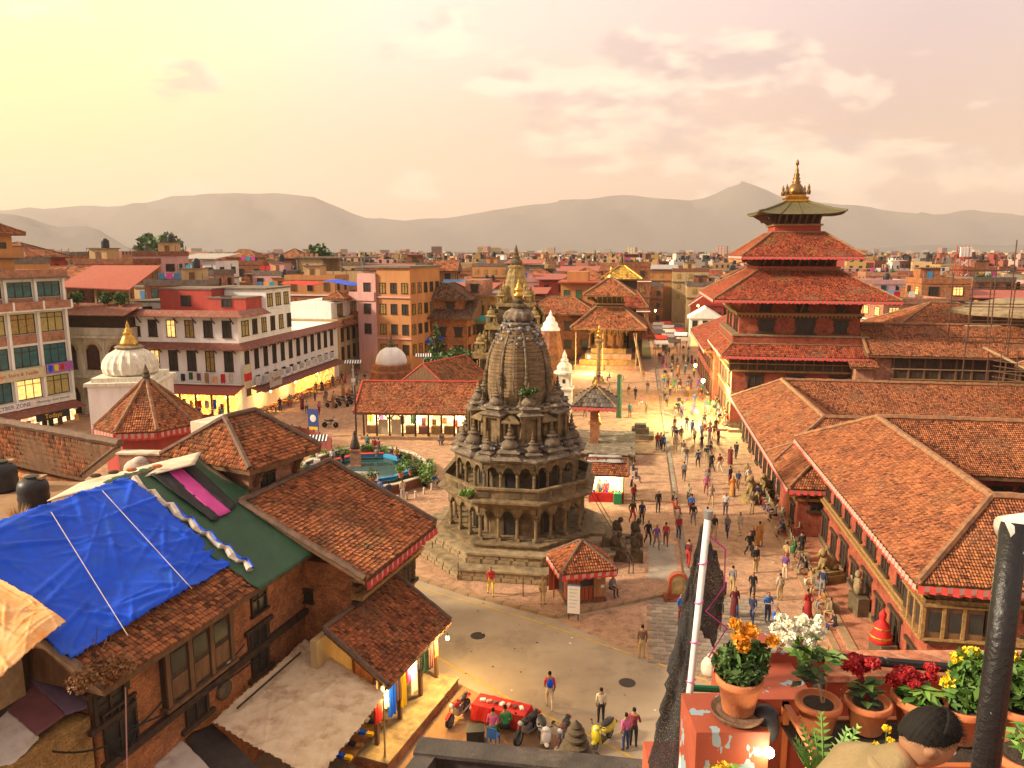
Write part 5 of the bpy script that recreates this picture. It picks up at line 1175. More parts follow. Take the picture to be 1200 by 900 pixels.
# ---- lean-to in front of the house: orange, purple, maroon and white sheets
le = thing('lean_to', 'low yellow brick lean-to below the purple and maroon tarpaulins', 'shed', F1['fr'](-1.6, -12.4).xy.to_3d(), F1['rz'])
MB().box(-7, .75, -4, 2.0, 0, 6.2).ob('wall', 'brick_yellow', le)
MB().box(-7, -.9, -3.5, 1.6, 6.2, 8.4).ob('loft', 'wood_dark', le); MB().box(-.89, -.85, .5, 1.4, 6.9, 8.0).ob('board', 'wood_pale', le)
cloth('orange_tarpaulin', 'orange_tarp', (G(-70, 640, 10.3), G(38, 700, 9.5), G(77, 727, 9.0), G(-45, 832, 8.7)), nu=70, nv=60, wr=.06, seed=21, folds=22, edge=.04, label='pale orange tarpaulin in the lower left corner', cat='tarpaulin')
cloth('purple_tarpaulin', 'purple_tarp', (G(30, 792, 7.2), G(68, 762, 7.4), G(112, 826, 6.55), G(78, 838, 6.5)), nu=18, nv=20, wr=.03, seed=22, label='dull purple tarpaulin hanging over the yellow brick lean-to', cat='tarpaulin')
cloth('maroon_tarpaulin', 'maroon_tarp', (G(-25, 806, 7.1), G(31, 791, 7.19), G(79, 837, 6.48), G(44, 862, 6.4)), nu=18, nv=20, wr=.03, seed=23, label='maroon tarpaulin between the purple and the white ones', cat='tarpaulin')
cloth('white_tarpaulin', 'white_tarp', (G(-40, 800, 7.0), G(-8, 812, 7.0), G(46, 864, 6.35), G(-10, 925, 6.0)), nu=20, nv=20, wr=.04, seed=24, label='dirty white tarpaulin in the bottom left corner', cat='tarpaulin')
pole = MB().tube([(0, 0, 0), (-.1, .0, -2.6)], .025, 6); pole.ob('thin_pole', 'wood_pale', None, G(44, 862, 6.35), label='thin pole under the corner of the maroon tarpaulin', cat='pole')
MB().tube([F1['fr'](-.2, -9.7, 6.8), F1['fr'](0, -10.3, 2.0)], .02, 5).ob('hanging_cord', 'fringe_white', None, label='pale pink cord hanging down the brick wall', cat='cord')
# ---- house with the tiled roof above the shop
F2 = frame((-5.68, 28.7), 19)
h2 = thing('brick_house', 'brick house with tiled roof and red fringe above the lit shop', 'house', F2['O'], F2['rz'])
MB().box(-10.5, -1.0, .4, 6.0, 0, 6.7).ob('wall', 'brick_old', h2)
mb = MB(); top = [(0, -.3, 6.6), (0, 6.4, 6.6), (-5.7, 6.4, 9.1), (-5.7, -.3, 9.1)]; mb.slab(top, .22); r2_ = mb.ob('roof', 'wood', h2)
obj('tiles', tile_mesh([top], .135, .19, mat='tile_old2'), r2_, kind='stuff')
back = [(-5.7, 6.4, 9.1), (-5.7, -.3, 9.1), (-10.9, -.3, 6.9), (-10.9, 6.4, 6.9)]; mb = MB(); mb.slab([back[1], back[0], back[3], back[2]], .2); r2b = mb.ob('roof', 'wood', h2); obj('tiles', tile_mesh([(back[3], back[2], back[1], back[0])], .18, .24, mat='tile_old2'), r2b, kind='stuff')
for a, b in ((top[1], top[2]), (top[0], top[3]), (top[3], top[2])):
 a = Vector(a); b = Vector(b); MB().tube([a + (b - a) * t / 18 + Vector((random.uniform(-.02, .02), 0, .1 + random.uniform(-.03, .03))) for t in range(19)], .14, 6).ob('ridge_cap', 'ridge_old', r2_)
valance(r2_, Vector((.02, -.3, 6.5)), Vector((.02, 6.4, 6.5)), h=.34)
for z, o_, mt_ in ((6.1, .45, 'wood_gold'), (5.75, .3, 'wood'), (5.35, .5, 'wood_gold'), (5.1, .3, 'wood_dark')): MB().box(-1.02, -1.0 + o_, .3, 6.1, z, z + .16).ob('cornice', mt_, h2)
for k in range(7): strut(h2, (-1.0, .7 + k * .85, 5.5), WE, .8, 1.0)
for k in range(4): window(h2, (-1.0, 1.2 + k * 1.4, 3.9), WE, .8, 1.0, 'newar')
window(h2, (-3.2, .4, 4.9), 0, .5, .5, 'plain'); window(h2, (-4.4, .4, 4.9), 0, .5, .5, 'plain')
# attic with its own roof above
F3 = frame((G(295, 551, 10.3).x, G(295, 551, 10.3).y), 27)
h3 = thing('brick_attic', 'brick attic with hipped tile roof rising behind the tiled roof house', 'house', F3['O'], F3['rz'])
MB().box(-4.6, -.75, .5, 3.6, 5.0, 10.4).ob('wall', 'brick_pale', h3)
hip_roof(h3, -5.4, 0, -.1, 4.3, 10.3, 12.0, 2.7, 1.3, 'tile_old2', .135, .19, ridge='ridge_old', capr=.13)
window(h3, (-.75, 1.6, 8.9), WE, .7, .75, 'plain'); strut(h3, (-.75, .8, 9.3), WE, .6, .85); strut(h3, (-.75, 3.2, 9.3), WE, .6, .85)
MB().box(-.74, .1, .3, 3.7, 8.55, 8.66).ob('ledge', 'plaster_old', h3)
MB().box(-6.6, -4.3, 2.6, 4.6, 4.0, 11.2).ob('white_wall', 'plaster_old', h3)
# ---- shop with its own tiled canopy
F5 = frame((-4.66, 26.5), 21)
sh = thing('tiled_shop', 'street shop with sloping tile canopy and lit goods at the road edge', 'shop', F5['O'], F5['rz'])
top = [(0, 0, 3.2), (0, 5.5, 3.2), (-2.75, 5.5, 4.95), (-2.75, 0, 4.95)]
mb = MB(); vs = []; mb.slab(top, .16); rs = mb.ob('canopy_roof', 'wood', sh); obj('tiles', tile_mesh([top], .12, .17, mat='tile'), rs, kind='stuff')
for a, b in ((top[1], top[2]), (top[0], top[3]), (top[3], top[2])): a = Vector(a); b = Vector(b); MB().tube([a + (b - a) * t / 12 + Vector((0, 0, .08 + random.uniform(-.02, .02))) for t in range(13)], .11, 6).ob('ridge_cap', 'ridge_old', rs)
MB().box(-3.2, .25, -.6, 5.6, 0, .42).ob('plinth', 'brick_old', sh); MB().box(-3.2, .3, -.65, 5.65, .422, .5).ob('plinth_top', 'stone_pale', sh)
MB().box(-3.2, -2.9, -.3, 5.5, .5, 4.6).ob('back_wall', 'plaster_cream', sh)
for y in (.2, 2.0, 3.8, 5.3): MB().box(-.75, -.6, y - .07, y + .07, .5, 3.3).ob('post', 'wood', sh)
goods_cols = ['red_cloth', 'white_tarp', 'blue_tarp', 'purple_tarp', 'petal_yellow', 'pink_cloth', 'plaster_white', 'black_cloth', 'green_tarp', 'maroon_tarp', 'wood_gold', 'orange_tarp']
gi = 0
def goods(parent_label, pts, sizes, group, cat='goods', nm='hung_cloth'):
 global gi
 for p, s_ in zip(pts, sizes):
  mt_ = goods_cols[gi % len(goods_cols)]; gi += 1
  mb = MB(); w, h, d = s_; n = 7
  vs = []
  for i in range(n + 1):
   x = -w / 2 + w * i / n; y = .035 * math.sin(i * 2.1 + gi); f = 1 + .12 * math.sin(i * 1.7 + gi)
   vs += [(x, y - d / 2, 0), (x, y * 1.6 - d / 2, -h * f), (x, y + d / 2, 0), (x, y * 1.6 + d / 2, -h * f)]
  mb.v = vs; mb.f = []
  for i in range(n):
   q = i * 4; mb.f += [(q, q + 1, q + 5, q + 4), (q + 2, q + 6, q + 7, q + 3), (q, q + 4, q + 6, q + 2), (q + 1, q + 3, q + 7, q + 5)]
  mb.f += [(0, 2, 3, 1), (n * 4, n * 4 + 1, n * 4 + 3, n * 4 + 2)]; mb.m = [0] * len(mb.f)
  nmn = {'red_cloth': 'red', 'white_tarp': 'cream', 'blue_tarp': 'blue', 'purple_tarp': 'purple', 'petal_yellow': 'yellow', 'pink_cloth': 'pink', 'plaster_white': 'white', 'black_cloth': 'black', 'green_tarp': 'green', 'maroon_tarp': 'maroon', 'wood_gold': 'golden', 'orange_tarp': 'orange'}[mt_]
  mb.ob(nm, mt_, None, p[0], p[1], label='%s %s' % (nmn, parent_label), cat=cat, group=group)
gp = [(F5['fr'](-.5, .1 + k * .48, random.uniform(2.5, 2.9)), F5['rz'] + WE) for k in range(11)]
goods('cloth hung for sale under the tile canopy of the street shop', gp, [(random.uniform(.35, .46), random.uniform(.7, 1.5), .05) for _ in gp], 'cloths hung in the street shop')
def bulb(loc, label, energy, color, mat, rad=.09, group=None, size=.25, spread=None):
 o = thing('lamp', label, 'lamp', loc, 0, group)
 MB().ell((0, 0, 0), (rad, rad, rad * 1.2), 10, 7).ob('bulb', mat, o, smooth=True); MB().cyl(0, 0, rad, rad + .12, rad * .5, rad * .4, 8).ob('socket', 'black_plastic', o)
 ld = bpy.data.lights.new('lamp_light', 'POINT'); ld.energy = energy; ld.color = color; ld.shadow_soft_size = size
 lo = bpy.data.objects.new('lamp_light', ld); COL.objects.link(lo); lo.parent = o; lo.location = (0, 0, -rad - size * .6)
 return o
bulb(F5['fr'](.1, 4.9, 2.75), 'warm bulb hanging under the far end of the shop canopy', 520, (1, .66, .22), 'lamp_amber')
bulb(F5['fr'](-.3, 2.5, 2.8), 'warm bulb hanging under the middle of the shop canopy', 260, (1, .66, .22), 'lamp_amber')
bulb(F5['fr'](-.3, .3, 2.7), 'warm bulb hanging over the bookstall end of the shop', 260, (1, .62, .2), 'lamp_amber')
# ---- beige awning and its stall
aw = thing('awning_stall', 'wide stained beige awning sheet over a market stall', 'awning', G(345, 840, 0), 0)
oa = Vector(aw.location)
cloth('awning_sheet', 'beige_tarp', [p - oa for p in (G(248, 846, 3.6), G(358, 750, 3.7), G(452, 813, 3.15), G(372, 915, 3.1))], aw, nu=70, nv=70, wr=.045, sag=.15, seed=31, folds=26, edge=.05)
for x, y in ((358, 752), (449, 812), (375, 905)): p = G(x, y, 3.1) - oa; MB().tube([p, Vector((p.x, p.y, 0))], .04, 6).ob('pole', 'wood_pale', aw)
p0, p1_ = G(278, 830, 3.75) - oa, G(352, 765, 3.78) - oa; MB().tube([p0, p1_], .04, 6).ob('bamboo', 'wood_dark', aw)
cloth('black_tarpaulin', 'dark_tarp', (G(215, 862, 3.25), G(250, 848, 3.3), G(330, 925, 3.0), G(255, 930, 3.0)), nu=20, nv=20, wr=.04, seed=33, label='black tarpaulin below the beige awning at the bottom edge', cat='tarpaulin')
cloth('white_tarpaulin', 'white_tarp', (G(178, 897, 3.2), G(212, 866, 3.3), G(250, 905, 3.1), G(220, 940, 3.0)), nu=14, nv=14, wr=.04, seed=34, label='white tarpaulin left of the black one at the bottom edge', cat='tarpaulin')
# bookstall: stacks of bright things for sale at the awning's edge
bt = thing('stall_table', 'wooden stall table with goods under the awning edge', 'table', G(420, 885, 0), F5['rz']); MB().box(-.8, .5, -1.4, 1.4, .7, .76).ob('table_top', 'wood', bt)
for sx in (-.7, .4):
 for sy in (-1.3, 1.3): MB().box(sx - .04, sx + .04, sy - .04, sy + .04, 0, .7).ob('leg', 'wood', bt)
r_ = random.Random(3)
for k in range(16):
 mt_ = ['red_cloth', 'white_tarp', 'blue_tarp', 'petal_yellow', 'maroon_tarp', 'plaster_white', 'black_cloth', 'wood_gold'][k % 8]; nmn = ['red', 'cream', 'blue', 'yellow', 'maroon', 'white', 'black', 'golden'][k % 8]
 fr5 = frame((bt.location.x, bt.location.y), 21)
 mb = MB(); mb.box(-.14, .14, -.1, .1, 0, .05); mb.box(-.13, .13, -.09, .09, .052, .1) ; mb.ob('book_stack', mt_, None, fr5['fr'](-.6 + (k % 4) * .32, -1.2 + (k // 4) * .75, .765), F5['rz'] + r_.uniform(-.3, .3), label='%s box set out on the stall table, row %s from the road' % (nmn, ['nearest', 'second', 'third', 'farthest'][k // 4]), cat='goods', group='goods on the stall table')
# ---- foreground flat roof with dark parapet and stone finial
pr = thing('dark_parapet_roof', 'dark concrete roof parapet along the bottom edge of the picture', 'roof', G(620, 900, 11.2).xy.to_3d()); op = Vector(pr.location)
A, B = G(500, 868, 12), G(860, 905, 12); d = (B - A).normalized(); n_ = Vector((d.y, -d.x, 0)); C_ = G(470, 905, 12) + (G(470, 905, 12) - G(496, 868, 12)) * .6
def wallseg(a, b, w, z0, z1, nm, mt_):
 dd = (b - a).normalized(); nn = Vector((dd.y, -dd.x, 0)) * w
 mb = MB(); mb.slab([Vector((p.x, p.y, z1)) - op for p in (a, a + nn, b + nn, b)][::1], z1 - z0);
 return mb.ob(nm, mt_, pr)
wallseg(A, B, .3, 10.9, 12, 'parapet', 'concrete_dark'); wallseg(A - d * .1, B, .38, 12.003, 12.06, 'coping', 'concrete_dark')
wallseg(C_, A, .3, 10.9, 12.02, 'parapet', 'concrete_dark')
mb = MB(); mb.slab([p - op for p in (A, C_, C_ + Vector((6, -8, 0)), B + n_ * 6, B)][::1], 10.9); mb.ob('house_block', 'concrete_dark', pr)
for v in list(bpy.data.objects['house_block'].data.vertices): v.co.z += -.98 if v.co.z > 5 else 0
fl = thing('stone_finial', 'carved grey stone finial standing before the dark parapet', 'finial', G(674, 915, 11.1)); ft = at(674, 843, fl.location.y).z - fl.location.z; fl.scale = (ft, ft, ft)
MB().lathe([(.50, -.3), (.50, .1), (.44, .14), (.46, .2), (.36, .26), (.30, .3), (.33, .33), (.33, .38), (.24, .42)], 24).ob('finial_base', 'stone', fl)
for j, (zq, rq_, n) in enumerate(((.35, .34, 18), (.2, .46, 22))):
 for i in range(n):
  a = 2 * math.pi * i / n; MB().ell((rq_ * math.cos(a), rq_ * math.sin(a), zq), (.045, .045, .06), 6, 5).ob('lotus_petal', 'stone_top', fl)
MB().lathe([(.2, .4), (.25, .46), (.25, .5), (.15, .54), (.2, .58), (.2, .62), (.12, .66), (.165, .7), (.165, .73), (.1, .77), (.13, .8), (.13, .83), (.07, .87), (.09, .9), (.05, .94), (0, 1)], 18).ob('finial_top', 'stone_dark', fl)
# ================================================================== HOUSES ROUND THE SQUARE
def facade_house(root, w, d, h, mat, rows, ncol, ww, wh, style='plain', panes=('pane',), side=True, x0=0, band=None, seed=0, sidecol=None):
 """wall block (front at y = 0 facing -y) with a grid of windows on the front and sides"""
 r_ = random.Random(seed)
 MB().box(x0, x0 + w, 0, d, 0, h).ob('wall', mat, root)
 for z in rows:
  for i in range(ncol):
   window(root, (x0 + w * (i + .5) / ncol, 0, z), 0, ww, wh, style, r_.choice(panes))
  if side:
   m = sidecol or max(1, int(d / (w / ncol)))
   for i in range(m):
    window(root, (x0 + w, d * (i + .5) / m, z), WE, ww, wh, style, r_.choice(panes))
  if band: MB().box(x0 - .15, x0 + w + .15, -.15, d + .1, z - .55, z - .38).ob('floor_band', band, root)
# ---- leftmost building: shop below, three glazed floors, roof terrace
F6 = frame((-50.9, 87.46), 21.5)
w0 = thing('shop_building', 'white and brick four-storey shop building with wide curtained windows at far left', 'building', F6['O'], F6['rz'])
MB().box(-12, 0, -14, 0, 0, 16.4).ob('wall', 'plaster_white', w0)
pn_by = [['pane_teal', 'pane_teal', 'pane'], ['pane_curtain', 'pane_amber', 'pane_curtain'], ['pane_teal'] * 3, ['pane_curtain', 'window_lit', 'pane_teal']]
for fi, (z, hh) in enumerate(((14.5, 1.5), (10.6, 2.0), (7.0, 2.1), (3.5, 2.0))):
 for k in range(4):
  window(w0, (0, -1.75 - k * 3.4, z), WE, 2.7, hh, 'wide', pn_by[fi][k % 3])
 if fi < 2:
  for k in range(4): MB().box(.01, .1, -3.2 - k * 3.4, -.3 - k * 3.4, z - 1.15, z - .15).ob('brick_panel', 'brick_pale', w0)
for k in range(5): MB().box(0, .3, -.15 - k * 3.4, .15 - k * 3.4, 1.3, 16.4).ob('pillar', 'plaster_white', w0)
MB().box(0, 1.2, -14, .1, 13.0, 13.15).ob('balcony_floor', 'plaster_white', w0); MB().box(1.1, 1.25, -14, .1, 13.15, 14.0).ob('balcony_wall', 'brick_pale', w0)
for k in range(5): MB().box(1.26, 1.32, -.1 - k * 3.4, .1 - k * 3.4, 13.1, 14.05).ob('balcony_pier', 'plaster_white', w0)
MB().box(-12.2, .9, -14.2, .4, 16.4, 16.6).ob('roof_slab', 'concrete', w0); MB().box(.5, .7, -14, .3, 16.6, 17.4).ob('roof_parapet', 'brick_pale', w0); MB().box(-9, .5, .1, .3, 16.6, 17.3).ob('roof_parapet', 'brick_pale', w0)
sg = MB(); sg.box(.32, .42, -10, -3.3, 5.65, 6.85); s1 = sg.ob('sign_board', 'sign_cream', w0); sg = MB(); sg.box(.34, .46, -3.2, .1, 5.9, 7.0); s2 = sg.ob('sign_board', 'sign_purple', w0)
lettering(s1, 'Dept. Store & Textile', .55, (.435, -6.6, 6.3), 'red_paint', WE); MB().box(.425, .435, -9.8, -8.4, 5.75, 6.7).ob('picture_panel', 'orange_tarp', s1)
for k in range(4): MB().box(.465, .475, -3.0 + k * .72, -2.5 + k * .72, 6.1, 6.8).ob('picture_panel', ['blue_tarp', 'petal_yellow', 'red_cloth', 'pink_cloth'][k], s2)
sg = MB(); sg.box(.3, .4, -14, .1, 2.5, 3.3); s3 = sg.ob('sign_board', 'plaster_white', w0); lettering(s3, 'CYBER ZONE', .62, (.41, -7.3, 2.9), 'blue_ink', WE); lettering(s3, 'Photocopy  Email  Internet', .36, (.41, -2.7, 2.95), 'blue_ink', WE)
mb = MB(); mb.slab([(.2, -14, 2.45), (2.0, -14, 1.9), (2.0, .1, 1.9), (.2, .1, 2.45)], .08); mb.ob('canopy', 'rust_sheet', w0)
MB().box(.02, .12, -14, .1, -.6, 1.9).ob('shop_interior', 'shop_white', w0)
sgt = MB(); sgt.box(2.0, 2.1, -6.2, -2.2, 1.15, 1.95); s4 = sgt.ob('sign_board', 'black_cloth', w0); lettering(s4, 'Todays', .7, (2.11, -4.2, 1.55), 'petal_yellow2', WE)
for k in range(13):
 goods('garment hung in the shop front of the leftmost building', [(F6['fr'](.8 + random.uniform(0, .6), -12.5 + k * .98, random.uniform(.9, 1.4)), F6['rz'] + WE)], [(.5, random.uniform(.7, 1.3), .12)], 'garments at the leftmost shop', 'garment', 'garment')
# roof pavilion
pv_ = thing('roof_pavilion', 'brick roof pavilion with checkered wall and tiled pyramid roof at the top left corner', 'pavilion', F6['fr'](-2.2, -8.6, 16.6), F6['rz'])
MB().box(-3, 1.8, -3, 3.6, 0, 4.6).ob('wall', 'plaster_orange', pv_); hip_roof(pv_, -3.9, 2.8, -3.9, 4.5, 4.6, 6.6, 3.2, 4.0, 'tile', .25, .3); MB().box(-3.4, 2.2, -3.4, 4.0, 1.9, 2.05).ob('floor_band', 'concrete_dark', pv_)
for k in range(4):
 for j in range(3):
  if (k + j) % 2 == 0: MB().box(1.79, 1.85, -2.6 + k * 1.4, -1.3 + k * 1.4, 2.3 + j * .72, 2.95 + j * .72).ob('window', 'pane', pv_)
# ---- arched cream building next to it
ab = thing('arched_building', 'old cream building with arched windows beside the white shrine dome', 'building', Vector((-54.0, 90.6, 0)), R(-8))
MB().box(0, 9.2, 0, 12, 0, 10.5).ob('wall', 'plaster_old', ab)
for z, hh in ((.3, 3.2), (5.6, 3.0)):
 for k in range(3):
  x = 1.6 + k * 3
  o_ = window(ab, (x, 0, z), 0, 1.5, hh - .8, 'plain', 'maroon_pane')
  a_ = MB(); pts = [(math.cos(t) * .75, math.sin(t) * .75) for t in np.linspace(0, math.pi, 11)]; a_.add([(p[0], -.05, p[1]) for p in pts], [tuple(range(10, -1, -1))]); a_.ob('fanlight', 'maroon_pane', ab, (x, 0, z + hh - .8))
  a_ = MB(); a_.tube([(math.cos(t) * 1.0, -.08, math.sin(t) * 1.0) for t in np.linspace(0, math.pi, 13)], .16, 6); a_.ob('arch_moulding', 'plaster_cream', ab, (x, 0, z + hh - .8))
for k in range(4): MB().box(-.1 + k * 3, .25 + k * 3, -.18, .05, 0, 9.4).ob('pilaster', 'plaster_old', ab)
for z in (4.6, 9.3): MB().box(-.3, 9.5, -.4, .1, z, z + .3).ob('cornice', 'plaster_old', ab)
MB().box(0, 9, .4, 11, 10.5, 12.2).ob('attic', 'wood_dark', ab); mb = MB(); mb.slab([(-.6, -1.2, 12.1), (9.8, -1.2, 12.1), (9.8, 3, 13.2), (-.6, 3, 13.2)], .1); mb.ob('sheet_roof', 'rust_sheet', ab)
mb = MB(); mb.slab([(-1.0, 2.2, 15.2), (8.4, 2.2, 14.9), (8.4, 9, 17.6), (-1.0, 9, 17.6)], .12); mb.ob('sheet_roof', 'rust_red', ab)
for x in (-.4, 3.5, 7.8): MB().box(x - .12, x + .12, 2.8, 3.04, 12.5, 15.1).ob('roof_post', 'wood_pale', ab)
for i, (x, y, z) in enumerate(((.2, -.6, 12.6), (2.4, -.6, 12.8), (5.6, 0, 12.8), (7.6, -.4, 12.7))):
 t_ = thing('roof_plant', 'leafy plant on the arched building roof terrace, %s' % ['leftmost', 'second from left', 'third from left', 'rightmost'][i], 'plant', Vector((-54, 90.6, 0)) + Vector((x, y + 1.3, z + .2)), 0, 'plants on the arched building'); MB().lathe([(.2, -.2), (.28, .2)], 10).ob('pot', 'terracotta', t_)
 obj('leaves', leaf_mesh('leaves', 'leaf', [((0, 0, .9), (.9, .7, .8))], 240, .25), t_)
# ---- white hotel block W1
F7 = dict(O=Vector((-31.9, 89.2, 0)), rz=-AX); ex7, ey7 = R2, U2
def f7(x, y, z=0): return F7['O'] + R2 * x + U2 * y + Vector((0, 0, z))
w1 = thing('white_hotel', 'long white plastered hotel with brown canopies and arched-bracket windows on the left', 'building', F7['O'], -AX)
MB().box(-17.4, 0, 0, 14, 0, 12.1).ob('wall', 'plaster_white', w1); MB().box(-14.9, -.003, 14, 30, 0, 8.6).ob('wall', 'plaster_white', w1); MB().box(-9, -.4, 8, 15, 12.1, 14.6).ob('upper_wall', 'plaster_white', w1); MB().box(-9.3, -.2, 7.8, 15.2, 14.6, 14.8).ob('roof_slab', 'concrete', w1)
for k, x in enumerate(np.linspace(-15.6, -1.4, 7)):
 window(w1, (x, 0, 9.4), 0, 1.0 if k > 1 else 1.3, 1.9 if k > 1 else 1.1, 'plain', ['pane', 'pane', 'pane', 'window_lit', 'pane_amber', 'pane', 'pane'][k]); window(w1, (x, 0, 5.4), 0, 1.0, 2.3, 'plain', ['pane', 'pane', 'window_lit', 'pane', 'pane', 'pane_amber', 'pane'][k])
 for z in (11.2, 7.7): b_ = MB(); b_.bar((0, 0, 0), (0, -.8, .75), .1); b_.ob('bracket', 'wood_dark', w1, (x + .85, 0, z - .2))
for k in range(12):
 y = 1.6 + k * 2.35
 if k < 6: window(w1, (0, y, 9.5), WE, 1.5 if k == 0 else 1.0, 1.7, 'plain', ['pane_curtain', 'pane'][k % 2])
 window(w1, (0, y, 5.3), WE, .85, 2.3, 'plain', 'pane'); window(w1, (0, y, 2.3), WE, .8, 2.0, 'plain', 'maroon_pane')
 b_ = MB(); b_.bar((0, 0, 0), (.8, 0, .75), .1); b_.ob('bracket', 'wood_dark', w1, (0, y + 1.1, 7.5))
for k in range(3): window(w1, (-.4, 9 + k * 2.3, 12.5), WE, 1.2, 1.5, 'plain', 'pane_curtain')
for (z, o_) in ((11.9, 1.2), (8.1, 1.2)):
 y1 = 6 if z > 10 else 30
 for q in ([(-17.8, -o_, z), (o_, -o_, z), (0, 0, z + .65), (-17.4, 0, z + .65)], [(o_, -o_, z), (o_, y1, z), (0, y1, z + .65), (0, 0, z + .65)]):
  mb = MB(); mb.slab(q, .08); mb.ob('canopy', 'rust_sheet', w1)
mb = MB(); mb.slab([(-15.6, -2.6, 3.1), (.5, -2.6, 3.1), (.5, -.2, 3.8), (-15.6, -.2, 3.8)], .1); mb.ob('shop_canopy', 'rust_red', w1)
MB().box(-14.6, -.6, -.1, -.02, 0, 2.9).ob('shop_interior', 'shop_glow', w1); MB().box(-14.8, .3, -.6, -.05, 3.85, 4.0).ob('shelf', 'plaster_white', w1)
for k in range(8): MB().box(-14.7 + k * 2, -14.5 + k * 2, -2.3, -2.1, 0, 3.2).ob('post', 'wood', w1)
mb = MB(); mb.slab([(.2, 1.5, 3.2), (2.2, 1.5, 2.8), (2.2, 28, 2.8), (.2, 28, 3.2)], .1); mb.ob('shop_canopy', 'rust_sheet', w1)
for k in range(12): MB().box(.2, .9, 3 + k * 2.1, 3.5 + k * 2.1, 3.3, 4.3).ob('balcony_post', 'plaster_white', w1)
MB().box(.75, .9, 3, 27.5, 3.3, 3.6).ob('balcony_rail', 'plaster_white', w1); MB().box(.01, .06, 14, 28, .1, 2.7).ob('shop_interior', 'shop_glow', w1)
sg = MB().box(.9, 1.05, -.9, .6, 3.5, 6.3); sg.ob('banner', 'sign_cream', w1); MB().box(.93, 1.07, -.92, .62, 4.4, 5.3).ob('banner_stripe', 'red_cloth', w1)
sg = MB().box(2.3, 2.4, 2.5, 5.6, 3.1, 4.9); s5 = sg.ob('sign_board', 'white_tarp', w1); lettering(s5, 'Tourist', .75, (2.41, 4.05, 4.0), 'wood_dark', WE)
gp = [(f7(-14 + k * 1.02, -.9, random.uniform(4.9, 5.3)), -AX) for k in range(14)]
goods('garment on display above the lit shop of the white hotel', gp, [(.5, random.uniform(.7, 1.2), .12) for _ in gp], 'garments on the hotel terrace', 'garment', 'garment')
gp = [(f7(-14 + k * .95, -1.7, random.uniform(1.7, 2.5)), -AX) for k in range(14)]
goods('cloth hung in the glowing shop below the white hotel', gp, [(.45, random.uniform(.8, 1.4), .1) for _ in gp], 'cloths in the hotel shop', 'cloth', 'hung_cloth')
for k in range(4): bulb(f7(-12.5 + k * 3.8, -1.6, 2.6), 'warm lamp in the hotel shop, %s from the left' % ['first', 'second', 'third', 'fourth'][k], 160, (1, .6, .18), 'lamp_amber', .14, 'hotel shop lamps')
for k in range(3): bulb(f7(1.6, 4 + k * 7, 2.4), 'warm lamp over the stalls beside the hotel, %s along the street' % ['first', 'second', 'third'][k], 300, (1, .58, .16), 'lamp_amber', .14, 'stall lamps beside the hotel')
# red roof houses on the terrace of the hotel
for (x, y, w, d, h, mt_, lb) in ((-13, 5, 7, 6, 2.6, 'plaster_red', 'red painted rooftop rooms on the white hotel'), (-17.5, 6, 4, 6, 2.4, 'plaster_white', 'white rooftop room left of the red ones'), (-6, 4, 5, 4, 1.6, 'plaster_red', 'low red rooftop room on the hotel corner')):
 t_ = thing('rooftop_room', lb, 'rooftop room', f7(x, y, 12.1 if x > -15 else 10.6), -AX); MB().box(0, w, 0, d, 0, h).ob('wall', mt_, t_); MB().box(-.1, w + .1, -.1, d + .1, h, h + .15).ob('roof_slab', 'concrete', t_); window(t_, (w * .5, 0, .6), 0, 1.2, 1.2, 'plain')
# ---- next houses along the street
w2 = thing('balcony_house', 'cream house with tiled balconies and blue awning on its roof', 'house', f7(-8, 30.2), -AX)
MB().box(0, 8, 0, 13, 0, 9).ob('wall', 'plaster_cream', w2); MB().box(0, 7, 0, 13, 9, 11.5).ob('wall', 'plaster_white', w2)
for k in range(5):
 for z in (5.4, 2.4): window(w2, (8, 1.6 + k * 2.5, z), WE, .9, 2.0, 'plain', 'pane')
 b_ = MB(); b_.bar((0, 0, 0), (.9, 0, .7), .1); b_.ob('bracket', 'wood_dark', w2, (8, 2.8 + k * 2.5, 7.3))
for (y0, y1, z) in ((1, 6, 8), (6.2, 12, 8.3), (1.5, 5.5, 12), (6.5, 12.5, 11.8)):
 hip_roof(w2, 5, 9.3 if z < 10 else 8.6, y0, y1, z, z + 1.1, 2, 2, 'tile', .25, .3, capr=.08)
window(w2, (7, 3.5, 9.3), WE, 2, 1.8, 'wide', 'pane_amber'); window(w2, (7, 9.5, 9.5), WE, 2.4, 1.6, 'wide', 'pane_amber')
cloth('awning', 'blue_tarp', (f7(-4.5, 36, 14.6), f7(.5, 36, 13.8), f7(.8, 41, 13.9), f7(-4.0, 41, 14.8)), nu=12, nv=12, wr=.1, label='small blue awning on the roof of the cream balcony house', cat='awning')
cloth('awning', 'red_cloth', (f7(-10.5, 33, 14.3), f7(-5, 33, 14.0), f7(-5, 38, 14.3), f7(-10, 38, 14.6)), nu=12, nv=12, wr=.1, label='red awning left of the blue one on the roof', cat='awning')
pk = thing('apartment_block', 'tall pink and orange apartment block with square windows', 'building', Vector((-24.6, 124, 0)), R(-22))
MB().box(0, 3.4, -.4, 10, 0, 15.9).ob('wall', 'plaster_pink', pk)
facade_house(pk, 6.0, 10, 16.8, 'plaster_orange', (3.2, 6.4, 9.6, 12.9), 3, .95, 1.5, 'plain', ('pane', 'pane_amber'), x0=3.4)
for z in (5.6, 12.1): MB().box(3.3, 9.5, -.25, .1, z, z + .25).ob('floor_band', 'plaster_pink', pk)
for z in (6.4, 9.6, 12.9): window(pk, (1.8, -.4, z), 0, 1.1, 1.5, 'plain', 'pane')
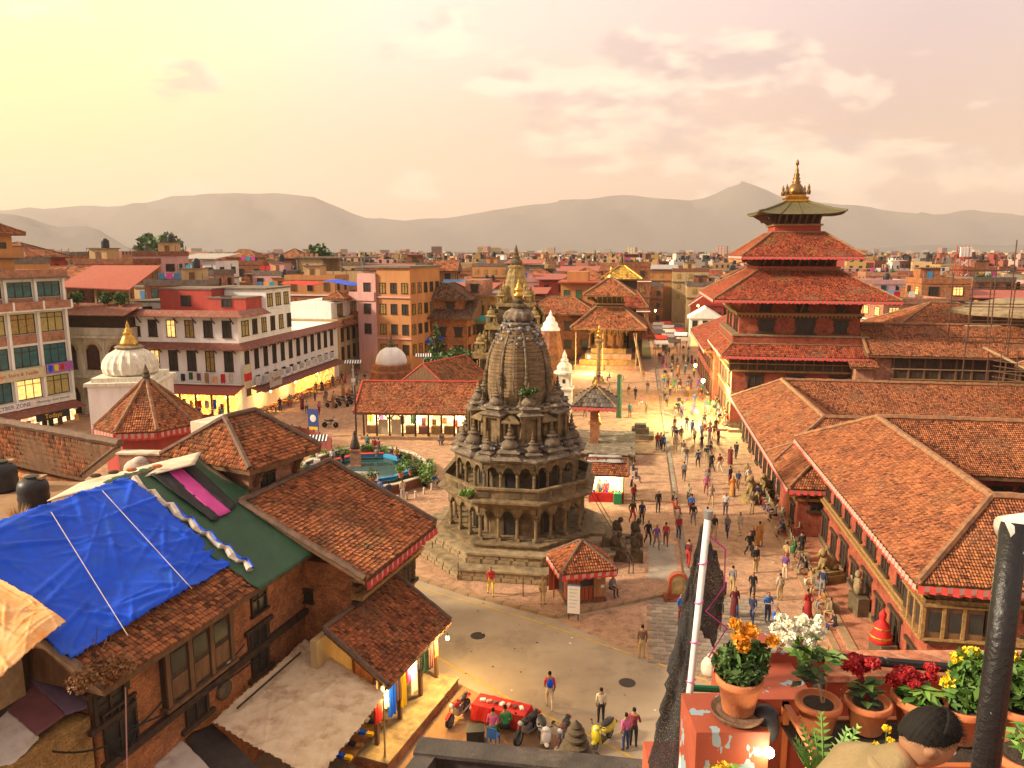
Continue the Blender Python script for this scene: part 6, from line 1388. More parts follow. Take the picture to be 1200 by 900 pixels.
MB().box(-.3, 9.7, -.4, 10.3, 16.8, 17.1).ob('roof_slab', 'concrete', pk); MB().box(-1.5, 3.2, -.6, -.45, 11.6, 13).ob('balcony', 'plaster_pink', pk)
bhm = thing('brick_house', 'dark brown brick house with sloping tile roofs left of the octagonal temple', 'house', Vector((-15.6, 127, 0)), R(-12))
facade_house(bhm, 8.4, 9, 8.8, 'brick_old', (5.6, 2.6), 3, .9, 1.4, 'newar'); hip_roof(bhm, -1, 9.6, -1.2, 10, 8.6, 11.4, 0, 5.6, 'tile_dark', .25, .3, ridge='ridge_old')
MB().box(1, 7.4, 1.5, 8, 8.6, 12).ob('attic', 'brick_old', bhm); window(bhm, (5.2, 1.5, 9.6), 0, 1, 1.4, 'newar'); hip_roof(bhm, -.2, 8.8, .5, 9, 11.7, 14, 4.4, 2, 'tile_dark', .25, .3, ridge='ridge_old')
cloth('awning', 'blue_tarp', (Vector((-15.5, 124.6, 4.6)), Vector((-11.4, 124, 4.7)), Vector((-11.3, 126, 5.6)), Vector((-15.4, 126.6, 5.6))), nu=10, nv=8, label='blue awning on the dark brown brick house', cat='awning')
oh = thing('brick_house', 'ochre brick house with small balcony and turquoise cloths beside the dark brown house', 'house', Vector((-8.6, 131, 0)), R(-10)); facade_house(oh, 6.5, 9, 11.8, 'brick_yellow', (8.8, 5.6, 2.4), 3, .9, 1.4, 'newar'); MB().box(-.6, 7, -.9, 9.3, 11.8, 12).ob('roof_slab', 'wood', oh); MB().box(.6, 4, .5, 7, 12, 14.6).ob('attic', 'brick_pale', oh); window(oh, (2.2, .5, 12.6), 0, .9, 1.2, 'newar')
for (x0_, z0_) in ((.4, 7.4), (.2, 1.0)): cloth('awning', 'turquoise', (Vector((-8.4 + x0_, 129.9, z0_ + .3)), Vector((-3.6, 129.1, z0_ + .3)), Vector((-3.6, 129.0, z0_ + 1.4)), Vector((-8.4, 129.8, z0_ + 1.4))), nu=12, nv=5, wr=.05, label='turquoise cloth hung on the ochre house, %s one' % ('upper' if z0_ > 5 else 'lower'), cat='cloth')
rl = thing('brick_house', 'long low red-tiled house behind the stone spire temple', 'house', Vector((2.5, 137, 0)), -AX); facade_house(rl, 12, 8, 8.6, 'brick', (5.6, 2.4), 4, .9, 1.4, 'newar'); hip_roof(rl, -1, 13, -1, 9, 8.5, 11.2, 5, 5, 'tile', .3, .36)
rt = thing('brick_house', 'tall orange brick house with shuttered green windows left of the arcaded pagoda', 'house', Vector((9.2, 146, 0)), -AX); facade_house(rt, 9, 8, 13.5, 'plaster_orange', (10.6, 7.2, 4.0, 1), 4, .9, 1.5, 'plain', ('pane', 'pane_green', 'pane')); MB().box(-.5, 9.5, -.9, 8.3, 13.5, 13.8).ob('roof_slab', 'terrace_red', rt); MB().box(1, 5, 2, 7, 13.8, 15.6).ob('attic', 'plaster_orange', rt)
gh = thing('gabled_house', 'small white house with pediment at the end of the street', 'house', Vector((36.6, 158, 0)), R(-12)); facade_house(gh, 6.2, 8, 5.8, 'plaster_white', (3.4,), 3, .9, 1.9, 'plain')
MB().add([(-.5, -.3, 5.8), (6.7, -.3, 5.8), (3.1, -.3, 8.0), (-.5, 8, 5.8), (6.7, 8, 5.8), (3.1, 8, 8.0)], [(0, 1, 2), (5, 4, 3), (0, 2, 5, 3), (1, 4, 5, 2), (0, 3, 4, 1)]).ob('gable_roof', 'plaster_white', gh); MB().box(.3, 5.9, -.06, -.02, .2, 2.6).ob('shop_interior', 'window_lit', gh)
gh2 = thing('gabled_house', 'red gabled house behind the small white pediment house', 'house', Vector((39.8, 171, 0)), R(-12)); facade_house(gh2, 7, 9, 7.5, 'plaster_red', (4.4,), 3, .9, 1.6, 'plain'); MB().add([(-.5, -.3, 7.5), (7.5, -.3, 7.5), (3.5, -.3, 10.4), (-.5, 9, 7.5), (7.5, 9, 7.5), (3.5, 9, 10.4)], [(0, 1, 2), (5, 4, 3), (0, 2, 5, 3), (1, 4, 5, 2), (0, 3, 4, 1)]).ob('gable_roof', 'plaster_red', gh2)
for s_ in (-1, 1): MB().bar((3.5, -.4, 10.5), (3.5 + s_ * 4.2, -.4, 7.5), .25).ob('barge_board', 'plaster_white', gh2)
# ---- arcade building with lit shops
ar_ = thing('arcade_building', 'low tiled-roof arcade with brightly lit shop fronts', 'building', Vector((-15.9, 77.3, 0)), R(-3.2))
MB().box(.3, 11.4, 2.2, 7, 0, 3.2).ob('wall', 'brick', ar_); MB().box(.2, 11.6, .2, 7, 0, .45).ob('plinth', 'kerb', ar_); MB().box(.5, 11.3, 2.12, 2.19, .45, 2.9).ob('shop_interior', 'shop_white', ar_)
for k in range(9): MB().box(.4 + k * 1.35, .58 + k * 1.35, .5, .68, .45, 3.1).ob('post', 'wood_dark', ar_)
MB().box(.2, 11.6, .45, .75, 2.85, 3.1).ob('beam', 'wood_dark', ar_)
for k in range(8):
 if k in (1, 2): a_ = MB(); a_.box(-.5, .5, -.04, .04, 0, 1.6); a_.lathe([(.5, 0)], 3) if False else None; a_.tube([(math.cos(t) * .5, 0, 1.6 + math.sin(t) * .5) for t in np.linspace(0, math.pi, 9)], .08, 5); a_.ob('arched_panel', 'sign_cream', ar_, (1.16 + k * 1.35, .62, .6))
 else: MB().box(.62 + k * 1.35, 1.7 + k * 1.35, 1.5, 2.0, .46, 1.3).ob('counter', ['wood', 'maroon_tarp', 'wood_gold'][k % 3], ar_)
hip_roof(ar_, -.3, 12.1, -.5, 8.2, 3.1, 5.6, 0, 4.35, 'tile', .18, .24, ridge='red_paint', capr=.12)
for k in range(3): bulb(Vector((-14 + k * 4.2, 78.4 - k * .2, 2.7)), 'white lamp in the arcade, %s from the left' % ['first', 'second', 'third'][k], 190, (1, .78, .4), 'lamp_white', .12, 'arcade lamps')
gp = [(Vector((-14.9 + k * 1.12, 79.2 - k * .05, random.uniform(1.9, 2.6))), R(-3)) for k in range(10)]
goods('ware hung in the lit arcade shop', gp, [(.45, random.uniform(.6, 1.2), .06) for _ in gp], 'wares in the arcade', 'goods', 'hung_ware')
# roofs behind the arcade, white dome stupa
t_ = thing('old_house', 'old brown tile-roof house between the arcade and the white stupa', 'house', Vector((-13.4, 90, 0)), R(-30)); MB().box(.6, 6.4, .6, 8, 0, 3.9).ob('wall', 'brick_old', t_); hip_roof(t_, 0, 7, 0, 9, 3.9, 6.4, 3.5, 0, 'tile_old', .2, .26, ridge='red_paint', capr=.1)
su = thing('white_stupa', 'round white stupa dome on a dark brick base behind the arcade', 'stupa', at(459, 440, 104).xy.to_3d(), 0); kz = at(459, 424, 104).z
MB().lathe([(2.9, 0), (2.9, kz - 1.2), (2.6, kz - 1.0), (2.6, kz - .3)], 12).ob('drum', 'brick_old', su); MB().lathe([(2.1, kz - .35), (2.15, kz + .1), (1.95, kz + .9), (1.5, kz + 1.5), (.8, kz + 1.95), (.3, kz + 2.05)], 24).ob('dome', 'plaster_white', su, smooth=True); MB().lathe([(.45, kz + 2.0), (.45, kz + 2.4), (.6, kz + 2.45), (.3, kz + 2.6), (.3, kz + 2.8), (0, kz + 3.7)], 8).ob('finial', 'stone_dark', su)
# white bulbous shrine and octagonal pavilion
ws = thing('white_dome_shrine', 'white plastered shrine with ribbed bulb dome and gilded spire', 'shrine', Vector((at(155, 450, 72).x, 72, 0)), R(8))
MB().box(-2.9, 2.9, -2.9, 2.9, 0, 7.2).ob('wall', 'plaster_white', ws); MB().box(-3.15, 3.15, -3.15, 3.15, 7.2, 7.5).ob('cornice', 'lime_white', ws); MB().box(-2.65, 2.65, -2.65, 2.65, 7.5, 7.9).ob('plinth', 'lime_white', ws)
MB().lathe([(1.9, 7.85), (2.3, 8.1), (2.42, 8.6), (2.3, 9.2), (1.9, 9.8), (1.2, 10.25), (.9, 10.4)], 60, rib=.035, ribn=20).ob('dome', 'lime_white', ws); MB().lathe([(1.2, 10.35), (1.3, 10.5), (1.0, 10.65)], 20).ob('lotus_ring', 'stone_pale', ws)
MB().lathe([(.85, 10.6), (.8, 10.9), (.55, 11.4), (.42, 11.7), (.5, 11.8), (.25, 11.95), (.32, 12.1), (.15, 12.25), (.2, 12.4), (0, 12.95)], 14).ob('spire', 'gilt', ws, smooth=True)
op_ = thing('octagonal_pavilion', 'octagonal pavilion with tiled tent roof and red fringe before the white shrine', 'pavilion', Vector((at(172, 450, 60).x, 60, 0)), R(10))
MB().lathe([(oct8(3.0), 0), (oct8(3.0), 6.2)], 8, rot=O8).ob('wall', 'plaster_red', op_)
ev = [Vector((oct8(3.65) * math.cos(O8 + R(45) * i), oct8(3.65) * math.sin(O8 + R(45) * i), 5.9)) for i in range(8)]; tv = [Vector((.25 * math.cos(O8 + R(45) * i), .25 * math.sin(O8 + R(45) * i), 9.2)) for i in range(8)]
mb = MB(); mb.lathe([(oct8(3.65), 5.7), (oct8(3.65), 5.9), (.27, 9.2)], 8, rot=O8); ro = mb.ob('roof', 'wood', op_)
obj('tiles', tile_mesh([(ev[i], ev[(i + 1) % 8], tv[(i + 1) % 8], tv[i]) for i in range(8)], .17, .23, mat='tile_old2'), ro, kind='stuff')
for i in range(8):
 MB().tube([ev[i] + (tv[i] - ev[i]) * t / 14 + Vector((0, 0, .1 + random.uniform(-.03, .03))) for t in range(15)], .16, 6).ob('ridge_cap', 'ridge', ro); valance(ro, ev[i] - Vector((0, 0, .1)), ev[(i + 1) % 8] - Vector((0, 0, .1)), h=.5)
MB().lathe([(.4, 9.1), (.45, 9.3), (.25, 9.45), (.32, 9.6), (.2, 9.75), (.26, 9.9), (0, 10.6)], 10).ob('finial', 'stone_dark', op_)
# red hoarding fence
fpts = [G(228, 508), G(300, 515), G(362, 528), G(390, 540)]
fe = thing('red_fence', 'dark red sheet-metal fence across the left of the square', 'fence', fpts[0])
for a, b in zip(fpts, fpts[1:]):
 d = b - a; m = max(1, int(d.length / 1.1))
 for i in range(m):
  p = a + d * (i + .5) / m - fpts[0]; MB().box(-.53, .53, -.03, .03, .14, 2.2).ob('panel', 'maroon_sheet', fe, (p.x, p.y, 0), math.atan2(d.y, d.x)); p = a + d * i / m - fpts[0]; MB().box(-.05, .05, -.05, .05, 0, 2.35).ob('post', 'maroon_sheet', fe, (p.x, p.y, 0), math.atan2(d.y, d.x))

# ================================================================== THE OLD TOWN
cmats = [('red brick', 'brick'), ('ochre', 'plaster_cream'), ('orange', 'plaster_orange'), ('grey concrete', 'concrete'), ('brown brick', 'brick_old'), ('pink', 'plaster_pink'), ('white', 'plaster_white'), ('yellow brick', 'brick_yellow'), ('pale brick', 'brick_pale'), ('red painted', 'plaster_red'), ('red brick', 'brick'), ('brown brick', 'brick_old'), ('orange', 'plaster_orange')]
zones = [(100, 'behind the shop building at far left'), (230, 'above the white shrine dome'), (330, 'behind the white hotel'), (430, 'behind the blue rooftop awning'), (490, 'behind the pink apartment block'), (560, 'left of the stone spire'), (650, 'behind the stone spire'), (720, 'behind the arcaded pagoda'), (790, 'beyond the gilded pagoda roof'), (860, 'left of the palace tower'), (1010, 'behind the palace tower'), (1110, 'right of the palace tower'), (9999, 'behind the scaffold at far right')]
tank_m = MB().lathe([(.62, 0), (.65, .2), (.62, .4), (.65, .6), (.62, .8), (.65, 1.0), (.6, 1.25), (.3, 1.45), (.3, 1.55)], 12).mesh('water_tank', ('black_plastic',), True)
rc = random.Random(21)
cand = []
Yr = 136.0
while Yr < 330:
 X = -.72 * Yr - 6
 while X < .72 * Yr + 6:
  cand.append((X + rc.uniform(-2, 2), Yr + rc.uniform(-3.5, 3.5))); X += rc.uniform(9.0, 12.5)
 Yr += rc.uniform(9.5, 12)
# a second town row close on the left and behind the palace on the right
for Yb in (108, 119, 128):
 X = -.72 * Yb - 6
 while X < -50: cand.append((X + rc.uniform(-2, 2), Yb + rc.uniform(-3, 3))); X += rc.uniform(9, 12)
for Yb in (112, 122, 130):
 X = 62
 while X < .74 * Yb + 6: cand.append((X + rc.uniform(-2, 2), Yb + rc.uniform(-3, 3))); X += rc.uniform(9, 12)
def blocked(X, Y):
 if Y < 150 and -36 < X < -2: return not (X < -27 and Y > 137)
 if Y < 158 and -3 <= X < 46: return True
 if 162 < Y < 200 and 29 < X - (Y - 158) * .13 < 35: return True            # the street going on
 if Y < 180 and 33 < X < 50: return True
 if Y < 136 and X < 84 and X > 20: return Y < 118
 return False
cand = [c for c in cand if not blocked(*c)]
cand.sort(key=lambda c: c[1])
NT = 0
tree_spots = []
far_boxes = []
for X, Y in cand:
 w, d = rc.uniform(6.5, 10.5), rc.uniform(6.5, 10); fl_ = rc.choice((3, 3, 4, 4, 5)); h = fl_ * rc.uniform(2.8, 3.1) + rc.uniform(-.5, 1.4)
 if X < -60 and Y > 110: h += 2.0 + max(0, (-X - 90)) * .02
 if X > 40: h -= 1.5
 x, y = pxof((X, Y, h))
 if rc.random() < .035: tree_spots.append((X, Y)); continue
 if NT >= 296: far_boxes.append((X, Y, w, d, h)); continue
 NT += 1
 ci = rc.randrange(len(cmats)); cn, cmx = cmats[ci]; rz = -AX + rc.choice((0, 0, 0, R(8), R(-10), R(14))) + rc.uniform(-.05, .05)
 tank = rc.random() < .5; stairh = rc.random() < .55; tiled = rc.random() < .16; tin = not tiled and rc.random() < .2
 zn = next(n for q, n in zones if x < q)
 feat = 'tile-roofed' if tiled else ('tin-roofed' if tin else 'flat-roofed')
 lab = '%s %s %s-storey house%s %s' % (cn, feat, {3: 'three', 4: 'four', 5: 'five'}[fl_], ' with black water tank' if tank and not tiled else (' with stair room' if stairh and not tiled else ''), zn)
 t_ = thing('town_house', lab, 'house', (X, Y, 0), rz, 'houses of the old town')
 MB().box(-w / 2, w / 2, 0, d, 0, h).ob('wall', cmx, t_)
 fh = h / fl_
 near = Y < 185
 if near:
  st_ = rc.choice(('plain', 'wide', 'plain')); ww_, wh_ = rc.choice(((.9, 1.4), (1.2, 1.4), (1.5, 1.3)));
  if ww_ > 1.3: st_ = 'wide'
  pn = rc.choice((('pane',), ('pane', 'pane_amber'), ('pane', 'pane_teal'), ('pane', 'window_lit', 'pane')))
  for f_ in range(max(0, fl_ - 3), fl_):
   z = f_ * fh + .9
   nc = max(2, int(w / 2.6))
   for i in range(nc): window(t_, (-w / 2 + w * (i + .5) / nc, 0, z), 0, ww_, wh_, st_, rc.choice(pn))
   s_ = 1 if X < 0 else -1
   for i in range(2): window(t_, (s_ * w / 2, d * (i + .5) / 2, z), WE if s_ > 0 else W90, ww_, wh_, st_, rc.choice(pn))
   MB().box(-w / 2 - .25, w / 2 + .25, -.3, d + .1, z - .95, z - .78).ob('floor_slab', rc.choice(('concrete', 'plaster_white', 'concrete')), t_)
 else:
  wm = MB()
  for f_ in range(max(0, fl_ - 3), fl_):
   z = f_ * fh + .9; nc = max(2, int(w / 2.4))
   for i in range(nc): cxx = -w / 2 + w * (i + .5) / nc; wm.box(cxx - .5, cxx + .5, -.08, .02, z, z + 1.35)
   s_ = 1 if X < 0 else -1
   for i in range(2): cyy = d * (i + .5) / 2; wm.box(s_ * w / 2 - .06, s_ * w / 2 + .06, cyy - .5, cyy + .5, z, z + 1.35)
  wm.ob('windows', rc.choice(('pane', 'pane', 'pane_amber', 'wood_dark')), t_, kind='stuff')
  MB().box(-w / 2 - .25, w / 2 + .25, -.3, d + .1, h - fh - .05, h - fh + .12).ob('floor_slab', 'concrete', t_)
 if tiled: hip_roof(t_, -w / 2 - .8, w / 2 + .8, -.9, d + .9, h, h + 2.4, min(w, d) / 2 + .8 if rc.random() < .5 else 0, d / 2 + .9, rc.choice(('tile', 'tile_red', 'tile_old')), .5, .6, capr=.1)
 elif tin: mb = MB(); mb.slab([(-w / 2 - .5, -.7, h + .5), (w / 2 + .5, -.7, h + .5), (w / 2 + .5, d + .5, h + 1.5), (-w / 2 - .5, d + .5, h + 1.5)], .12); mb.ob('sheet_roof', rc.choice(('rust_sheet', 'steel_sheet', 'rust_red', 'blue_sheet')), t_)
 else:
  pm_ = MB(); pm_.box(-w / 2 - .1, w / 2 + .1, -.1, .12, h, h + .9); pm_.box(-w / 2 - .1, -w / 2 + .12, .12, d + .1, h, h + .9); pm_.box(w / 2 - .12, w / 2 + .1, .12, d + .1, h, h + .9); pm_.box(-w / 2 + .12, w / 2 - .12, d - .12, d + .1, h, h + .9); pm_.ob('parapet', rc.choice((cmx, 'concrete', 'brick')), t_)
  if stairh:
   sx = rc.uniform(-w / 2 + 2, w / 2 - 2); MB().box(sx - 1.6, sx + 1.6, d * .35, d * .35 + 3.2, h, h + 2.5).ob('stair_room', rc.choice((cmx, 'brick', 'plaster_cream')), t_); MB().box(sx - 1.8, sx + 1.8, d * .35 - .3, d * .35 + 3.4, h + 2.5, h + 2.65).ob('roof_slab', 'concrete', t_)
   MB().box(sx - .45, sx + .45, d * .35 - .06, d * .35 - .01, h + .05, h + 2.0).ob('door', rc.choice(('wood_dark', 'blue_sheet', 'wood')), t_)
   if tank: obj('water_tank', tank_m, t_, (sx + .3, d * .35 + 1.6, h + 2.65))
  elif tank:
   for q in range(rc.choice((1, 2))): obj('water_tank', tank_m, t_, (w / 2 - 1.2 - q * 1.5, d * .7, h + .4))
  if rc.random() < .4:
   for q in range(4): MB().tube([(-w / 2 + .3 + (w - .6) * (q % 2), .3 + (d - .6) * (q // 2), h), (-w / 2 + .3 + (w - .6) * (q % 2), .3 + (d - .6) * (q // 2), h + 2)], .08, 5).ob('roof_post', 'concrete', t_)
  if near and rc.random() < .5:
   for q in range(3): MB().box(-.5, .5, -.02, .02, -.9, 0).ob('laundry', rc.choice(('red_cloth', 'plaster_white', 'blue_sheet', 'turquoise', 'pink_cloth', 'orange_tarp')), t_, (-w / 4 + q * 1.2, 1.2, h + 1.9))
  if near and rc.random() < .35:
   for q in range(3): o_ = obj('roof_plant', leaf_mesh('roof_plant', 'leaf', [((0, 0, .5), (.5, .5, .5))], 50, .3), t_, (rc.uniform(-w / 2 + .8, w / 2 - .8), .6, h + .5))
# the far town: tens of thousands of boxes nobody could count
def city_mesh(boxes, name, label):
 n = len(boxes); b = np.array([q[:5] for q in boxes]); col = np.array([q[5] for q in boxes]); rot = np.array([q[6] for q in boxes])
 cx_, cy_, w, d, h = b.T; c, s = np.cos(rot), np.sin(rot)
 base = np.array([(-1, -1, 0), (1, -1, 0), (1, 1, 0), (-1, 1, 0), (-1, -1, 1), (1, -1, 1), (1, 1, 1), (-1, 1, 1)], float)
 lx = base[None, :, 0] * w[:, None] / 2; ly = base[None, :, 1] * d[:, None] / 2; z = base[None, :, 2] * h[:, None]
 V = np.stack([cx_[:, None] + lx * c[:, None] - ly * s[:, None], cy_[:, None] + lx * s[:, None] + ly * c[:, None], z], 2).reshape(-1, 3)
 fq = np.array([(4, 5, 6, 7), (0, 1, 5, 4), (1, 2, 6, 5), (3, 0, 4, 7)]); F = (np.arange(n)[:, None, None] * 8 + fq[None]).reshape(-1, 4)
 me = bpy.data.meshes.new(name); me.vertices.add(len(V)); me.vertices.foreach_set('co', V.ravel()); me.loops.add(F.size); me.loops.foreach_set('vertex_index', F.ravel().astype(np.int32)); me.polygons.add(len(F)); me.polygons.foreach_set('loop_start', np.arange(0, F.size, 4, dtype=np.int32)); me.polygons.foreach_set('loop_total', np.full(len(F), 4, dtype=np.int32))
 a = me.attributes.new('wall_colour', 'FLOAT_COLOR', 'FACE'); C4_ = np.repeat(np.concatenate([col, np.ones((n, 1))], 1), 4, 0); C4_[0::4, :3] = C4_[0::4, :3] * .5 + .02; a.data.foreach_set('color', C4_.ravel().astype(np.float32))
 me.polygons.foreach_set('use_smooth', np.zeros(len(F), dtype=bool)); me.materials.append(M['city']); me.update(calc_edges=True)
 return obj(name, me, None, label=label, cat='houses', kind='stuff')
pal_ = [(.40, .12, .06), (.48, .30, .13), (.52, .26, .10), (.26, .21, .17), (.24, .09, .05), (.55, .32, .26), (.66, .60, .52), (.42, .25, .08), (.42, .17, .10), (.36, .06, .04), (.55, .42, .2)]
boxes = []
for X, Y, w, d, h in far_boxes: boxes.append((X, Y, w, d, h, rc.choice(pal_), -AX + rc.uniform(-.2, .2)))
Yr = 318
while Yr < 5600:
 sp = 9.5 + (Yr - 318) * .008; X = -.75 * Yr
 while X < .75 * Yr:
  if rc.random() < .9:
   big = rc.random() < (.008 if Yr > 1200 else .0); h = rc.uniform(8, 16.5) if not big else rc.uniform(18, 30)
   wv = sp * rc.uniform(.65, 1.05)
   c_ = rc.choice(pal_); f_ = rc.uniform(.75, 1.25)
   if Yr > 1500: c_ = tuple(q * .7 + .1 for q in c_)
   bx_, by_ = X + rc.uniform(-3, 3), Yr + rc.uniform(-4, 4)
   rr_ = rc.uniform(-.6, .6)
   boxes.append((bx_, by_, wv, sp * rc.uniform(.5, .8), h, tuple(q * f_ for q in c_), rr_))
   if Yr < 900 and rc.random() < .5: boxes.append((bx_, by_, 3, 3, h + 2.6, tuple(q * .8 for q in c_), rr_))
   if Yr < 700 and rc.random() < .5: boxes.append((bx_ + 2, by_ - 1, 1.3, 1.3, h + 1.8, (.02, .02, .022), rr_))
  X += sp * rc.uniform(.85, 1.2)
 Yr += sp * rc.uniform(.9, 1.25)
city_mesh(boxes, 'distant_town', 'endless small houses of the hazy distant town below the hills')
# a few pale towers on the skyline
for i, (px_, top, Y, w, lb) in enumerate(((566, 289, 1500, 22, 'left pale tower block on the hazy skyline above the temple'), (578, 290, 1520, 30, 'broad pale tower block on the hazy skyline above the temple'), (666, 294, 1700, 14, 'thin pale tower on the skyline right of the stone spire'), (673, 294, 1720, 14, 'second thin pale tower on the skyline right of the stone spire'), (1008, 293, 900, 18, 'pale block on the skyline right of the palace tower'))):
 p = at(px_, top, Y); t_ = thing('tower_block', lb, 'tower block', (p.x, Y, 0)); MB().box(-w / 2, w / 2, 0, w * .7, 0, p.z).ob('wall', 'plaster_cream', t_)
 wm = MB()
 for f_ in range(int(p.z / 3)): wm.box(-w / 2 + 1, w / 2 - 1, -.2, .02, f_ * 3 + 1, f_ * 3 + 2.2)
 wm.ob('windows', 'pane_amber', t_, kind='stuff')
# trees
def tree(name, label, loc, h, r, mat='leaf', n=900, leaf=.35, seed=1, cone=False, group=None):
 r_ = random.Random(seed); t_ = thing(name, label, 'tree', loc, 0, group)
 tk_ = MB(); tk_.tube([(0, 0, 0), (r_.uniform(-.2, .2), 0, h * .3), (r_.uniform(-.3, .3), r_.uniform(-.3, .3), h * .75)], [h * .035 + .05, h * .026 + .04, h * .012 + .02], 7)
 for k in range(5): a = r_.uniform(0, 6.28); tk_.tube([(0, 0, h * (.3 + .08 * k)), (math.cos(a) * r * .35, math.sin(a) * r * .35, h * (.48 + .07 * k)), (math.cos(a) * r * .7, math.sin(a) * r * .7, h * (.55 + .08 * k))], [h * .015 + .03, h * .01 + .02, .02], 5)
 tk_.ob('trunk', 'wood', t_)
 cl = []
 if cone:
  for k in range(14): z = h * (.12 + .86 * k / 14); rr = r * (1 - k / 15); cl += [((math.cos(k * 2.4) * rr * .35, math.sin(k * 2.4) * rr * .35, z), (rr * .75, rr * .75, h * .07))]
 else:
  for k in range(16):
   a = r_.uniform(0, 6.28); q = r_.uniform(.15, .8) * r; z = h * r_.uniform(.42, .92); s_ = r * r_.uniform(.28, .5) * (1.1 - .4 * abs(z / h - .62)); cl.append(((math.cos(a) * q, math.sin(a) * q, z), (s_, s_, s_ * .75)))
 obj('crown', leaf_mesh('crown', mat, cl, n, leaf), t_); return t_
tree('conifer_tree', 'dark conical tree beside the dark brown brick house', G(512, 447, .14), 9.5, 2.6, n=2600, leaf=.3, cone=True, seed=2)
tree('round_tree', 'round dark green tree left of the octagonal temple', G(537, 462, .14), 6.3, 2.9, n=3200, leaf=.3, seed=3)
pg2 = at(185, 285, 290);
tree('tree', 'big dark tree on the skyline above the white shrine dome', (pg2.x, 290, 6), 19, 11, n=2600, leaf=1.5, seed=4); tree('tree', 'dark tree on the skyline behind the ochre rooftops', (at(371, 290, 210).x, 210, 6), 15, 5, n=1200, leaf=.9, seed=5)
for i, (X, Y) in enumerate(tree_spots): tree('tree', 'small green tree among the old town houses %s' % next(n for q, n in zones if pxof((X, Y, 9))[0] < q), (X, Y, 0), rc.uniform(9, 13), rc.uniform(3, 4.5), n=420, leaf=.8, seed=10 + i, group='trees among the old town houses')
# unfinished ochre building and telecom mast
uf = thing('unfinished_building', 'unfinished ochre building with open top floor on the skyline', 'building', (at(385, 340, 165).x, 165, 0), -AX); uh = at(385, 301, 165).z
MB().box(-7, 8, 0, 10, 0, uh - 3).ob('wall', 'plaster_cream', uf); MB().box(-7.3, 8.3, -.4, 10.3, uh - .3, uh).ob('roof_slab', 'concrete', uf); MB().box(-7, -1, .2, 10, uh - 3, uh - .3).ob('upper_wall', 'plaster_cream', uf)
for x in (-6.8, -1, 3, 7.8): MB().box(x - .2, x + .2, -.1, .3, uh - 3, uh - .3).ob('pillar', 'concrete', uf)
for k in range(4): MB().box(-6 + k * 1.1, -5.3 + k * 1.1, -.05, .1, uh + .05, uh + .7).ob('parapet_light', 'brick_pale', uf)
tm = thing('telecom_mast', 'red and white telecom mast on the skyline at right', 'mast', (at(1126, 320, 190).x, 190, 0)); th_ = at(1126, 288, 190).z
for sx in (-1, 1):
 for sy in (-1, 1): MB().tube([(sx * 1.4, sy * 1.4, 0), (sx * .9, sy * .9, th_)], .14, 5).ob('leg', 'red_paint', tm)
for k in range(9):
 z = th_ * (.2 + .08 * k); q = 1.4 - .5 * z / th_
 MB().bar((-q, -q, z), (q, -q, z + th_ * .08), .12).ob('brace', ['red_paint', 'plaster_white'][k % 2], tm); MB().bar((q, -q, z), (-q, -q, z + th_ * .08), .12).ob('brace', ['red_paint', 'plaster_white'][k % 2], tm)
for k in range(4): MB().box(-1.3 + k * .75, -.8 + k * .75, -1.3, -1.0, th_ - 2.6, th_ - .3).ob('antenna', 'plaster_white', tm)
# ---- scaffold over the palace roofs at right
scf = thing('scaffold', 'tall timber scaffold rising over the palace roofs at right', 'scaffold', LW(31.5, 80), -AX)
r_ = random.Random(8)
for i in range(9):
 for j in range(2):
  x, y = i * 1.9 + r_.uniform(-.2, .2), j * 4.5; MB().tube([(x, y, 5.5), (x + r_.uniform(-.2, .2), y, r_.uniform(16, 20.5))], .06, 5).ob('pole', 'rusty', scf)
for k in range(6): MB().tube([(-.5, 0, 9 + k * 1.7), (15.8, 0, 9 + k * 1.7 + r_.uniform(-.2, .2))], .05, 5).ob('ledger', 'rusty', scf); MB().tube([(-.5, 4.5, 9 + k * 1.7), (15.8, 4.5, 9 + k * 1.7)], .05, 5).ob('ledger', 'rusty', scf)
for k in range(5): MB().box(k * 3, k * 3 + 3.1, .2, 1.0, 12.2 + (k % 2) * 1.7, 12.26 + (k % 2) * 1.7).ob('plank', 'wood_pale', scf)
scg = thing('scaffold', 'low bamboo scaffold lattice against the palace gallery wing', 'scaffold', LW(33, 66), -AX)
for i in range(7):
 MB().tube([(i * 1.0 - (i * .25), 10 - i * 1.4, 6.5), (i * 1.0 - i * .25, 10 - i * 1.4, 9.5 + r_.uniform(0, 1.5))], .045, 5).ob('pole', 'rusty', scg)
for k in range(6): MB().tube([(-.4, 10.5, 6.9 + k * .5), (5, 1.2, 6.9 + k * .5)], .04, 5).ob('ledger', 'rusty', scg)
MB().bar((-.6, 12.3, 10.4), (4.6, 0, 6.6), .3, .1).ob('ramp', 'wood_pale', scg)
er = thing('roof_deck', 'round stone-edged roof under repair at the right picture edge', 'roof', LW(42, 92), -AX); MB().lathe([(5, 0), (5, 12.2), (7.6, 12.6), (7.6, 12.9), (3, 14.2)], 8, rot=O8).ob('roof_edge', 'stone_pale', er)
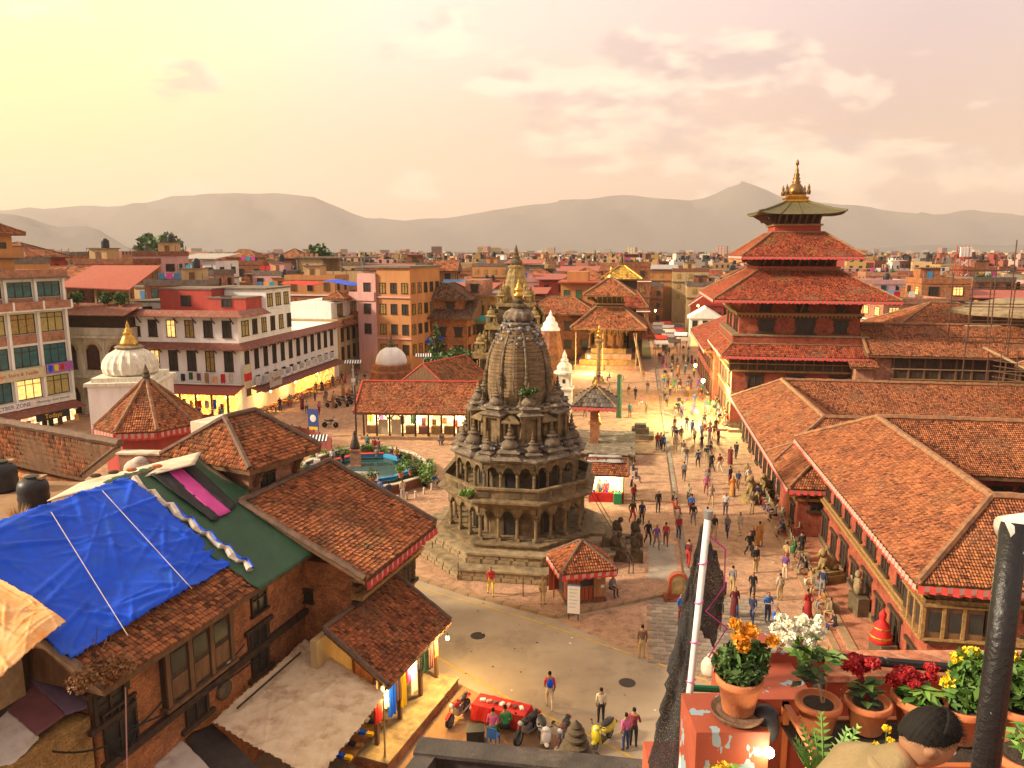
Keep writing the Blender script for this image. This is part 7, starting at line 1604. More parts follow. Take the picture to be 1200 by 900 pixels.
# ================================================================== PEOPLE
def person_mesh(pose, skirt=False):
 """one continuous body grown over a jointed skeleton; faces -y"""
 J = {}; E_ = [];
 def j(n, co, r, tg, par=None):
  J[n] = (Vector(co), r, tg);
  if par: E_.append((par, n))
 sit = pose in ('sit', 'squat'); dz = -.42 if sit else 0; lean = -.10 if pose == 'sit' else (-.04 if pose == 'walk' else 0)
 j('pel', (0, 0, .93 + dz), .135, 't'); j('wst', (0, lean * .4, 1.10 + dz), .12, 's', 'pel'); j('chs', (0, lean, 1.33 + dz), .145, 's', 'wst'); j('nck', (0, lean * 1.2 - .01, 1.47 + dz), .055, 'k', 'chs'); j('hd0', (0, lean * 1.4 - .025, 1.555 + dz), .078, 'k', 'nck'); j('hd1', (0, lean * 1.5 - .015, 1.64 + dz), .092, 'k', 'hd0'); j('hd2', (0, lean * 1.5 + .0, 1.70 + dz), .06, 'h', 'hd1')
 for s, n in ((-1, 'l'), (1, 'r')):
  j('sh' + n, (s * .175, lean, 1.385 + dz), .062, 's', 'chs')
  if pose == 'walk': el, wr, hn = (s * .21, .05 - s * .08, 1.12), (s * .195, -.10 - s * .14, .93), (s * .18, -.15 - s * .16, .86)
  elif pose == 'hold': el, wr, hn = (s * .25, -.02, 1.12), (s * .15, -.24, 1.16), (s * .07, -.30, 1.19)
  elif sit: el, wr, hn = (s * .24, -.08, 1.08 + dz), (s * .16, -.32, .98 + dz), (s * .10, -.38, .97 + dz)
  else: el, wr, hn = (s * .205, .03, 1.12), (s * .20, -.04, .90), (s * .19, -.07, .82)
  j('el' + n, el, .046, 's', 'sh' + n); j('wr' + n, wr, .032, 'k', 'el' + n); j('hn' + n, hn, .036, 'k', 'wr' + n)
  j('fg' + n, Vector(hn) + (Vector(hn) - Vector(wr)).normalized() * .07, .018, 'k', 'hn' + n); j('th' + n, Vector(hn) + Vector((-s * .03, -.035, -.01)), .012, 'k', 'hn' + n)
  j('hp' + n, (s * .095, 0, .86 + dz), .095, 't', 'pel')
  if pose == 'walk': kn, an, to = (s * .10, -.10 - s * .13, .50), (s * .10, .08 - s * .24, .10 + (.06 if s < 0 else 0)), (s * .11, -.05 - s * .24, .04)
  elif pose == 'sit': kn, an, to = (s * .12, -.42, .50), (s * .12, -.40, .10), (s * .13, -.56, .04)
  elif pose == 'squat': kn, an, to = (s * .20, -.34, .62), (s * .16, -.14, .10), (s * .18, -.30, .04)
  else: kn, an, to = (s * .10, -.02, .49), (s * .105, .02, .09), (s * .12, -.13, .04)
  j('kn' + n, kn, .066, 't', 'hp' + n); j('an' + n, an, .043, 't', 'kn' + n); j('to' + n, to, .040, 'f', 'an' + n)
 names = list(J); idx = {n: i for i, n in enumerate(names)}
 me = bpy.data.meshes.new('person'); me.from_pydata([J[n][0] for n in names], [(idx[a], idx[b]) for a, b in E_], [])
 o = bpy.data.objects.new('person', me); COL.objects.link(o)
 sk = o.modifiers.new('skin', 'SKIN'); sk.use_smooth_shade = True
 for i, n in enumerate(names):
  v = me.skin_vertices[0].data[i]; r = J[n][1]; v.radius = (r, r * .78) if n in ('chs', 'wst', 'pel') else (r, r); v.use_root = n == 'pel'
 ss = o.modifiers.new('sub', 'SUBSURF'); ss.levels = 1; ss.render_levels = 1
 dg = bpy.context.evaluated_depsgraph_get(); out_ = bpy.data.meshes.new_from_object(o.evaluated_get(dg))
 bpy.data.objects.remove(o); bpy.data.meshes.remove(me)
 mats_ = ['shirt', 'trousers', 'skin', 'hair', 'shoe']; out_.materials.clear()
 for q in mats_: out_.materials.append(M[q])
 tg = {'s': 0, 't': 1, 'k': 2, 'h': 3, 'f': 4}
 hd = J['hd1'][0]; pts = [(J[n][0], tg[J[n][2]]) for n in names] + [((J['sh' + n][0] + J['el' + n][0]) / 2, 0) for n in 'lr'] + [((J['kn' + n][0] + J['an' + n][0]) / 2, 1) for n in 'lr'] + [((J['kn' + n][0] + J['hp' + n][0]) / 2, 1) for n in 'lr']
 for p in out_.polygons:
  c = p.center; k = min(pts, key=lambda q: (q[0] - c).length_squared)[1]
  d = c - hd
  if c.z > J['nck'][0].z + .03 and (d.y > .015 or d.z > .045) and d.z > -.09: k = 3
  p.material_index = k; p.use_smooth = True
 if skirt:
  bm = bmesh.new(); bm.from_mesh(out_)
  z0 = .93 + dz; prof = [(.15, z0 + .14), (.19, z0), (.21, z0 - .3), (.24, .12)] if not sit else [(.17, z0 + .12), (.26, z0), (.34, z0 - .2), (.30, .08)]
  rows = [[bm.verts.new((r * math.cos(a), r * .85 * math.sin(a) - (.2 if sit and r > .2 else 0), z)) for a in np.linspace(0, 2 * math.pi, 13)[:-1]] for r, z in prof]
  for a, b in zip(rows, rows[1:]):
   for i in range(12): f = bm.faces.new((a[(i + 1) % 12], a[i], b[i], b[(i + 1) % 12])); f.material_index = 0; f.smooth = True
  bm.to_mesh(out_); bm.free()
 return out_
PM = {(p, s): person_mesh(p, s) for p, s in (('stand', False), ('walk', False), ('hold', False), ('sit', False), ('squat', False), ('stand', True), ('sit', True), ('walk', True))}
CL = {'red': (.50, .03, .03), 'blue': (.03, .16, .50), 'black': (.02, .02, .022), 'white': (.66, .62, .56), 'grey': (.22, .21, .21), 'green': (.03, .26, .07), 'pink': (.60, .12, .28), 'orange': (.62, .24, .04), 'yellow': (.66, .46, .05), 'purple': (.20, .08, .30), 'brown': (.14, .075, .04), 'khaki': (.42, .30, .13), 'navy': (.03, .045, .12), 'teal': (.03, .30, .34), 'cream': (.60, .50, .34), 'maroon': (.22, .025, .03)}
rp_ = random.Random(77)
def person(x, y, z, rz, pose, shirt, trousers, where, skirt=False, label=None, group=None, px=True, s=None, loc=None):
 p = Vector(loc) if loc is not None else G(x, y, z)
 o = obj('person', PM[(pose, skirt)], None, p, rz)
 o.scale = [s or rp_.uniform(.95, 1.05)] * 3
 f_ = rp_.uniform(.45, .95) if not label else .95; o['shirt_colour'] = [q * f_ for q in CL[shirt]]; o['trouser_colour'] = list(CL[trousers])
 act = {'stand': 'standing', 'walk': 'walking', 'hold': 'standing', 'sit': 'sitting', 'squat': 'squatting'}[pose]
 if not label:
  label = 'person in %s %s %s' % (shirt, 'dress' if skirt else 'top and %s trousers' % trousers, act + ' ' + where)
 tag(o, label, 'person', group)
 if pose == 'sit': o.location.z -= .08 * 0
 return o
N_, S_, E__, W_ = R(180), 0, R(90), R(-90)          # facing away from, towards, right of, left of the camera
PV = .14
P_ = person
P_(575, 698, PV, .2, 'walk', 'red', 'yellow', '', label='person in red kurta and yellow trousers before the temple plinth')
P_(636, 708, PV, .3, 'stand', 'khaki', 'khaki', '', label='person in khaki uniform standing left of the red kiosk')
P_(716, 697, PV, .6, 'sit', 'grey', 'black', '', label='person in black trousers sitting beside the red kiosk')
P_(752, 772, 0, N_, 'stand', 'brown', 'khaki', '', label='person in dark brown jacket and khaki trousers standing at the yellow line')
P_(797, 729, 0, .5, 'stand', 'blue', 'maroon', '', label='person in blue jacket standing on the grey slabs near the plaque')
P_(899, 729, 0, .2, 'hold', 'blue', 'navy', '', label='person in light blue uniform shirt standing with hands at the face')
P_(909, 738, 0, .2, 'squat', 'blue', 'navy', '', label='person in light blue shirt squatting beside the uniformed one')
P_(644, 831, 0, N_, 'walk', 'red', 'cream', '', label='person in red jacket with blue backpack walking on the road')
bk = MB(); bk.ell((0, .17, 1.25), (.15, .09, .22), 9, 7); bk.ob('backpack', 'blue_tarp', None, G(644, 831) + Vector((0, -.32, .02)), 0, label='blue backpack on the person in red on the road', cat='backpack')
P_(733, 880, 0, N_ + .4, 'stand', 'pink', 'navy', '', label='person in pink jacket and blue jeans at the roadside by the yellow scooter'); P_(742, 876, 0, N_ - .3, 'hold', 'maroon', 'black', '', label='person in dark red jacket beside the one in pink at the roadside')
P_(577, 866, 0, N_ - .2, 'sit', 'pink', 'green', '', label='person in pink top sitting at the red covered table'); P_(593, 864, 0, N_ + .2, 'sit', 'green', 'black', '', label='person in green top sitting at the red covered table'); P_(704, 848, 0, N_, 'stand', 'cream', 'black', '', label='long-haired person in cream top behind the yellow scooter')
for i, (x, y, sh_, tr_, ps, lb) in enumerate(((446, 587, 'blue', 'black', 'stand', 'leftmost, with blue backpack'), (456, 588, 'navy', 'navy', 'stand', 'middle one in navy'), (472, 586, 'cream', 'white', 'stand', 'rightmost in pale clothes'))): P_(x, y, PV, N_ + .3 * i, ps, sh_, tr_, '', label='person of the three standing before the pond wall, %s' % lb, group='three people before the pond')
for (x, y, sh_, tr_, ps, rz, skt) in ((390, 547, 'white', 'black', 'stand', 0, 0), (402, 549, 'navy', 'black', 'stand', 1, 0), (418, 545, 'green', 'red', 'stand', 2, 0), (431, 529, 'teal', 'black', 'stand', 3, 0), (439, 532, 'red', 'red', 'stand', 3, 1), (444, 533, 'maroon', 'red', 'stand', 2.5, 1), (441, 540, 'grey', 'grey', 'sit', 3, 0), (460, 538, 'purple', 'cream', 'sit', .4, 1), (465, 539, 'yellow', 'brown', 'sit', .2, 0), (468, 545, 'black', 'black', 'sit', .6, 0), (514, 521, 'white', 'navy', 'sit', 1.2, 0), (519, 521, 'brown', 'black', 'sit', -.5, 0)):
 P_(x, y, PV, rz, ps, sh_, tr_, 'behind the blue-rimmed pond' if x < 480 else 'on the plinth of the arcade', bool(skt))
for (x, y, sh_, tr_, ps, rz) in ((703, 586, 'grey', 'navy', 'stand', N_), (710, 586, 'maroon', 'red', 'stand', N_)): P_(x, y, PV, rz, ps, sh_, tr_, 'at the lit stall')
for (x, y, sh_, tr_, ps, rz, wh) in ((742, 592, 'red', 'black', 'stand', .4, 'right of the lit stall'), (741, 613, 'brown', 'red', 'walk', .3, 'on the pavement'), (752, 615, 'navy', 'black', 'stand', -.4, 'on the pavement'), (771, 601, 'black', 'black', 'stand', .1, 'on the pavement step'), (787, 594, 'black', 'red', 'sit', 1.2, 'on the drain edge'), (790, 602, 'orange', 'red', 'sit', 1.4, 'on the drain edge'), (795, 632, 'red', 'navy', 'stand', .2, 'on the drain edge'), (806, 664, 'maroon', 'red', 'walk', 2.6, 'on the walkway'), (759, 638, 'black', 'black', 'walk', .3, 'on the pavement'), (769, 643, 'purple', 'grey', 'walk', .2, 'on the pavement'), (780, 640, 'red', 'brown', 'walk', 3.0, 'on the pavement'), (738, 540, 'navy', 'black', 'sit', 1.4, 'beside the bell platform'), (741, 556, 'black', 'navy', 'sit', 1.6, 'beside the lit stall'), (744, 566, 'navy', 'grey', 'sit', 1.6, 'beside the lit stall'), (739, 575, 'black', 'black', 'sit', 1.4, 'beside the lit stall'), (770, 527, 'red', 'navy', 'stand', .4, 'at the step'), (774, 527, 'yellow', 'black', 'stand', 2, 'at the step'), (777, 529, 'blue', 'navy', 'stand', 2.8, 'at the step')):
 P_(x, y, PV if x < 784 else 0, rz, ps, sh_, tr_, wh)
cols = list(CL); combos = [(a, b) for a in cols + ['black', 'grey', 'brown', 'navy', 'black', 'grey', 'cream', 'maroon'] for b in ('black', 'navy', 'grey', 'brown', 'khaki', 'maroon', 'cream')]
def crowd(n, region, where, poses, seed, zfun=lambda p: 0.0, group=None, mind=.75, lx=None):
 r_ = random.Random(seed); cs = combos[:]; r_.shuffle(cs); done = []; tries = 0
 while len(done) < n and tries < 4000:
  tries += 1; p = region(r_)
  if any((p - q).length < mind for q in done): continue
  done.append(p); a, b = cs[len(done) % len(cs)]; ps = r_.choice(poses); sk_ = ps in ('sit', 'walk', 'stand') and a in ('red', 'pink', 'maroon', 'orange', 'purple', 'green') and r_.random() < .45
  person(0, 0, 0, r_.choice((0, 0, N_, N_)) + r_.uniform(-.7, .7) if ps != 'sit' else W_ + r_.uniform(-.5, .5), ps, a, b, where, sk_, loc=(p.x, p.y, zfun(p)), group=group)
crowd(66, lambda r_: LW(r_.uniform(3.8, 9.6), r_.uniform(66, 112)), 'in the crowd of the lit square', ('walk', 'walk', 'stand', 'hold'), 1, group='crowd in the lit square')
crowd(34, lambda r_: LW(4.2 + r_.random() * 5.4, r_.uniform(36, 66)), 'on the walkway along the palace', ('walk', 'walk', 'walk', 'stand'), 2, group='people walking along the palace', mind=1.0)
crowd(30, lambda r_: LW(r_.uniform(4, 10.5), r_.uniform(112, 140)), 'at the far end of the square', ('walk', 'stand'), 3, group='people at the far end of the square')
crowd(16, lambda r_: LW(r_.uniform(-8, 2.4), r_.uniform(88, 118)), 'on the yellow lit pavement before the pagoda', ('walk', 'stand', 'sit'), 4, zfun=lambda p: PV, group='people before the pagoda', mind=1.6)
# seated along the palace terrace
crowd(34, lambda r_: LW(10.15 + r_.uniform(-.05, .1), r_.uniform(85, 112)), 'on the steps below the palace tower', ('sit', 'sit', 'sit', 'stand'), 5, zfun=lambda p: .0, group='people seated below the palace tower', mind=.55)
crowd(18, lambda r_: LW(10.35 + r_.choice((0, .9)), r_.uniform(51.5, 62)), 'on the palace terrace by the lion statues', ('sit', 'sit', 'stand'), 6, zfun=lambda p: .0, group='people on the palace terrace by the lions', mind=.6)
crowd(12, lambda r_: LW(10.45 + r_.uniform(0, .3), r_.uniform(38, 51)), 'on the near palace terrace', ('sit', 'sit', 'stand'), 7, zfun=lambda p: .05, group='people on the near palace terrace', mind=.8)
for o in [o for o in bpy.data.objects if o.name.startswith('person') and o.get('group') == 'people on the near palace terrace' or o.get('group') == 'people on the palace terrace by the lions']:
 pf = o.location.x * R2.x + o.location.y * R2.y
 o.location.z = .42 if pf > 10.9 else (.02 if 'sitting' in o['label'] else .0)
 if 'standing' in o['label'] and pf > 10.48: o.location.z = .47
 if 'standing' in o['label'] and pf <= 10.48: q = R2 * -1.0; o.location.x += q.x; o.location.y += q.y
# market people on the left
crowd(30, lambda r_: f7(r_.uniform(2.6, 9), r_.uniform(0, 26)), 'at the market beside the white hotel', ('walk', 'stand', 'hold'), 8, zfun=lambda p: PV, group='people at the market by the hotel', mind=.9)
crowd(10, lambda r_: f7(r_.uniform(-12, 0), r_.uniform(-4.5, -3)), 'before the glowing hotel shop', ('walk', 'stand'), 9, zfun=lambda p: PV, group='people before the hotel shop', mind=1)

# ================================================================== MOTORBIKES
def wheel_parts(root, y, r=.30, w=.11):
 t = MB(); t.M = Matrix.Translation((0, y, r)) @ Matrix.Rotation(R(90), 4, 'Y'); t.lathe([(r * .72, -w / 2), (r * .95, -w / 2), (r, -w * .25), (r, w * .25), (r * .95, w / 2), (r * .72, w / 2), (r * .72, -w / 2)], 20); tw__ = t.ob('tyre', 'rubber', root)
 q = MB(); q.M = Matrix.Translation((0, y, r)) @ Matrix.Rotation(R(90), 4, 'Y'); q.lathe([(r * .62, -.03), (r * .73, -.04), (r * .73, .04), (r * .62, .03), (r * .62, -.03)], 18); q.lathe([(.05, -.06), (.05, .06)], 10)
 for k in range(6): a = k * math.pi / 3; q.M = Matrix.Translation((0, y, r)); q.bar((0, 0, 0), (0, math.cos(a) * r * .66, math.sin(a) * r * .66), .025)
 q.ob('rim', 'steel', tw__)
def motorbike(label, loc, rz, paint, group='motorbikes'):
 o = thing('motorbike', label, 'motorbike', loc, rz, group)
 wheel_parts(o, -.64); wheel_parts(o, .62)
 MB().bar((0, -.42, .82), (0, .1, .45), .06).bar((0, -.4, .75), (0, .55, .62), .05).bar((0, .1, .45), (0, .6, .32), .05).ob('frame', 'iron', o)
 for s in (-1, 1): MB().tube([(s * .09, -.64, .3), (s * .09, -.42, .92)], .028, 6).ob('fork', 'steel', o)
 MB().ell((0, -.12, .80), (.15, .30, .14), 12, 8).ob('fuel_tank', paint, o, smooth=True)
 se = MB(); se.ell((0, .32, .80), (.14, .36, .07), 10, 6); se.ell((0, .62, .86), (.11, .12, .06), 8, 5); se.ob('seat', 'black_plastic', o, smooth=True)
 MB().tube([(-.36, -.34, 1.02), (-.2, -.42, 1.04), (0, -.44, .98), (.2, -.42, 1.04), (.36, -.34, 1.02)], .018, 6).ob('handlebar', 'iron', o)
 for s in (-1, 1): MB().tube([(s * .2, -.42, 1.04), (s * .26, -.44, 1.16)], .01, 5).ell((s * .27, -.44, 1.2), (.07, .02, .05), 8, 5).ob('mirror', 'iron', o); MB().cyl(s * .36, -.34, .985, 1.045, .02, .02, 6).ob('grip', 'rubber', o)
 MB().ell((0, -.52, .90), (.10, .08, .11), 10, 7).ob('headlight', 'white_paint', o, smooth=True)
 MB().bc(0, .02, .42, .26, .36, .30).lathe([(.1, .5), (.1, .62)], 8, 0, -.05).ob('engine', 'steel', o)
 MB().tube([(.13, -.1, .35), (.15, .2, .27), (.17, .75, .36)], .045, 8).ob('exhaust', 'steel', o)
 MB().add([(-.07, -.95, .5), (.07, -.95, .5), (.07, -.64, .66), (-.07, -.64, .66), (.07, -.35, .5), (-.07, -.35, .5)], [(0, 1, 2, 3), (3, 2, 4, 5)]).ob('front_mudguard', paint, o); MB().add([(-.07, .45, .68), (.07, .45, .68), (.07, .98, .62), (-.07, .98, .62)], [(0, 1, 2, 3)]).ob('rear_mudguard', paint, o)
 MB().bc(0, .9, .68, .12, .06, .08).ob('tail_light', 'red_cloth', o)
 return o
def scooter(label, loc, rz, paint, group='scooters'):
 o = thing('scooter', label, 'scooter', loc, rz, group)
 wheel_parts(o, -.60, .24, .10); wheel_parts(o, .55, .24, .10)
 MB().add([(-.22, -.42, .30), (.22, -.42, .30), (.20, -.52, .92), (-.20, -.52, .92), (-.12, -.36, .98), (.12, -.36, .98)], [(0, 1, 2, 3), (3, 2, 5, 4)]).ell((0, -.55, .66), (.19, .12, .30), 10, 7).ob('front_shield', paint, o, smooth=True)
 MB().bc(0, -.15, .30, .38, .5, .07).ob('footboard', 'iron', o); MB().ell((0, .48, .56), (.21, .46, .22), 12, 8).ob('rear_body', paint, o, smooth=True); MB().ell((0, .36, .80), (.17, .44, .08), 12, 6).ob('seat', 'black_plastic', o, smooth=True)
 MB().tube([(-.32, -.36, 1.0), (-.1, -.44, 1.0), (.1, -.44, 1.0), (.32, -.36, 1.0)], .02, 6).ob('handlebar', 'iron', o); MB().ell((0, -.5, .98), (.16, .12, .10), 10, 7).ob('headlight_hood', paint, o, smooth=True); MB().ell((0, -.6, .97), (.08, .03, .06), 8, 5).ob('headlight', 'white_paint', o)
 for s in (-1, 1): MB().tube([(s * .2, -.42, 1.0), (s * .26, -.42, 1.14)], .01, 5).ell((s * .27, -.42, 1.18), (.06, .02, .05), 8, 5).ob('mirror', 'iron', o)
 MB().ell((0, -.6, .42), (.1, .22, .1), 8, 6).ob('front_mudguard', paint, o, smooth=True); MB().bc(0, .95, .55, .2, .05, .1).ob('tail_light', 'red_cloth', o)
 return o
motorbike('red motorbike parked alone beside the shop plinth', G(537, 843), R(-28), 'red_cloth')
motorbike('black motorbike parked right of the red covered table', G(618, 864), R(-35), 'black_plastic'); scooter('white scooter parked between two dark motorbikes', G(637, 872), R(8), 'plaster_white'); motorbike('black and red motorbike parked behind the stone finial', G(660, 872), R(-20), 'maroon_tarp')
ys = scooter('yellow scooter parked at the yellow line near the bottom edge', G(706, 872), R(-38), 'scooter_yellow')
for i in range(9):
 p = f7(8.6 + (i % 3) * 1.1, 6 + i * 1.15, PV); motorbike('parked motorbike before the market, %s from the near end' % ['first', 'second', 'third', 'fourth', 'fifth', 'sixth', 'seventh', 'eighth', 'ninth'][i], p, R(70) + random.uniform(-.2, .2), ['black_plastic', 'maroon_tarp', 'iron'][i % 3])
motorbike('black motorbike standing alone on the left of the square', G(387, 501, PV), R(85), 'black_plastic'); motorbike('motorbike parked under the blue poster by the fence', G(372, 522, PV), R(60), 'maroon_tarp')
motorbike('motorbike leaning by the bushes left of the octagonal temple', G(507, 571, PV), R(75), 'blue_tarp')
# red covered table, box, chair
rt_ = thing('covered_table', 'long table under a bright red cloth beside the parked motorbikes', 'table', G(588, 846), R(-22))
for sx in (-1.05, 1.05):
 for sy in (-.35, .35): MB().box(sx - .03, sx + .03, sy - .03, sy + .03, 0, .72).ob('leg', 'wood', rt_)
MB().box(-1.15, 1.15, -.42, .42, .72, .76).ob('table_top', 'wood', rt_)
tcl = MB(); n = 96; vs = []
for j_, (k, z) in enumerate(((0, .80), (.99, .795), (1.0, .77), (1.03, .45), (1.06, .12))):
 for i in range(n):
  a = 2 * math.pi * i / n; sx, sy = math.cos(a), math.sin(a); m_ = max(abs(sx), abs(sy)); w_q = .045 * math.sin(i * 1.25) * (j_ >= 3)
  vs.append((sx / m_ * (1.18 * k + w_q), sy / m_ * (.45 * k + w_q), z + random.uniform(-.012, .012)))
tcl.add(vs, [(j_ * n + i, j_ * n + (i + 1) % n, (j_ + 1) * n + (i + 1) % n, (j_ + 1) * n + i) for j_ in range(4) for i in range(n)])
tcl.f = [tuple(reversed(f)) for f in tcl.f]; tcl.ob('tablecloth', 'red_cloth', None, rt_.location, R(-22), label='bright red cloth draped over the roadside table', cat='tablecloth')
for i in range(7): MB().bc(0, 0, .03, .22, .16, .05).bc(.02, 0, .07, .2, .14, .03).ob('ware', ['plaster_white', 'fringe_white', 'maroon_tarp'][i % 3], None, rt_.location + Vector((-.8 + i * .27, .28 - i * .10, .80)), .3 * i, label='small ware on the red cloth, %s from the left' % ['first', 'second', 'third', 'fourth', 'fifth', 'sixth', 'seventh'][i], cat='goods', group='wares on the red table')
MB().box(-.35, .35, -.25, .25, 0, .5).box(-.37, .37, -.27, .27, .502, .56).ob('black_box', 'black_plastic', None, G(557, 868), R(5), label='black lidded box left of the seated women', cat='box')
chp = thing('plastic_chair', 'blue plastic chair between the black box and the motorbikes', 'chair', G(578, 873), R(160))
MB().bc(0, 0, .42, .42, .42, .04).ob('seat', 'chair_blue', chp); MB().bc(0, .2, .66, .4, .04, .4).ob('backrest', 'chair_blue', chp)
for sx in (-.18, .18):
 for sy in (-.18, .18): MB().box(sx - .02, sx + .02, sy - .02, sy + .02, 0, .42).ob('leg', 'chair_blue', chp)
MB().ell((0, 0, .12), (.3, .2, .16), 10, 6).ob('sack', 'white_tarp', None, G(498, 833), smooth=True, label='white plastic sack lying at the shop plinth', cat='sack')

# ================================================================== STREET THINGS
kd_ = G(665, 708, PV)
ki = thing('ticket_kiosk', 'small red wooden kiosk with tiled hip roof and fringe', 'kiosk', kd_, R(12))
MB().box(0, 2.15, 0, .06, .12, 2.0).ob('front_wall', 'kiosk_red', ki); MB().box(0, .06, .06, 2.0, .12, 2.0).ob('side_wall', 'kiosk_red', ki); MB().box(2.09, 2.15, .06, 2.0, .12, 2.0).ob('side_wall', 'kiosk_red', ki); MB().box(.06, 2.09, 1.94, 2.0, .12, 2.0).ob('back_wall', 'kiosk_red', ki); MB().box(-.1, 2.25, -.1, 2.1, 0, .12).ob('floor', 'wood', ki)
for k in range(9): MB().box(k * .24, k * .24 + .02, -.02, .0, .14, 2.0).ob('board_strip', 'wood_dark', ki)
MB().box(.75, 1.45, -.03, .002, 1.0, 1.75).ob('hatch', 'pane', ki); MB().box(.68, 1.52, -.1, -.02, .93, 1.0).ob('hatch_sill', 'wood', ki); MB().box(-.03, .0, .8, 1.7, .2, 1.9).ob('door', 'pane', ki); MB().box(-.62, -.56, .7, .75, .1, 1.9).ob('open_door', 'kiosk_red', ki); MB().box(-.62, -.03, 1.7, 1.75, .1, 1.9).ob('open_door', 'kiosk_red', ki)
MB().box(1.5, 2.16, -.05, -.03, .3, 1.95).ob('panel_door', 'wood_pale2', ki)
for (x, z) in ((1.6, 1.65), (1.88, 1.66), (1.68, 1.35), (1.9, .8)): MB().box(x, x + .2, -.06, -.05, z, z + .17).ob('notice', 'plaster_white', ki)
hip_roof(ki, -.5, 2.65, -.5, 2.5, 2.0, 3.15, 1.5, 1.4, 'tile', .14, .19, thick=.1, fringe=(0, 1, 2, 3), ridge='ridge_old', capr=.09)
sgn = thing('white_signboard', 'upright white information board with blue edge at the kerb', 'sign', G(672, 726), R(-12)); MB().box(-.33, .33, -.03, .03, .35, 1.9).ob('board', 'plaster_white', sgn); MB().box(-.36, -.33, -.035, .035, .3, 1.95).ob('edge', 'blue_sheet', sgn); MB().box(-.36, .36, -.035, .035, 1.9, 1.95).ob('edge', 'blue_sheet', sgn)
for s in (-.25, .25): MB().box(s - .025, s + .025, -.03, .03, 0, .35).ob('leg', 'iron', sgn)
MB().bar((0, .03, 1.2), (.1, .6, 0), .04).ob('brace', 'iron', sgn)
for k in range(6): MB().box(-.24, .24 - (k % 3) * .08, -.034, -.031, 1.7 - k * .2, 1.73 - k * .2).ob('print_line', 'pale_blue', sgn)
nch = thing('arched_plaque', 'red brick arched stone with a bronze plaque at the kerb corner', 'plaque', G(795, 701, PV), R(-4)); a_ = MB(); a_.box(-.55, .55, 0, .4, 0, .95); vs = [(math.cos(t), math.sin(t)) for t in np.linspace(0, math.pi, 13)]
a_.add([(p[0] * .55, 0, .95 + p[1] * .5) for p in vs] + [(p[0] * .55, .4, .95 + p[1] * .5) for p in vs], [tuple(range(12, -1, -1)), tuple(range(13, 26))] + [(i, i + 1, 14 + i, 13 + i) for i in range(12)]); a_.ob('arch_block', 'kiosk_red', nch)
b_ = MB(); b_.add([(p[0] * .38, -.02, .95 + p[1] * .36) for p in vs] + [(-.38, -.02, .25), (.38, -.02, .25)], [tuple(range(12, -1, -1)) + (14, 13)]); b_.ob('plaque', 'stone_gold', nch); MB().box(-.8, .8, -.3, .55, -.12, .06).ob('base', 'brick', nch)
# lit stall beside the temple
st_ = thing('tiled_stall', 'small lit stall with tiled roof and blue trim beyond the temple stair', 'stall', G(690, 589, PV), R(-5))
MB().box(0, 2.7, .9, 1.9, 0, 2.3).ob('back_wall', 'wood', st_); MB().box(.05, 2.65, .86, .895, .5, 2.2).ob('shop_interior', 'shop_white', st_); MB().box(0, 2.7, .2, .55, 0, .75).ob('counter', 'red_cloth', st_); MB().box(1.9, 2.5, -.25, .18, 0, .85).ob('green_chest', 'green_paint', st_); MB().box(-.1, 2.8, -.1, .0, 2.15, 2.32).ob('trim', 'pond_blue', st_)
for x in (.03, 2.6): MB().box(x, x + .07, 0, .07, 0, 2.2).ob('post', 'wood', st_)
hip_roof(st_, -.3, 3.0, -.4, 2.3, 2.33, 3.3, 0, 1.35, 'tile', .16, .2, thick=.1, ridge='ridge_old', capr=.08); cloth('roof_sheet', 'steel_sheet', (Vector((-.2, .5, 3.1)), Vector((2.7, .4, 3.1)), Vector((2.5, 1.5, 3.45)), Vector((0, 1.5, 3.45))), st_, nu=8, nv=6, wr=.05)
bulb(G(690, 589, PV) + Vector((1.3, .1, 2.0)), 'white lamp in the small tiled stall', 170, (1, .82, .45), 'lamp_white', .07)
for k in range(10): MB().bc(0, 0, .09, .12, .08, .18).ob('bottle_box', ['red_cloth', 'blue_tarp', 'petal_yellow2', 'green_paint'][k % 4], None, G(690, 589, PV) + Vector((.2 + k * .24, .33 - k * .02, .75)), 0, label='small packet on the counter of the lit stall, %s from the left' % ['first', 'second', 'third', 'fourth', 'fifth', 'sixth', 'seventh', 'eighth', 'ninth', 'tenth'][k], cat='packet', group='packets on the stall counter')
# lamps of the square: green-white floodlight on the tower corner and amber ones beyond
def flood(px_, py_, Y, label, energy, col_, mat): p = at(px_, py_, Y); return bulb(p, label, energy, col_, mat, .2, None, .4)
flood(824, 446, 84.5, 'green-white floodlight on the corner of the palace tower', 6500, (.95, 1, .42), 'lamp_green'); flood(815, 428, 96, 'amber lamp on the palace front beyond the tower', 3000, (1, .6, .2), 'lamp_amber'); flood(768, 364, 150, 'orange street lamp at the end of the square', 1500, (1, .6, .2), 'lamp_amber'); flood(690, 418, 121, 'golden lamp lighting the front of the arcaded pagoda', 3500, (1, .72, .25), 'lamp_amber'); flood(818, 358, 160, 'bright yellow lamp left of the palace tower', 1500, (1, .7, .3), 'lamp_amber')
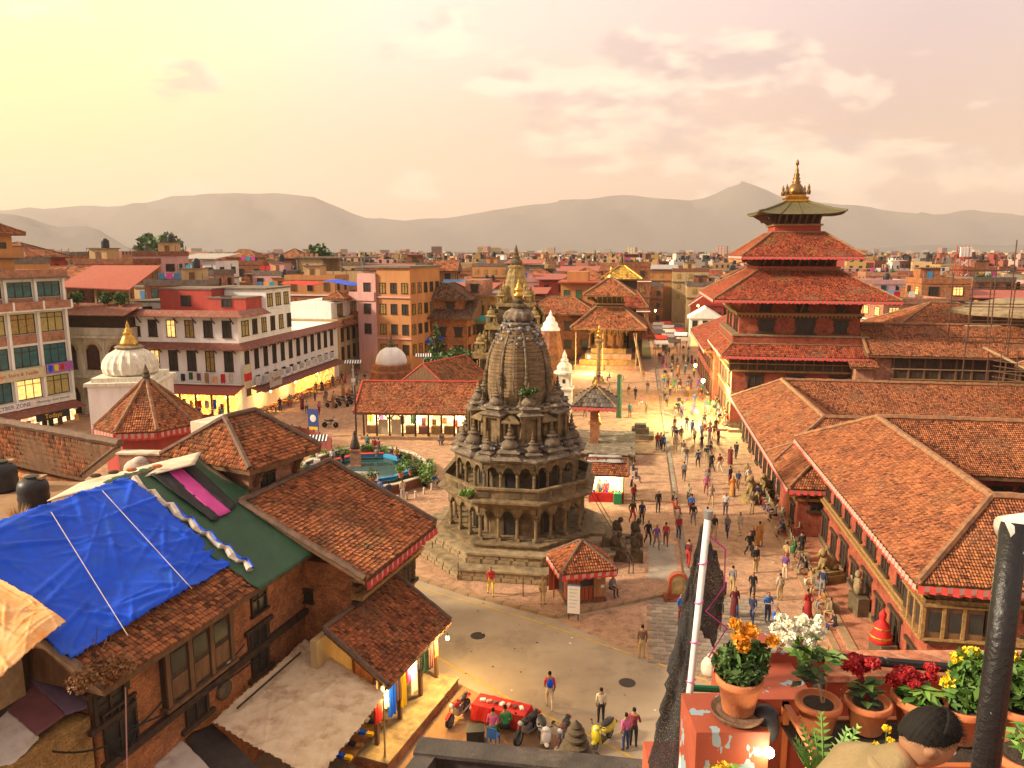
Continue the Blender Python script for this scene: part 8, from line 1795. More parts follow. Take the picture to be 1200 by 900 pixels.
# ---- pond garden
pd = thing('garden_pond', 'curved pond with blue painted rim and brick wall left of the temple', 'pond', G(415, 552, PV))
po = Vector(pd.location)
def ring(cpx, name, mat, w, z0, z1, par=pd, closed=True):
 pts = [G(x, y, PV) - po for x, y in cpx];
 if closed: pts.append(pts[0])
 fine = []
 for a, b in zip(pts, pts[1:]): fine += [a + (b - a) * t / 3 for t in range(3)]
 fine.append(pts[-1]); mb = MB()
 for a, b in zip(fine, fine[1:]):
  d = (b - a).normalized(); nn = Vector((-d.y, d.x, 0)) * w / 2; mb.slab([Vector((p.x, p.y, z1)) for p in (a - nn, b - nn, b + nn, a + nn)], z1 - z0)
 return mb.ob(name, mat, par)
outer = [(352, 571), (385, 580), (425, 585), (465, 578), (497, 568), (505, 556), (485, 541), (455, 533), (420, 532), (385, 540), (356, 552)]
inner = [(358, 562), (392, 568), (428, 571), (462, 566), (484, 556), (470, 545), (450, 539), (420, 540), (392, 547), (362, 553)]
ring(outer, 'garden_wall', 'brick', .35, 0, .75); ring(outer, 'wall_coping', 'plaster_old', .42, .75, .84); ring(inner, 'pond_rim', 'pond_blue', .4, .0, .62);
mb = MB(); mb.add([G(x, y, PV) - po + Vector((0, 0, .3)) for x, y in inner], [tuple(range(len(inner)))]); mb.ob('water', 'water', pd)
ring([(x, y + 3) for x, y in inner], 'rim_tank', 'pond_tank', .1, 0, .5)
ring([(x, y) for x, y in inner[6:9]], 'red_band', 'fringe_red', .5, .62, .7, closed=False)
bn = thing('banner_board', 'white banner board with red panel over the pond rim', 'banner', G(412, 563, PV + .6), R(-3)); MB().box(-2.2, 2.2, 0, .06, 0, .75).ob('board', 'plaster_white', bn); MB().box(-2.1, -1.1, -.02, 0, .1, .65).ob('red_panel', 'maroon_tarp', bn); MB().box(-.8, 2.0, -.015, 0, .15, .6).ob('print', 'sign_cream', bn)
for s in (-2, 2): MB().box(s - .03, s + .03, .02, .08, -.6, .75).ob('post', 'iron', bn)
stt = thing('pedestal_statue', 'dark statue on a pinkish stone pedestal in the pond garden', 'statue', G(417, 549, PV)); MB().box(-.55, .55, -.55, .55, 0, .4).box(-.42, .42, -.42, .42, .4, 1.7).box(-.5, .5, -.5, .5, 1.7, 1.85).ob('pedestal', 'brick_pale', stt); MB().lathe([(.42, 1.85), (.44, 2.1), (.3, 2.6), (.24, 2.9), (.12, 3.05), (.17, 3.2), (.14, 3.4), (0, 3.5)], 12).ob('statue', 'iron', stt, smooth=True)
# potted plants round the pond
potm = MB().lathe([(.16, 0), (.24, .36), (.27, .36), (.27, .42), (.21, .42), (.2, .36)], 14).mesh('pot', ('terracotta',))
lvs = [leaf_mesh('leaves', 'leaf_bright' if k % 2 else 'leaf', [((0, 0, .75), (.34 + .1 * k, .34 + .1 * k, .38 + .08 * k))], 170, .12) for k in range(4)]
spots = [(362, 571), (372, 574), (383, 577), (397, 580), (409, 582), (423, 583), (437, 577), (352, 566), (368, 546), (381, 541), (396, 539), (405, 538), (426, 534), (433, 533), (447, 536), (455, 537), (474, 545), (478, 553), (489, 561), (497, 556), (503, 552), (470, 571), (482, 568)]
for i, (x, y) in enumerate(spots):
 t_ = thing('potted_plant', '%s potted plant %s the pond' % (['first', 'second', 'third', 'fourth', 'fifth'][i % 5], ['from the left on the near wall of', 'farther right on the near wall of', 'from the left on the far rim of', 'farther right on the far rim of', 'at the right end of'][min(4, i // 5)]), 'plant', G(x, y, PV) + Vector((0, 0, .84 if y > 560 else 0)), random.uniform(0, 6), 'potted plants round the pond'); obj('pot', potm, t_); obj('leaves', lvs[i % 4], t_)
for i, (x, y, s) in enumerate(((490, 567, 1.5), (501, 572, 1.9), (476, 551, 1.3), (415, 588, 1.0))):
 t_ = thing('bush', 'green bush %s' % ['at the right end of the pond', 'near the leaning motorbike by the pond', 'behind the pond at right', 'before the near pond wall'][i], 'bush', G(x, y, PV), 0); MB().tube([(0, 0, 0), (0, 0, s * .5)], .05, 5).ob('stem', 'wood', t_); obj('leaves', leaf_mesh('leaves', 'leaf_bright' if i % 2 else 'leaf', [((0, 0, s * .65), (s * .42, s * .4, s * .5)), ((s * .2, 0, s * .9), (s * .25, s * .25, s * .4))], 500, .13), t_)
for i in range(8): x, y = [(455, 590), (466, 588), (477, 585), (487, 583), (497, 579), (440, 592), (427, 592), (506, 574)][i]; MB().lathe([(.1, 0), (.08, .4), (.11, .5), (0, .58)], 8).ob('bollard', 'plaster_old', None, G(x, y, PV), label='small pale bollard before the pond wall, %s of eight' % ['one', 'second', 'third', 'fourth', 'fifth', 'sixth', 'seventh', 'last'][i], cat='bollard', group='bollards before the pond wall')
def solar(px_, py_, h, label, s=1.0, pan='solar_panel'):
 o = thing('solar_lamp', label, 'street lamp', G(px_, py_, PV), R(5)); MB().cyl(0, 0, 0, h, .09, .06, 8).ob('pole', 'white_paint', o); q = MB(); q.add([(-.9 * s, -.45, h), (.9 * s, -.45, h), (.9 * s, .45, h + .35), (-.9 * s, .45, h + .35), (-.9 * s, -.45, h - .05), (.9 * s, -.45, h - .05), (.9 * s, .45, h + .3), (-.9 * s, .45, h + .3)], [(0, 1, 2, 3), (7, 6, 5, 4), (0, 4, 5, 1), (1, 5, 6, 2), (2, 6, 7, 3), (3, 7, 4, 0)]); q.ob('panel', pan, o); MB().bc(0, -.1, h * .55, .5, .3, .45).ob('battery_box', 'plaster_white', o)
 for k in range(7): MB().add([(-.85 * s + k * .27 * s, -.44, h + .012), (-.75 * s + k * .27 * s, -.44, h + .012), (-.75 * s + k * .27 * s, .44, h + .354), (-.85 * s + k * .27 * s, .44, h + .354)], [(0, 1, 2, 3)]).ob('cell_strip', 'plaster_white', o)
 MB().bar((0, 0, h * .8), (0, -.6, h * .84), .05).bc(0, -.7, h * .84, .2, .35, .08).ob('lamp_head', 'white_paint', o); return o
solar(373, 571, 4.0, 'white solar lamp post standing in the pond garden'); solar(415, 470, 5.0, 'solar lamp post by the hotel street', 1.2); solar(497, 462, 5.2, 'solar lamp post before the dark brown brick house', 1.2)
po_ = thing('blue_poster', 'blue poster stand at the end of the red fence', 'poster', G(368, 512, PV), R(-15)); MB().box(-.6, .6, -.03, .03, .7, 3.0).ob('board', 'blue_ink', po_); MB().box(-.5, .5, -.04, -.03, .75, 1.1).ob('print', 'petal_yellow2', po_); MB().ell((0, -.04, 2.0), (.35, .02, .4), 10, 6).ob('emblem', 'plaster_white', po_)
for s in (-.5, .5): MB().box(s - .03, s + .03, -.02, .02, 0, .7).ob('leg', 'iron', po_)
MB().cyl(0, 0, 0, 6.2, .1, .08, 8).ob('utility_pole', 'wood_dark', None, G(418, 523, PV), label='dark slender pole left of the arcade', cat='pole')
# market stalls with orange and red wares along the hotel
for i in range(7):
 t_ = thing('market_stall', 'low market table of orange and red wares along the hotel, %s from the near end' % ['first', 'second', 'third', 'fourth', 'fifth', 'sixth', 'seventh'][i], 'stall', f7(2.2, 1.5 + i * 3.4, PV), -AX, 'market stalls'); MB().box(-.6, .7, -1.3, 1.3, .6, .66).ob('table_top', 'wood', t_)
 for sx in (-.5, .6):
  for sy in (-1.2, 1.2): MB().box(sx - .04, sx + .04, sy - .04, sy + .04, 0, .6).ob('leg', 'wood', t_)
 wmb = MB(); r_ = random.Random(i)
 for k in range(40): wmb.mi = r_.randrange(4); s_ = r_.uniform(.06, .13); q0 = len(wmb.f); wmb.ell((r_.uniform(-.5, .6), r_.uniform(-1.2, 1.2), .66 + s_ * .8), (s_, s_, s_), 6, 4)
 wmb.ob('wares', ('orange_tarp', 'red_cloth', 'petal_yellow2', 'wood_gold'), t_, kind='stuff')
# ---- lions, niche statues and the robed figure along the palace
def lion(label, loc, rz, s=1.0):
 o = thing('lion_statue', label, 'statue', loc, rz); b = MB(); b.box(-.6, .6, -.9, .9, 0, .5); b.box(-.5, .5, -.8, .8, .5, .75); b.ob('pedestal', 'stone_gold', o)
 l = MB(); l.ell((0, .3, 1.15), (.3, .5, .38), 12, 8); l.ell((0, -.2, 1.4), (.28, .34, .46), 12, 8); l.ell((0, -.42, 1.92), (.27, .27, .28), 12, 8); l.ell((0, -.66, 1.84), (.14, .14, .13), 8, 6)
 for s_ in (-1, 1): l.tube([(s_ * .17, -.38, 1.4), (s_ * .18, -.5, .78)], .09, 7); l.ell((s_ * .2, -.58, .80), (.1, .16, .07), 8, 5); l.ell((s_ * .24, .45, .95), (.16, .28, .2), 8, 6); l.ell((s_ * .18, -.36, 2.16), (.06, .05, .08), 6, 5)
 l.tube([(0, .75, 1.0), (.1, .95, 1.3), (.05, .8, 1.7)], .05, 6); l.ob('lion', 'stone_gold', o, smooth=True); o.scale = (s, s, s); return o
lion('stone lion on pedestal beside the corner porch of the palace', G(882, 588, .0), W_ * .6); lion('dark stone lion farther along the terrace before the low palace block', LW(10.5, 61.5, 0), W_ * .6, .9); lion('stone guardian lion at the door of the near palace block', LW(11.3, 44.6, .42), W_ * .8, .9)
rob = thing('robed_statue', 'seated statue draped in red and gold cloth at the palace wall', 'statue', LW(11.75, 36.0, .42), W_); rob.scale = (.85, .85, .9); MB().box(-.7, .7, -.3, .6, 0, .9).ob('pedestal', 'stone_dark', rob); MB().lathe([(.62, .9), (.58, 1.1), (.45, 1.5), (.4, 1.8), (.2, 2.0), (.14, 2.1), (.2, 2.25), (.19, 2.4), (.08, 2.55), (0, 2.7)], 14).ob('figure', 'red_cloth', rob, smooth=True); MB().lathe([(.60, 1.12), (.62, 1.2), (.58, 1.24)], 14).lathe([(.44, 1.6), (.46, 1.66), (.43, 1.7)], 14).ob('gold_band', 'gilt', rob)
ng = thing('niche_statue', 'pale stone deity statue in a frame on the palace wall', 'statue', LW(11.9, 40.6, .42), W_); MB().box(-.6, .6, -.2, .4, 0, 1.0).ob('pedestal', 'stone_dark', ng); s_ = MB(); s_.ell((0, 0, 1.5), (.3, .22, .5), 10, 7); s_.ell((0, -.03, 2.15), (.18, .18, .22), 8, 6); s_.tube([(.28, 0, 1.8), (.5, -.1, 1.5), (.4, -.2, 1.9)], .07, 6); s_.tube([(-.28, 0, 1.8), (-.5, -.1, 1.5), (-.4, -.2, 1.9)], .07, 6); s_.ob('figure', 'stone_pale', ng, smooth=True)
bl2 = thing('balloon_bunch', 'bright bunch of orange, purple and white balloons held over the walkway', 'balloons', G(1000, 790, 1.4)); r_ = random.Random(4)
for k in range(16): a = r_.uniform(0, 6.28); q = r_.uniform(0, .6); MB().ell((math.cos(a) * q, math.sin(a) * q * .8, r_.uniform(0, .9)), (.17, .17, .21), 10, 7).ob('balloon', ['orange_tarp', 'sign_purple', 'plaster_white', 'pink_cloth', 'petal_yellow2', 'blue_tarp'][k % 6], bl2, smooth=True)
MB().tube([(0, 0, -1.3), (0, 0, 0)], .02, 5).ob('stick', 'wood_pale', bl2)
P_(0, 0, 0, .3, 'hold', 'navy', 'black', '', label='person in dark clothes holding the balloons on the walkway', loc=(bl2.location.x, bl2.location.y + .35, 0))
cols_b = thing('bag_bundle', 'big pale tied sack standing on the grey slabs behind the netting', 'sack', G(832, 790)); cols_b.scale = (.7, .7, .62); MB().lathe([(.5, 0), (.62, .3), (.6, .8), (.42, 1.2), (.18, 1.4), (.22, 1.55), (.1, 1.6)], 16).ob('sack_body', 'white_tarp', cols_b, smooth=True); MB().lathe([(.2, 1.36), (.22, 1.4), (.2, 1.44)], 12).ob('tie', 'rusty', cols_b)
for i, (lx, ly) in enumerate(((9.2, 44), (9.2, 47.5), (9.25, 40.5))): MB().box(-.3, .3, -.3, .3, 0, .4).box(-.26, .26, -.26, .26, .402, .46).ob('stone_block', 'stone_pale', None, LW(lx + 1.4, ly, .47), -AX, label='square stone block on the palace terrace, %s one' % ['middle', 'far', 'near'][i], cat='block', group='stone blocks on the terrace')
mst = thing('mossy_plinth', 'low mossy stone plinth with carved block at the square edge', 'plinth', G(750, 513, PV), -AX); MB().box(-1.4, 1.4, -1, 1, 0, .5).ob('base', 'stone', mst); MB().box(-.9, .9, -.6, .6, .5, 1.1).ob('block', 'stone_dark', mst); MB().box(-.6, .6, -.4, .4, 1.1, 1.5).ob('block', 'stone_dark', mst)
ch2 = thing('small_chaitya', 'small grey stepped stone shrine behind the arcade roof', 'shrine', G(524, 455, PV)); MB().lathe([(2.4, 0), (2.4, 1.6), (1.9, 1.7), (1.9, 2.0), (1.0, 2.3), (1.0, 2.6), (.6, 3.0), (.7, 3.2), (.3, 3.6), (.3, 4.0), (0, 4.8)], 4, rot=R(45)).ob('body', 'stone_top', ch2)
# ================================================================== ROOF TERRACE IN THE FOREGROUND
def near(x, y, dpt): return Vector((0, 0, CAMZ)) + ray(x, y) * dpt
TZ = 15.8
ter = thing('terrace_building', 'red painted roof terrace parapet with peeling paint at lower right', 'building', (2.6, 4.6, 0))
ot = Vector(ter.location)
def tb(x0, x1, y0, y1, z0, z1, nm, mt): return MB().box(x0 - ot.x, x1 - ot.x, y0 - ot.y, y1 - ot.y, z0, z1).ob(nm, mt, ter)
tb(.95, 9, 1.0, 5.05, 0, TZ, 'house_block', 'terrace_red')
A1 = near(858, 838, 4.35)
tb(A1.x - .24, A1.x + .16, A1.y - .16, A1.y + .22, TZ, A1.z, 'pier', 'terrace_peel')
B1 = near(898, 762, 5.1)
tb(A1.x + .10, B1.x + .12, A1.y + .221, B1.y + .05, TZ, B1.z - .02, 'parapet', 'terrace_peel')
tb(B1.x - .12, B1.x + .34, B1.y - .12, B1.y + .14, TZ, B1.z + .05, 'pier', 'terrace_peel')
C1 = near(960, 800, 4.95)
tb(B1.x + .341, 8.8, C1.y + .02, C1.y + .30, TZ, C1.z, 'parapet', 'terrace_peel'); tb(B1.x + .341, 8.8, C1.y + .0, C1.y + .33, C1.z + .002, C1.z + .045, 'coping', 'brick_pale')
wc = MB()
for k in range(9): wc.ell((B1.x - ot.x + .0 + k * .035, B1.y - ot.y - .1 + (k % 3) * .05, B1.z + .06), (.035, .03, .025), 6, 5)
wc.ob('lime_lumps', 'plaster_white', ter)
# black rail pipe
a, b = near(950, 768, 5.0), near(1215, 792, 4.7); MB().tube([a, b], .032, 8).ob('rail_pipe', 'black_peel', None, label='black and white peeling rail pipe above the terrace pots', cat='railing')
# planter frame of orange angle iron
pfz = near(1060, 852, 4.45).z
pl = thing('plant_shelf', 'orange steel plant shelf carrying the row of flower pots', 'shelf', near(1060, 852, 4.45)); op2 = Vector(pl.location)
xa, xb = near(920, 850, 4.45).x, 5.2; y0_, y1_ = 3.70, 4.12
for yy in (y0_, y1_):
 MB().box(xa - op2.x, xb - op2.x, yy - op2.y, yy - op2.y + .035, -.04, .0).ob('shelf_rail', 'shelf_orange', pl)
MB().box(xa - op2.x, xb - op2.x, y0_ - op2.y + .036, y1_ - op2.y - .001, -.03, -.012).ob('shelf_board', 'soil', pl)
for xx in (xa, xa + 1.0, xa + 2.0):
 for yy in (y0_, y1_): MB().box(xx - op2.x, xx - op2.x + .035, yy - op2.y - .036, yy - op2.y - .001, TZ - op2.z, .12 if xx == xa else 0).ob('shelf_leg', 'shelf_orange', pl)
MB().box(xa - op2.x, xa + .035 - op2.x, y0_ - op2.y, y1_ - op2.y, .09, .12).ob('shelf_rail', 'shelf_orange', pl); MB().box(xa - op2.x, xb - op2.x, y0_ - op2.y - .04, y0_ - op2.y - .005, -.42, -.39).ob('shelf_rail', 'shelf_orange', pl)
def pot(px_, py_, dpt, rr, hh, label, z=None):
 """pot with rim, soil; px is the base centre"""
 p = near(px_, py_, dpt)
 if z is not None: p.z = z
 o = thing('flower_pot', label, 'flower pot', p)
 MB().lathe([(rr * .62, 0), (rr * .70, .01), (rr * .92, hh * .80), (rr * 1.04, hh * .80), (rr * 1.06, hh * .86), (rr * 1.05, hh * .98), (rr * 1.02, hh), (rr * .92, hh), (rr * .88, hh * .88)], 28).ob('pot', 'terracotta', o, smooth=True)
 s_ = MB(); s_.lathe([(rr * .885, hh * .86), (rr * .5, hh * .9), (rr * .0, hh * .91)], 18); s_.ob('soil', 'soil', o); return o, p, hh * .88
def flower(parent, c, r, mat, n=240, leaf=.03, core=True):
 me = leaf_mesh('flower', mat, [((0, 0, 0), (r, r, r * .75))], n, leaf, aspect=1.1, crown=1); o = obj('flower', me, parent, c)
 if core: MB().ell((0, 0, 0), (r * .8, r * .8, r * .58), 12, 8).ob('flower_core', mat + '_core', o, smooth=True)
 return o
def blade_leaves(parent, c, n, L, mat, w=.02, up=.6, seed=1):
 """pointed leaves with a bend, radiating from c"""
 r_ = random.Random(seed); mb = MB(); T = []
 for k in range(n):
  a = r_.uniform(0, 6.28); e = r_.uniform(.1, 1) * up; l = L * r_.uniform(.6, 1.1); d = Vector((math.cos(a), math.sin(a), 0)); s = Vector((-d.y, d.x, 0)) * w * r_.uniform(.7, 1.2); b0 = Vector(c) + Vector((r_.uniform(-.03, .03), r_.uniform(-.03, .03), r_.uniform(-.08, .05)))
  p1 = b0 + d * l * .45 + Vector((0, 0, l * e)); p2 = b0 + d * l + Vector((0, 0, l * e * .8)); mb.add([b0, p1 - s, p2, p1 + s], [(0, 1, 2, 3)]); T.append(r_.random())
 me = mb.mesh('leaves', (mat,)); add_tint(me, T); return obj('leaves', me, parent)
# marigold on the pier
o, p, z = pot(865, 830, 4.33, .125, .215, 'terracotta pot of orange marigolds on the peeling red pier', A1.z + .035)
MB().lathe([(.06, -.03), (.13, -.03), (.15, 0), (.15, .012), (.12, .0)], 24).ob('saucer', 'ridge_old', o)
obj('leaves', leaf_mesh('leaves', 'leaf', [((0, 0, z + .10), (.16, .14, .11)), ((.06, 0, z + .16), (.11, .11, .08))], 900, .028, 2.4), o)
for (dx, dz, r) in ((-.02, .27, .048), (.03, .31, .052), (-.05, .35, .036), (.16, .25, .036), (.0, .22, .045)): flower(o, (dx, -.03, z + dz), r, 'petal_orange', 130, .026); MB().tube([(dx * .5, 0, z), (dx, -.03, z + dz - .03)], .004, 4).ob('stem', 'stem_green', o)
# white chrysanthemum
o, p, z = pot(957, 853, 4.42, .122, .19, 'terracotta pot with a tall white chrysanthemum', pfz); tip = near(936, 742, 4.42) - p
MB().tube([(0.02, 0, z), (.0, .02, z + .12), (tip.x * .5, tip.y * .5, tip.z * .62), tip], .007, 6).ob('stem', 'wood_pale', o); MB().tube([(0.03, 0, z), (.05, .02, z + .2), (.03, 0, z + .36)], .006, 6).ob('stem', 'wood_pale', o)
blade_leaves(o, (tip.x * .8, tip.y * .8, tip.z * .86), 42, .12, 'leaf_bright', .03, .25, 1); blade_leaves(o, (tip.x * .5, tip.y * .5, tip.z * .62), 26, .11, 'leaf', .03, .1, 2); blade_leaves(o, (.03, 0, z + .28), 14, .1, 'leaf_bright', .025, .2, 3)
r_ = random.Random(5)
for k in range(20): flower(o, (tip.x + r_.uniform(-.13, .14), tip.y + r_.uniform(-.1, .1), tip.z + r_.uniform(-.02, .08)), r_.uniform(.03, .042), 'petal_white', 90, .022)
# red celosias
for i, (bx_, by_, tx, ty, rr, lb, nn) in enumerate(((1015, 852, 1008, 782, .122, 'terracotta pot with a tall red cockscomb', 34), (1074, 853, 1070, 800, .142, 'wide terracotta pot with a broad red cockscomb', 48))):
 o, p, z = pot(bx_, by_, 4.42, rr, .19 if i == 0 else .22, lb, pfz); tip = near(tx, ty, 4.42) - p
 MB().tube([(0, 0, z), (tip.x * .5, 0, tip.z * .6), tip], .010, 6).ob('stem', 'petal_red_core', o); blade_leaves(o, (tip.x * .5, 0, (z + tip.z) / 2 - .02), nn, .12 if i == 0 else .15, 'leaf_bright' if i else 'leaf', .028, .3, 11 + i)
 if i: blade_leaves(o, (tip.x * .6, -.02, tip.z - .04), 40, .15, 'leaf_bright', .03, .05, 15)
 for k in range(9 if i == 0 else 13): flower(o, (tip.x + r_.uniform(-.075, .075) * (1 + i * .6), tip.y + r_.uniform(-.05, .05), tip.z + r_.uniform(-.01, .07)), r_.uniform(.035, .05), 'petal_red', 170, .018)
# yellow marigolds right
for i, (bx_, by_, rr, fl_, lb) in enumerate(((1122, 866, .135, ((1124, 772), (1139, 766), (1148, 778), (1113, 800), (1121, 792), (1150, 792)), 'terracotta pot of tall yellow marigolds left of the black pole'), (1188, 870, .14, ((1183, 769), (1176, 805), (1196, 780)), 'terracotta pot of yellow marigolds right of the black pole'))):
 o, p, z = pot(bx_, by_, 4.35, rr, .22, lb, pfz)
 obj('leaves', leaf_mesh('leaves', 'leaf_marigold', [((0.03, 0, z + .10), (.14, .12, .10)), ((.05, 0, z + .22), (.12, .11, .1))], 900, .03, 2.6), o)
 for (fx, fy) in fl_: c = near(fx, fy, 4.33) - p; flower(o, c, .048, 'petal_yellow', 150, .026); MB().tube([(0.02, 0, z), (c.x * .6, c.y * .5, c.z * .6), c], .005, 4).ob('stem', 'stem_green', o)
for i, (bx_, by_, rr, lb) in enumerate(((1200, 925, .16, 'terracotta pot rim in the bottom right corner'), (845, 975, .13, 'pot of yellow-green flowers in the bottom edge left of the lamp'))):
 o, p, z = pot(bx_, by_, 3.6, rr, .2, lb); blade_leaves(o, (0, 0, z + .08), 30, .12, 'leaf_bright', .02, .5, 30 + i)
 if i: flower(o, (0, 0, z + .1), .09, 'petal_yellow', 200, .02)
# fern
o, p, z = pot(962, 985, 3.75, .13, .18, 'pot with a bright green fern at the bottom edge')
r_ = random.Random(12)
for k in range(22):
 mb = MB(); T = []; a = r_.uniform(0, 6.28); l = r_.uniform(.24, .44); d = Vector((math.cos(a), math.sin(a), 0)); s = Vector((-d.y, d.x, 0)); pts = [Vector((0, 0, z)) + d * l * t * .42 + Vector((0, 0, l * 1.35 * (t - .3 * t * t))) for t in np.linspace(0, 1, 13)]
 mb.tube(pts, .004, 4); T += [.3] * len(mb.f)
 for q in range(2, 13):
  w = .055 * math.sin(math.pi * (q / 13) ** .7) + .008; c = pts[q]; t_ = (pts[min(12, q + 1)] - pts[q - 1]).normalized()
  for sg_ in (-1, 1): mb.add([c - t_ * .008, c + s * sg_ * w * .5 + t_ * .004, c + s * sg_ * w + t_ * .02, c + t_ * .012], [(0, 1, 2, 3)]); T.append(r_.random())
 me = mb.mesh('frond', ('leaf_bright',)); add_tint(me, T); obj('frond', me, o)
o, p, z = pot(1030, 955, 3.9, .11, .16, 'pot with small yellow flowers beside the fern'); blade_leaves(o, (0, 0, z + .1), 36, .13, 'leaf_bright', .02, .5, 41)
for (dx, dz) in ((0, .34), (.03, .27), (-.05, .25), (-.07, .2)): flower(o, (dx, 0, z + dz), .022, 'petal_yellow', 60, .015); MB().tube([(0, 0, z), (dx, 0, z + dz)], .003, 4).ob('stem', 'stem_green', o)
# wall lamp
lp = near(897, 872, 4.25); wl_ = thing('wall_lamp', 'lit lamp with black round hood on the terrace pier', 'lamp', lp)
MB().lathe([(.07, -.02), (.08, .05), (.07, .12), (.04, .15), (.0, .16)], 16).ob('hood', 'black_plastic', wl_, (0.02, .08, .02), smooth=True); MB().ell((.0, -.06, -.01), (.03, .03, .03), 10, 7).ob('bulb', 'lamp_white', wl_); MB().bar((0, .1, .1), (-.05, .3, .12), .03).ob('bracket', 'iron', wl_)
ld = bpy.data.lights.new('lamp_light', 'POINT'); ld.energy = 3; ld.color = (1, .85, .5); ld.shadow_soft_size = .04; lo = bpy.data.objects.new('lamp_light', ld); COL.objects.link(lo); lo.parent = wl_; lo.location = (0, -.12, -.02)
# black peeling post with its arm
a, b = near(1152, 925, 3.3), near(1189, 612, 3.3); po2 = thing('black_post', 'tall black post with peeling paint in the right foreground', 'post', a)
bx3 = b - a; MB().tube([Vector((0, 0, TZ - a.z)), Vector((0, 0, 0)), bx3 * .5, bx3], .055, 14).ob('post', 'black_peel', po2, smooth=True); MB().tube([bx3 + Vector((-.05, 0, -.03)), bx3 + Vector((.5, .05, .03))], .055, 12).ob('arm', 'white_rust', po2, smooth=True)
MB().lathe([(.058, -.02), (.061, .0), (.058, .02)], 14).ob('weld_ring', 'rusty', po2, bx3 - Vector((0, 0, .12)))
# white pole and its black netting
a, b = near(796, 930, 4.6), near(830, 602, 4.6); wp = thing('white_pole', 'leaning white painted pole wound with pink string', 'pole', a)
d = b - a; foot = Vector((A1.x - .26 - a.x, 0, TZ - a.z)); MB().tube([Vector((0, 0, 0)) - d * .5, Vector((0, 0, 0)), d * .5, d], .021, 10).ob('pole', 'white_paint', wp, smooth=True); MB().lathe([(.028, 0), (.028, .05)], 10).ob('cap', 'steel', wp, d - Vector((0, 0, .03)))
for k in range(5):
 t = .25 + k * .14; MB().tube([d * t + Vector((.025 * math.cos(q), .025 * math.sin(q), q * .006)) for q in np.linspace(0, 6.3, 10)], .004, 4).ob('string', 'pink_cloth', wp)
r_ = random.Random(2); c0_ = d * .93
MB().tube([c0_, c0_ + Vector((.12, 0, -.1)), c0_ + Vector((.13, .02, -.35)), c0_ + Vector((.02, 0, -.5)), c0_ + Vector((.16, .02, -.62)), c0_ + Vector((.05, 0, -.8))], .006, 5).ob('string', 'pink_cloth', wp)
n_ = cloth('netting', 'net_black', (near(820, 618, 4.65), near(829, 612, 4.64), near(799, 930, 4.66), near(752, 930, 4.75)), nu=14, nv=40, wr=.035, seed=44, thick=.004, label='black shade netting hanging along the leaning white pole', cat='netting')
cloth('netting', 'net_black', (near(834, 630, 4.7), near(852, 690, 4.9), near(838, 760, 5.0), near(817, 730, 4.72)), nu=10, nv=14, wr=.03, seed=46, thick=.004, label='small flap of black netting right of the white pole', cat='netting')
MB().tube([near(806, 806, 4.7), near(850, 808, 4.8)], .022, 8).ob('green_pipe', 'green_paint', None, label='green pipe stub between the netting and the marigold pot', cat='pipe')
# the man bending at the pots
mp_ = near(1088, 866, 3.0)                      # head centre
man = thing('person', 'person with short black hair in olive shirt bending over the pots', 'person', (mp_.x - .28, mp_.y, TZ), 0)
om = Vector(man.location); hc = mp_ - om
def skinbody(J, E_, root, name, mats_, region, parent, lv=2):
 names = list(J); idx = {n: i for i, n in enumerate(names)}; me = bpy.data.meshes.new(name); me.from_pydata([J[n][0] for n in names], [(idx[a], idx[b]) for a, b in E_], [])
 o = bpy.data.objects.new(name, me); COL.objects.link(o); o.modifiers.new('skin', 'SKIN')
 for i, n in enumerate(names): v = me.skin_vertices[0].data[i]; v.radius = (J[n][1], J[n][2] if len(J[n]) > 2 else J[n][1]); v.use_root = n == root
 s = o.modifiers.new('sub', 'SUBSURF'); s.levels = lv; s.render_levels = lv
 out_ = bpy.data.meshes.new_from_object(o.evaluated_get(bpy.context.evaluated_depsgraph_get())); bpy.data.objects.remove(o); bpy.data.meshes.remove(me); out_.materials.clear()
 for q in mats_: out_.materials.append(M[q])
 for p in out_.polygons: p.use_smooth = True; p.material_index = region(p.center)
 return obj(name, out_, parent)
hz_ = hc.z
nk = Vector((hc.x - .11, hc.y, hz_ - .09)); chs = Vector((hc.x - .27, hc.y, hz_ - .20)); wst = Vector((hc.x - .44, hc.y, hz_ - .44)); pel = Vector((hc.x - .50, hc.y, hz_ - .66))
J = {'pel': (pel, .15), 'wst': (wst, .14), 'chs': (chs, .17, .15), 'nck': (nk, .062), 'hd0': (nk + Vector((.05, 0, .03)), .065)}
E_ = [('pel', 'wst'), ('wst', 'chs'), ('chs', 'nck'), ('nck', 'hd0')]
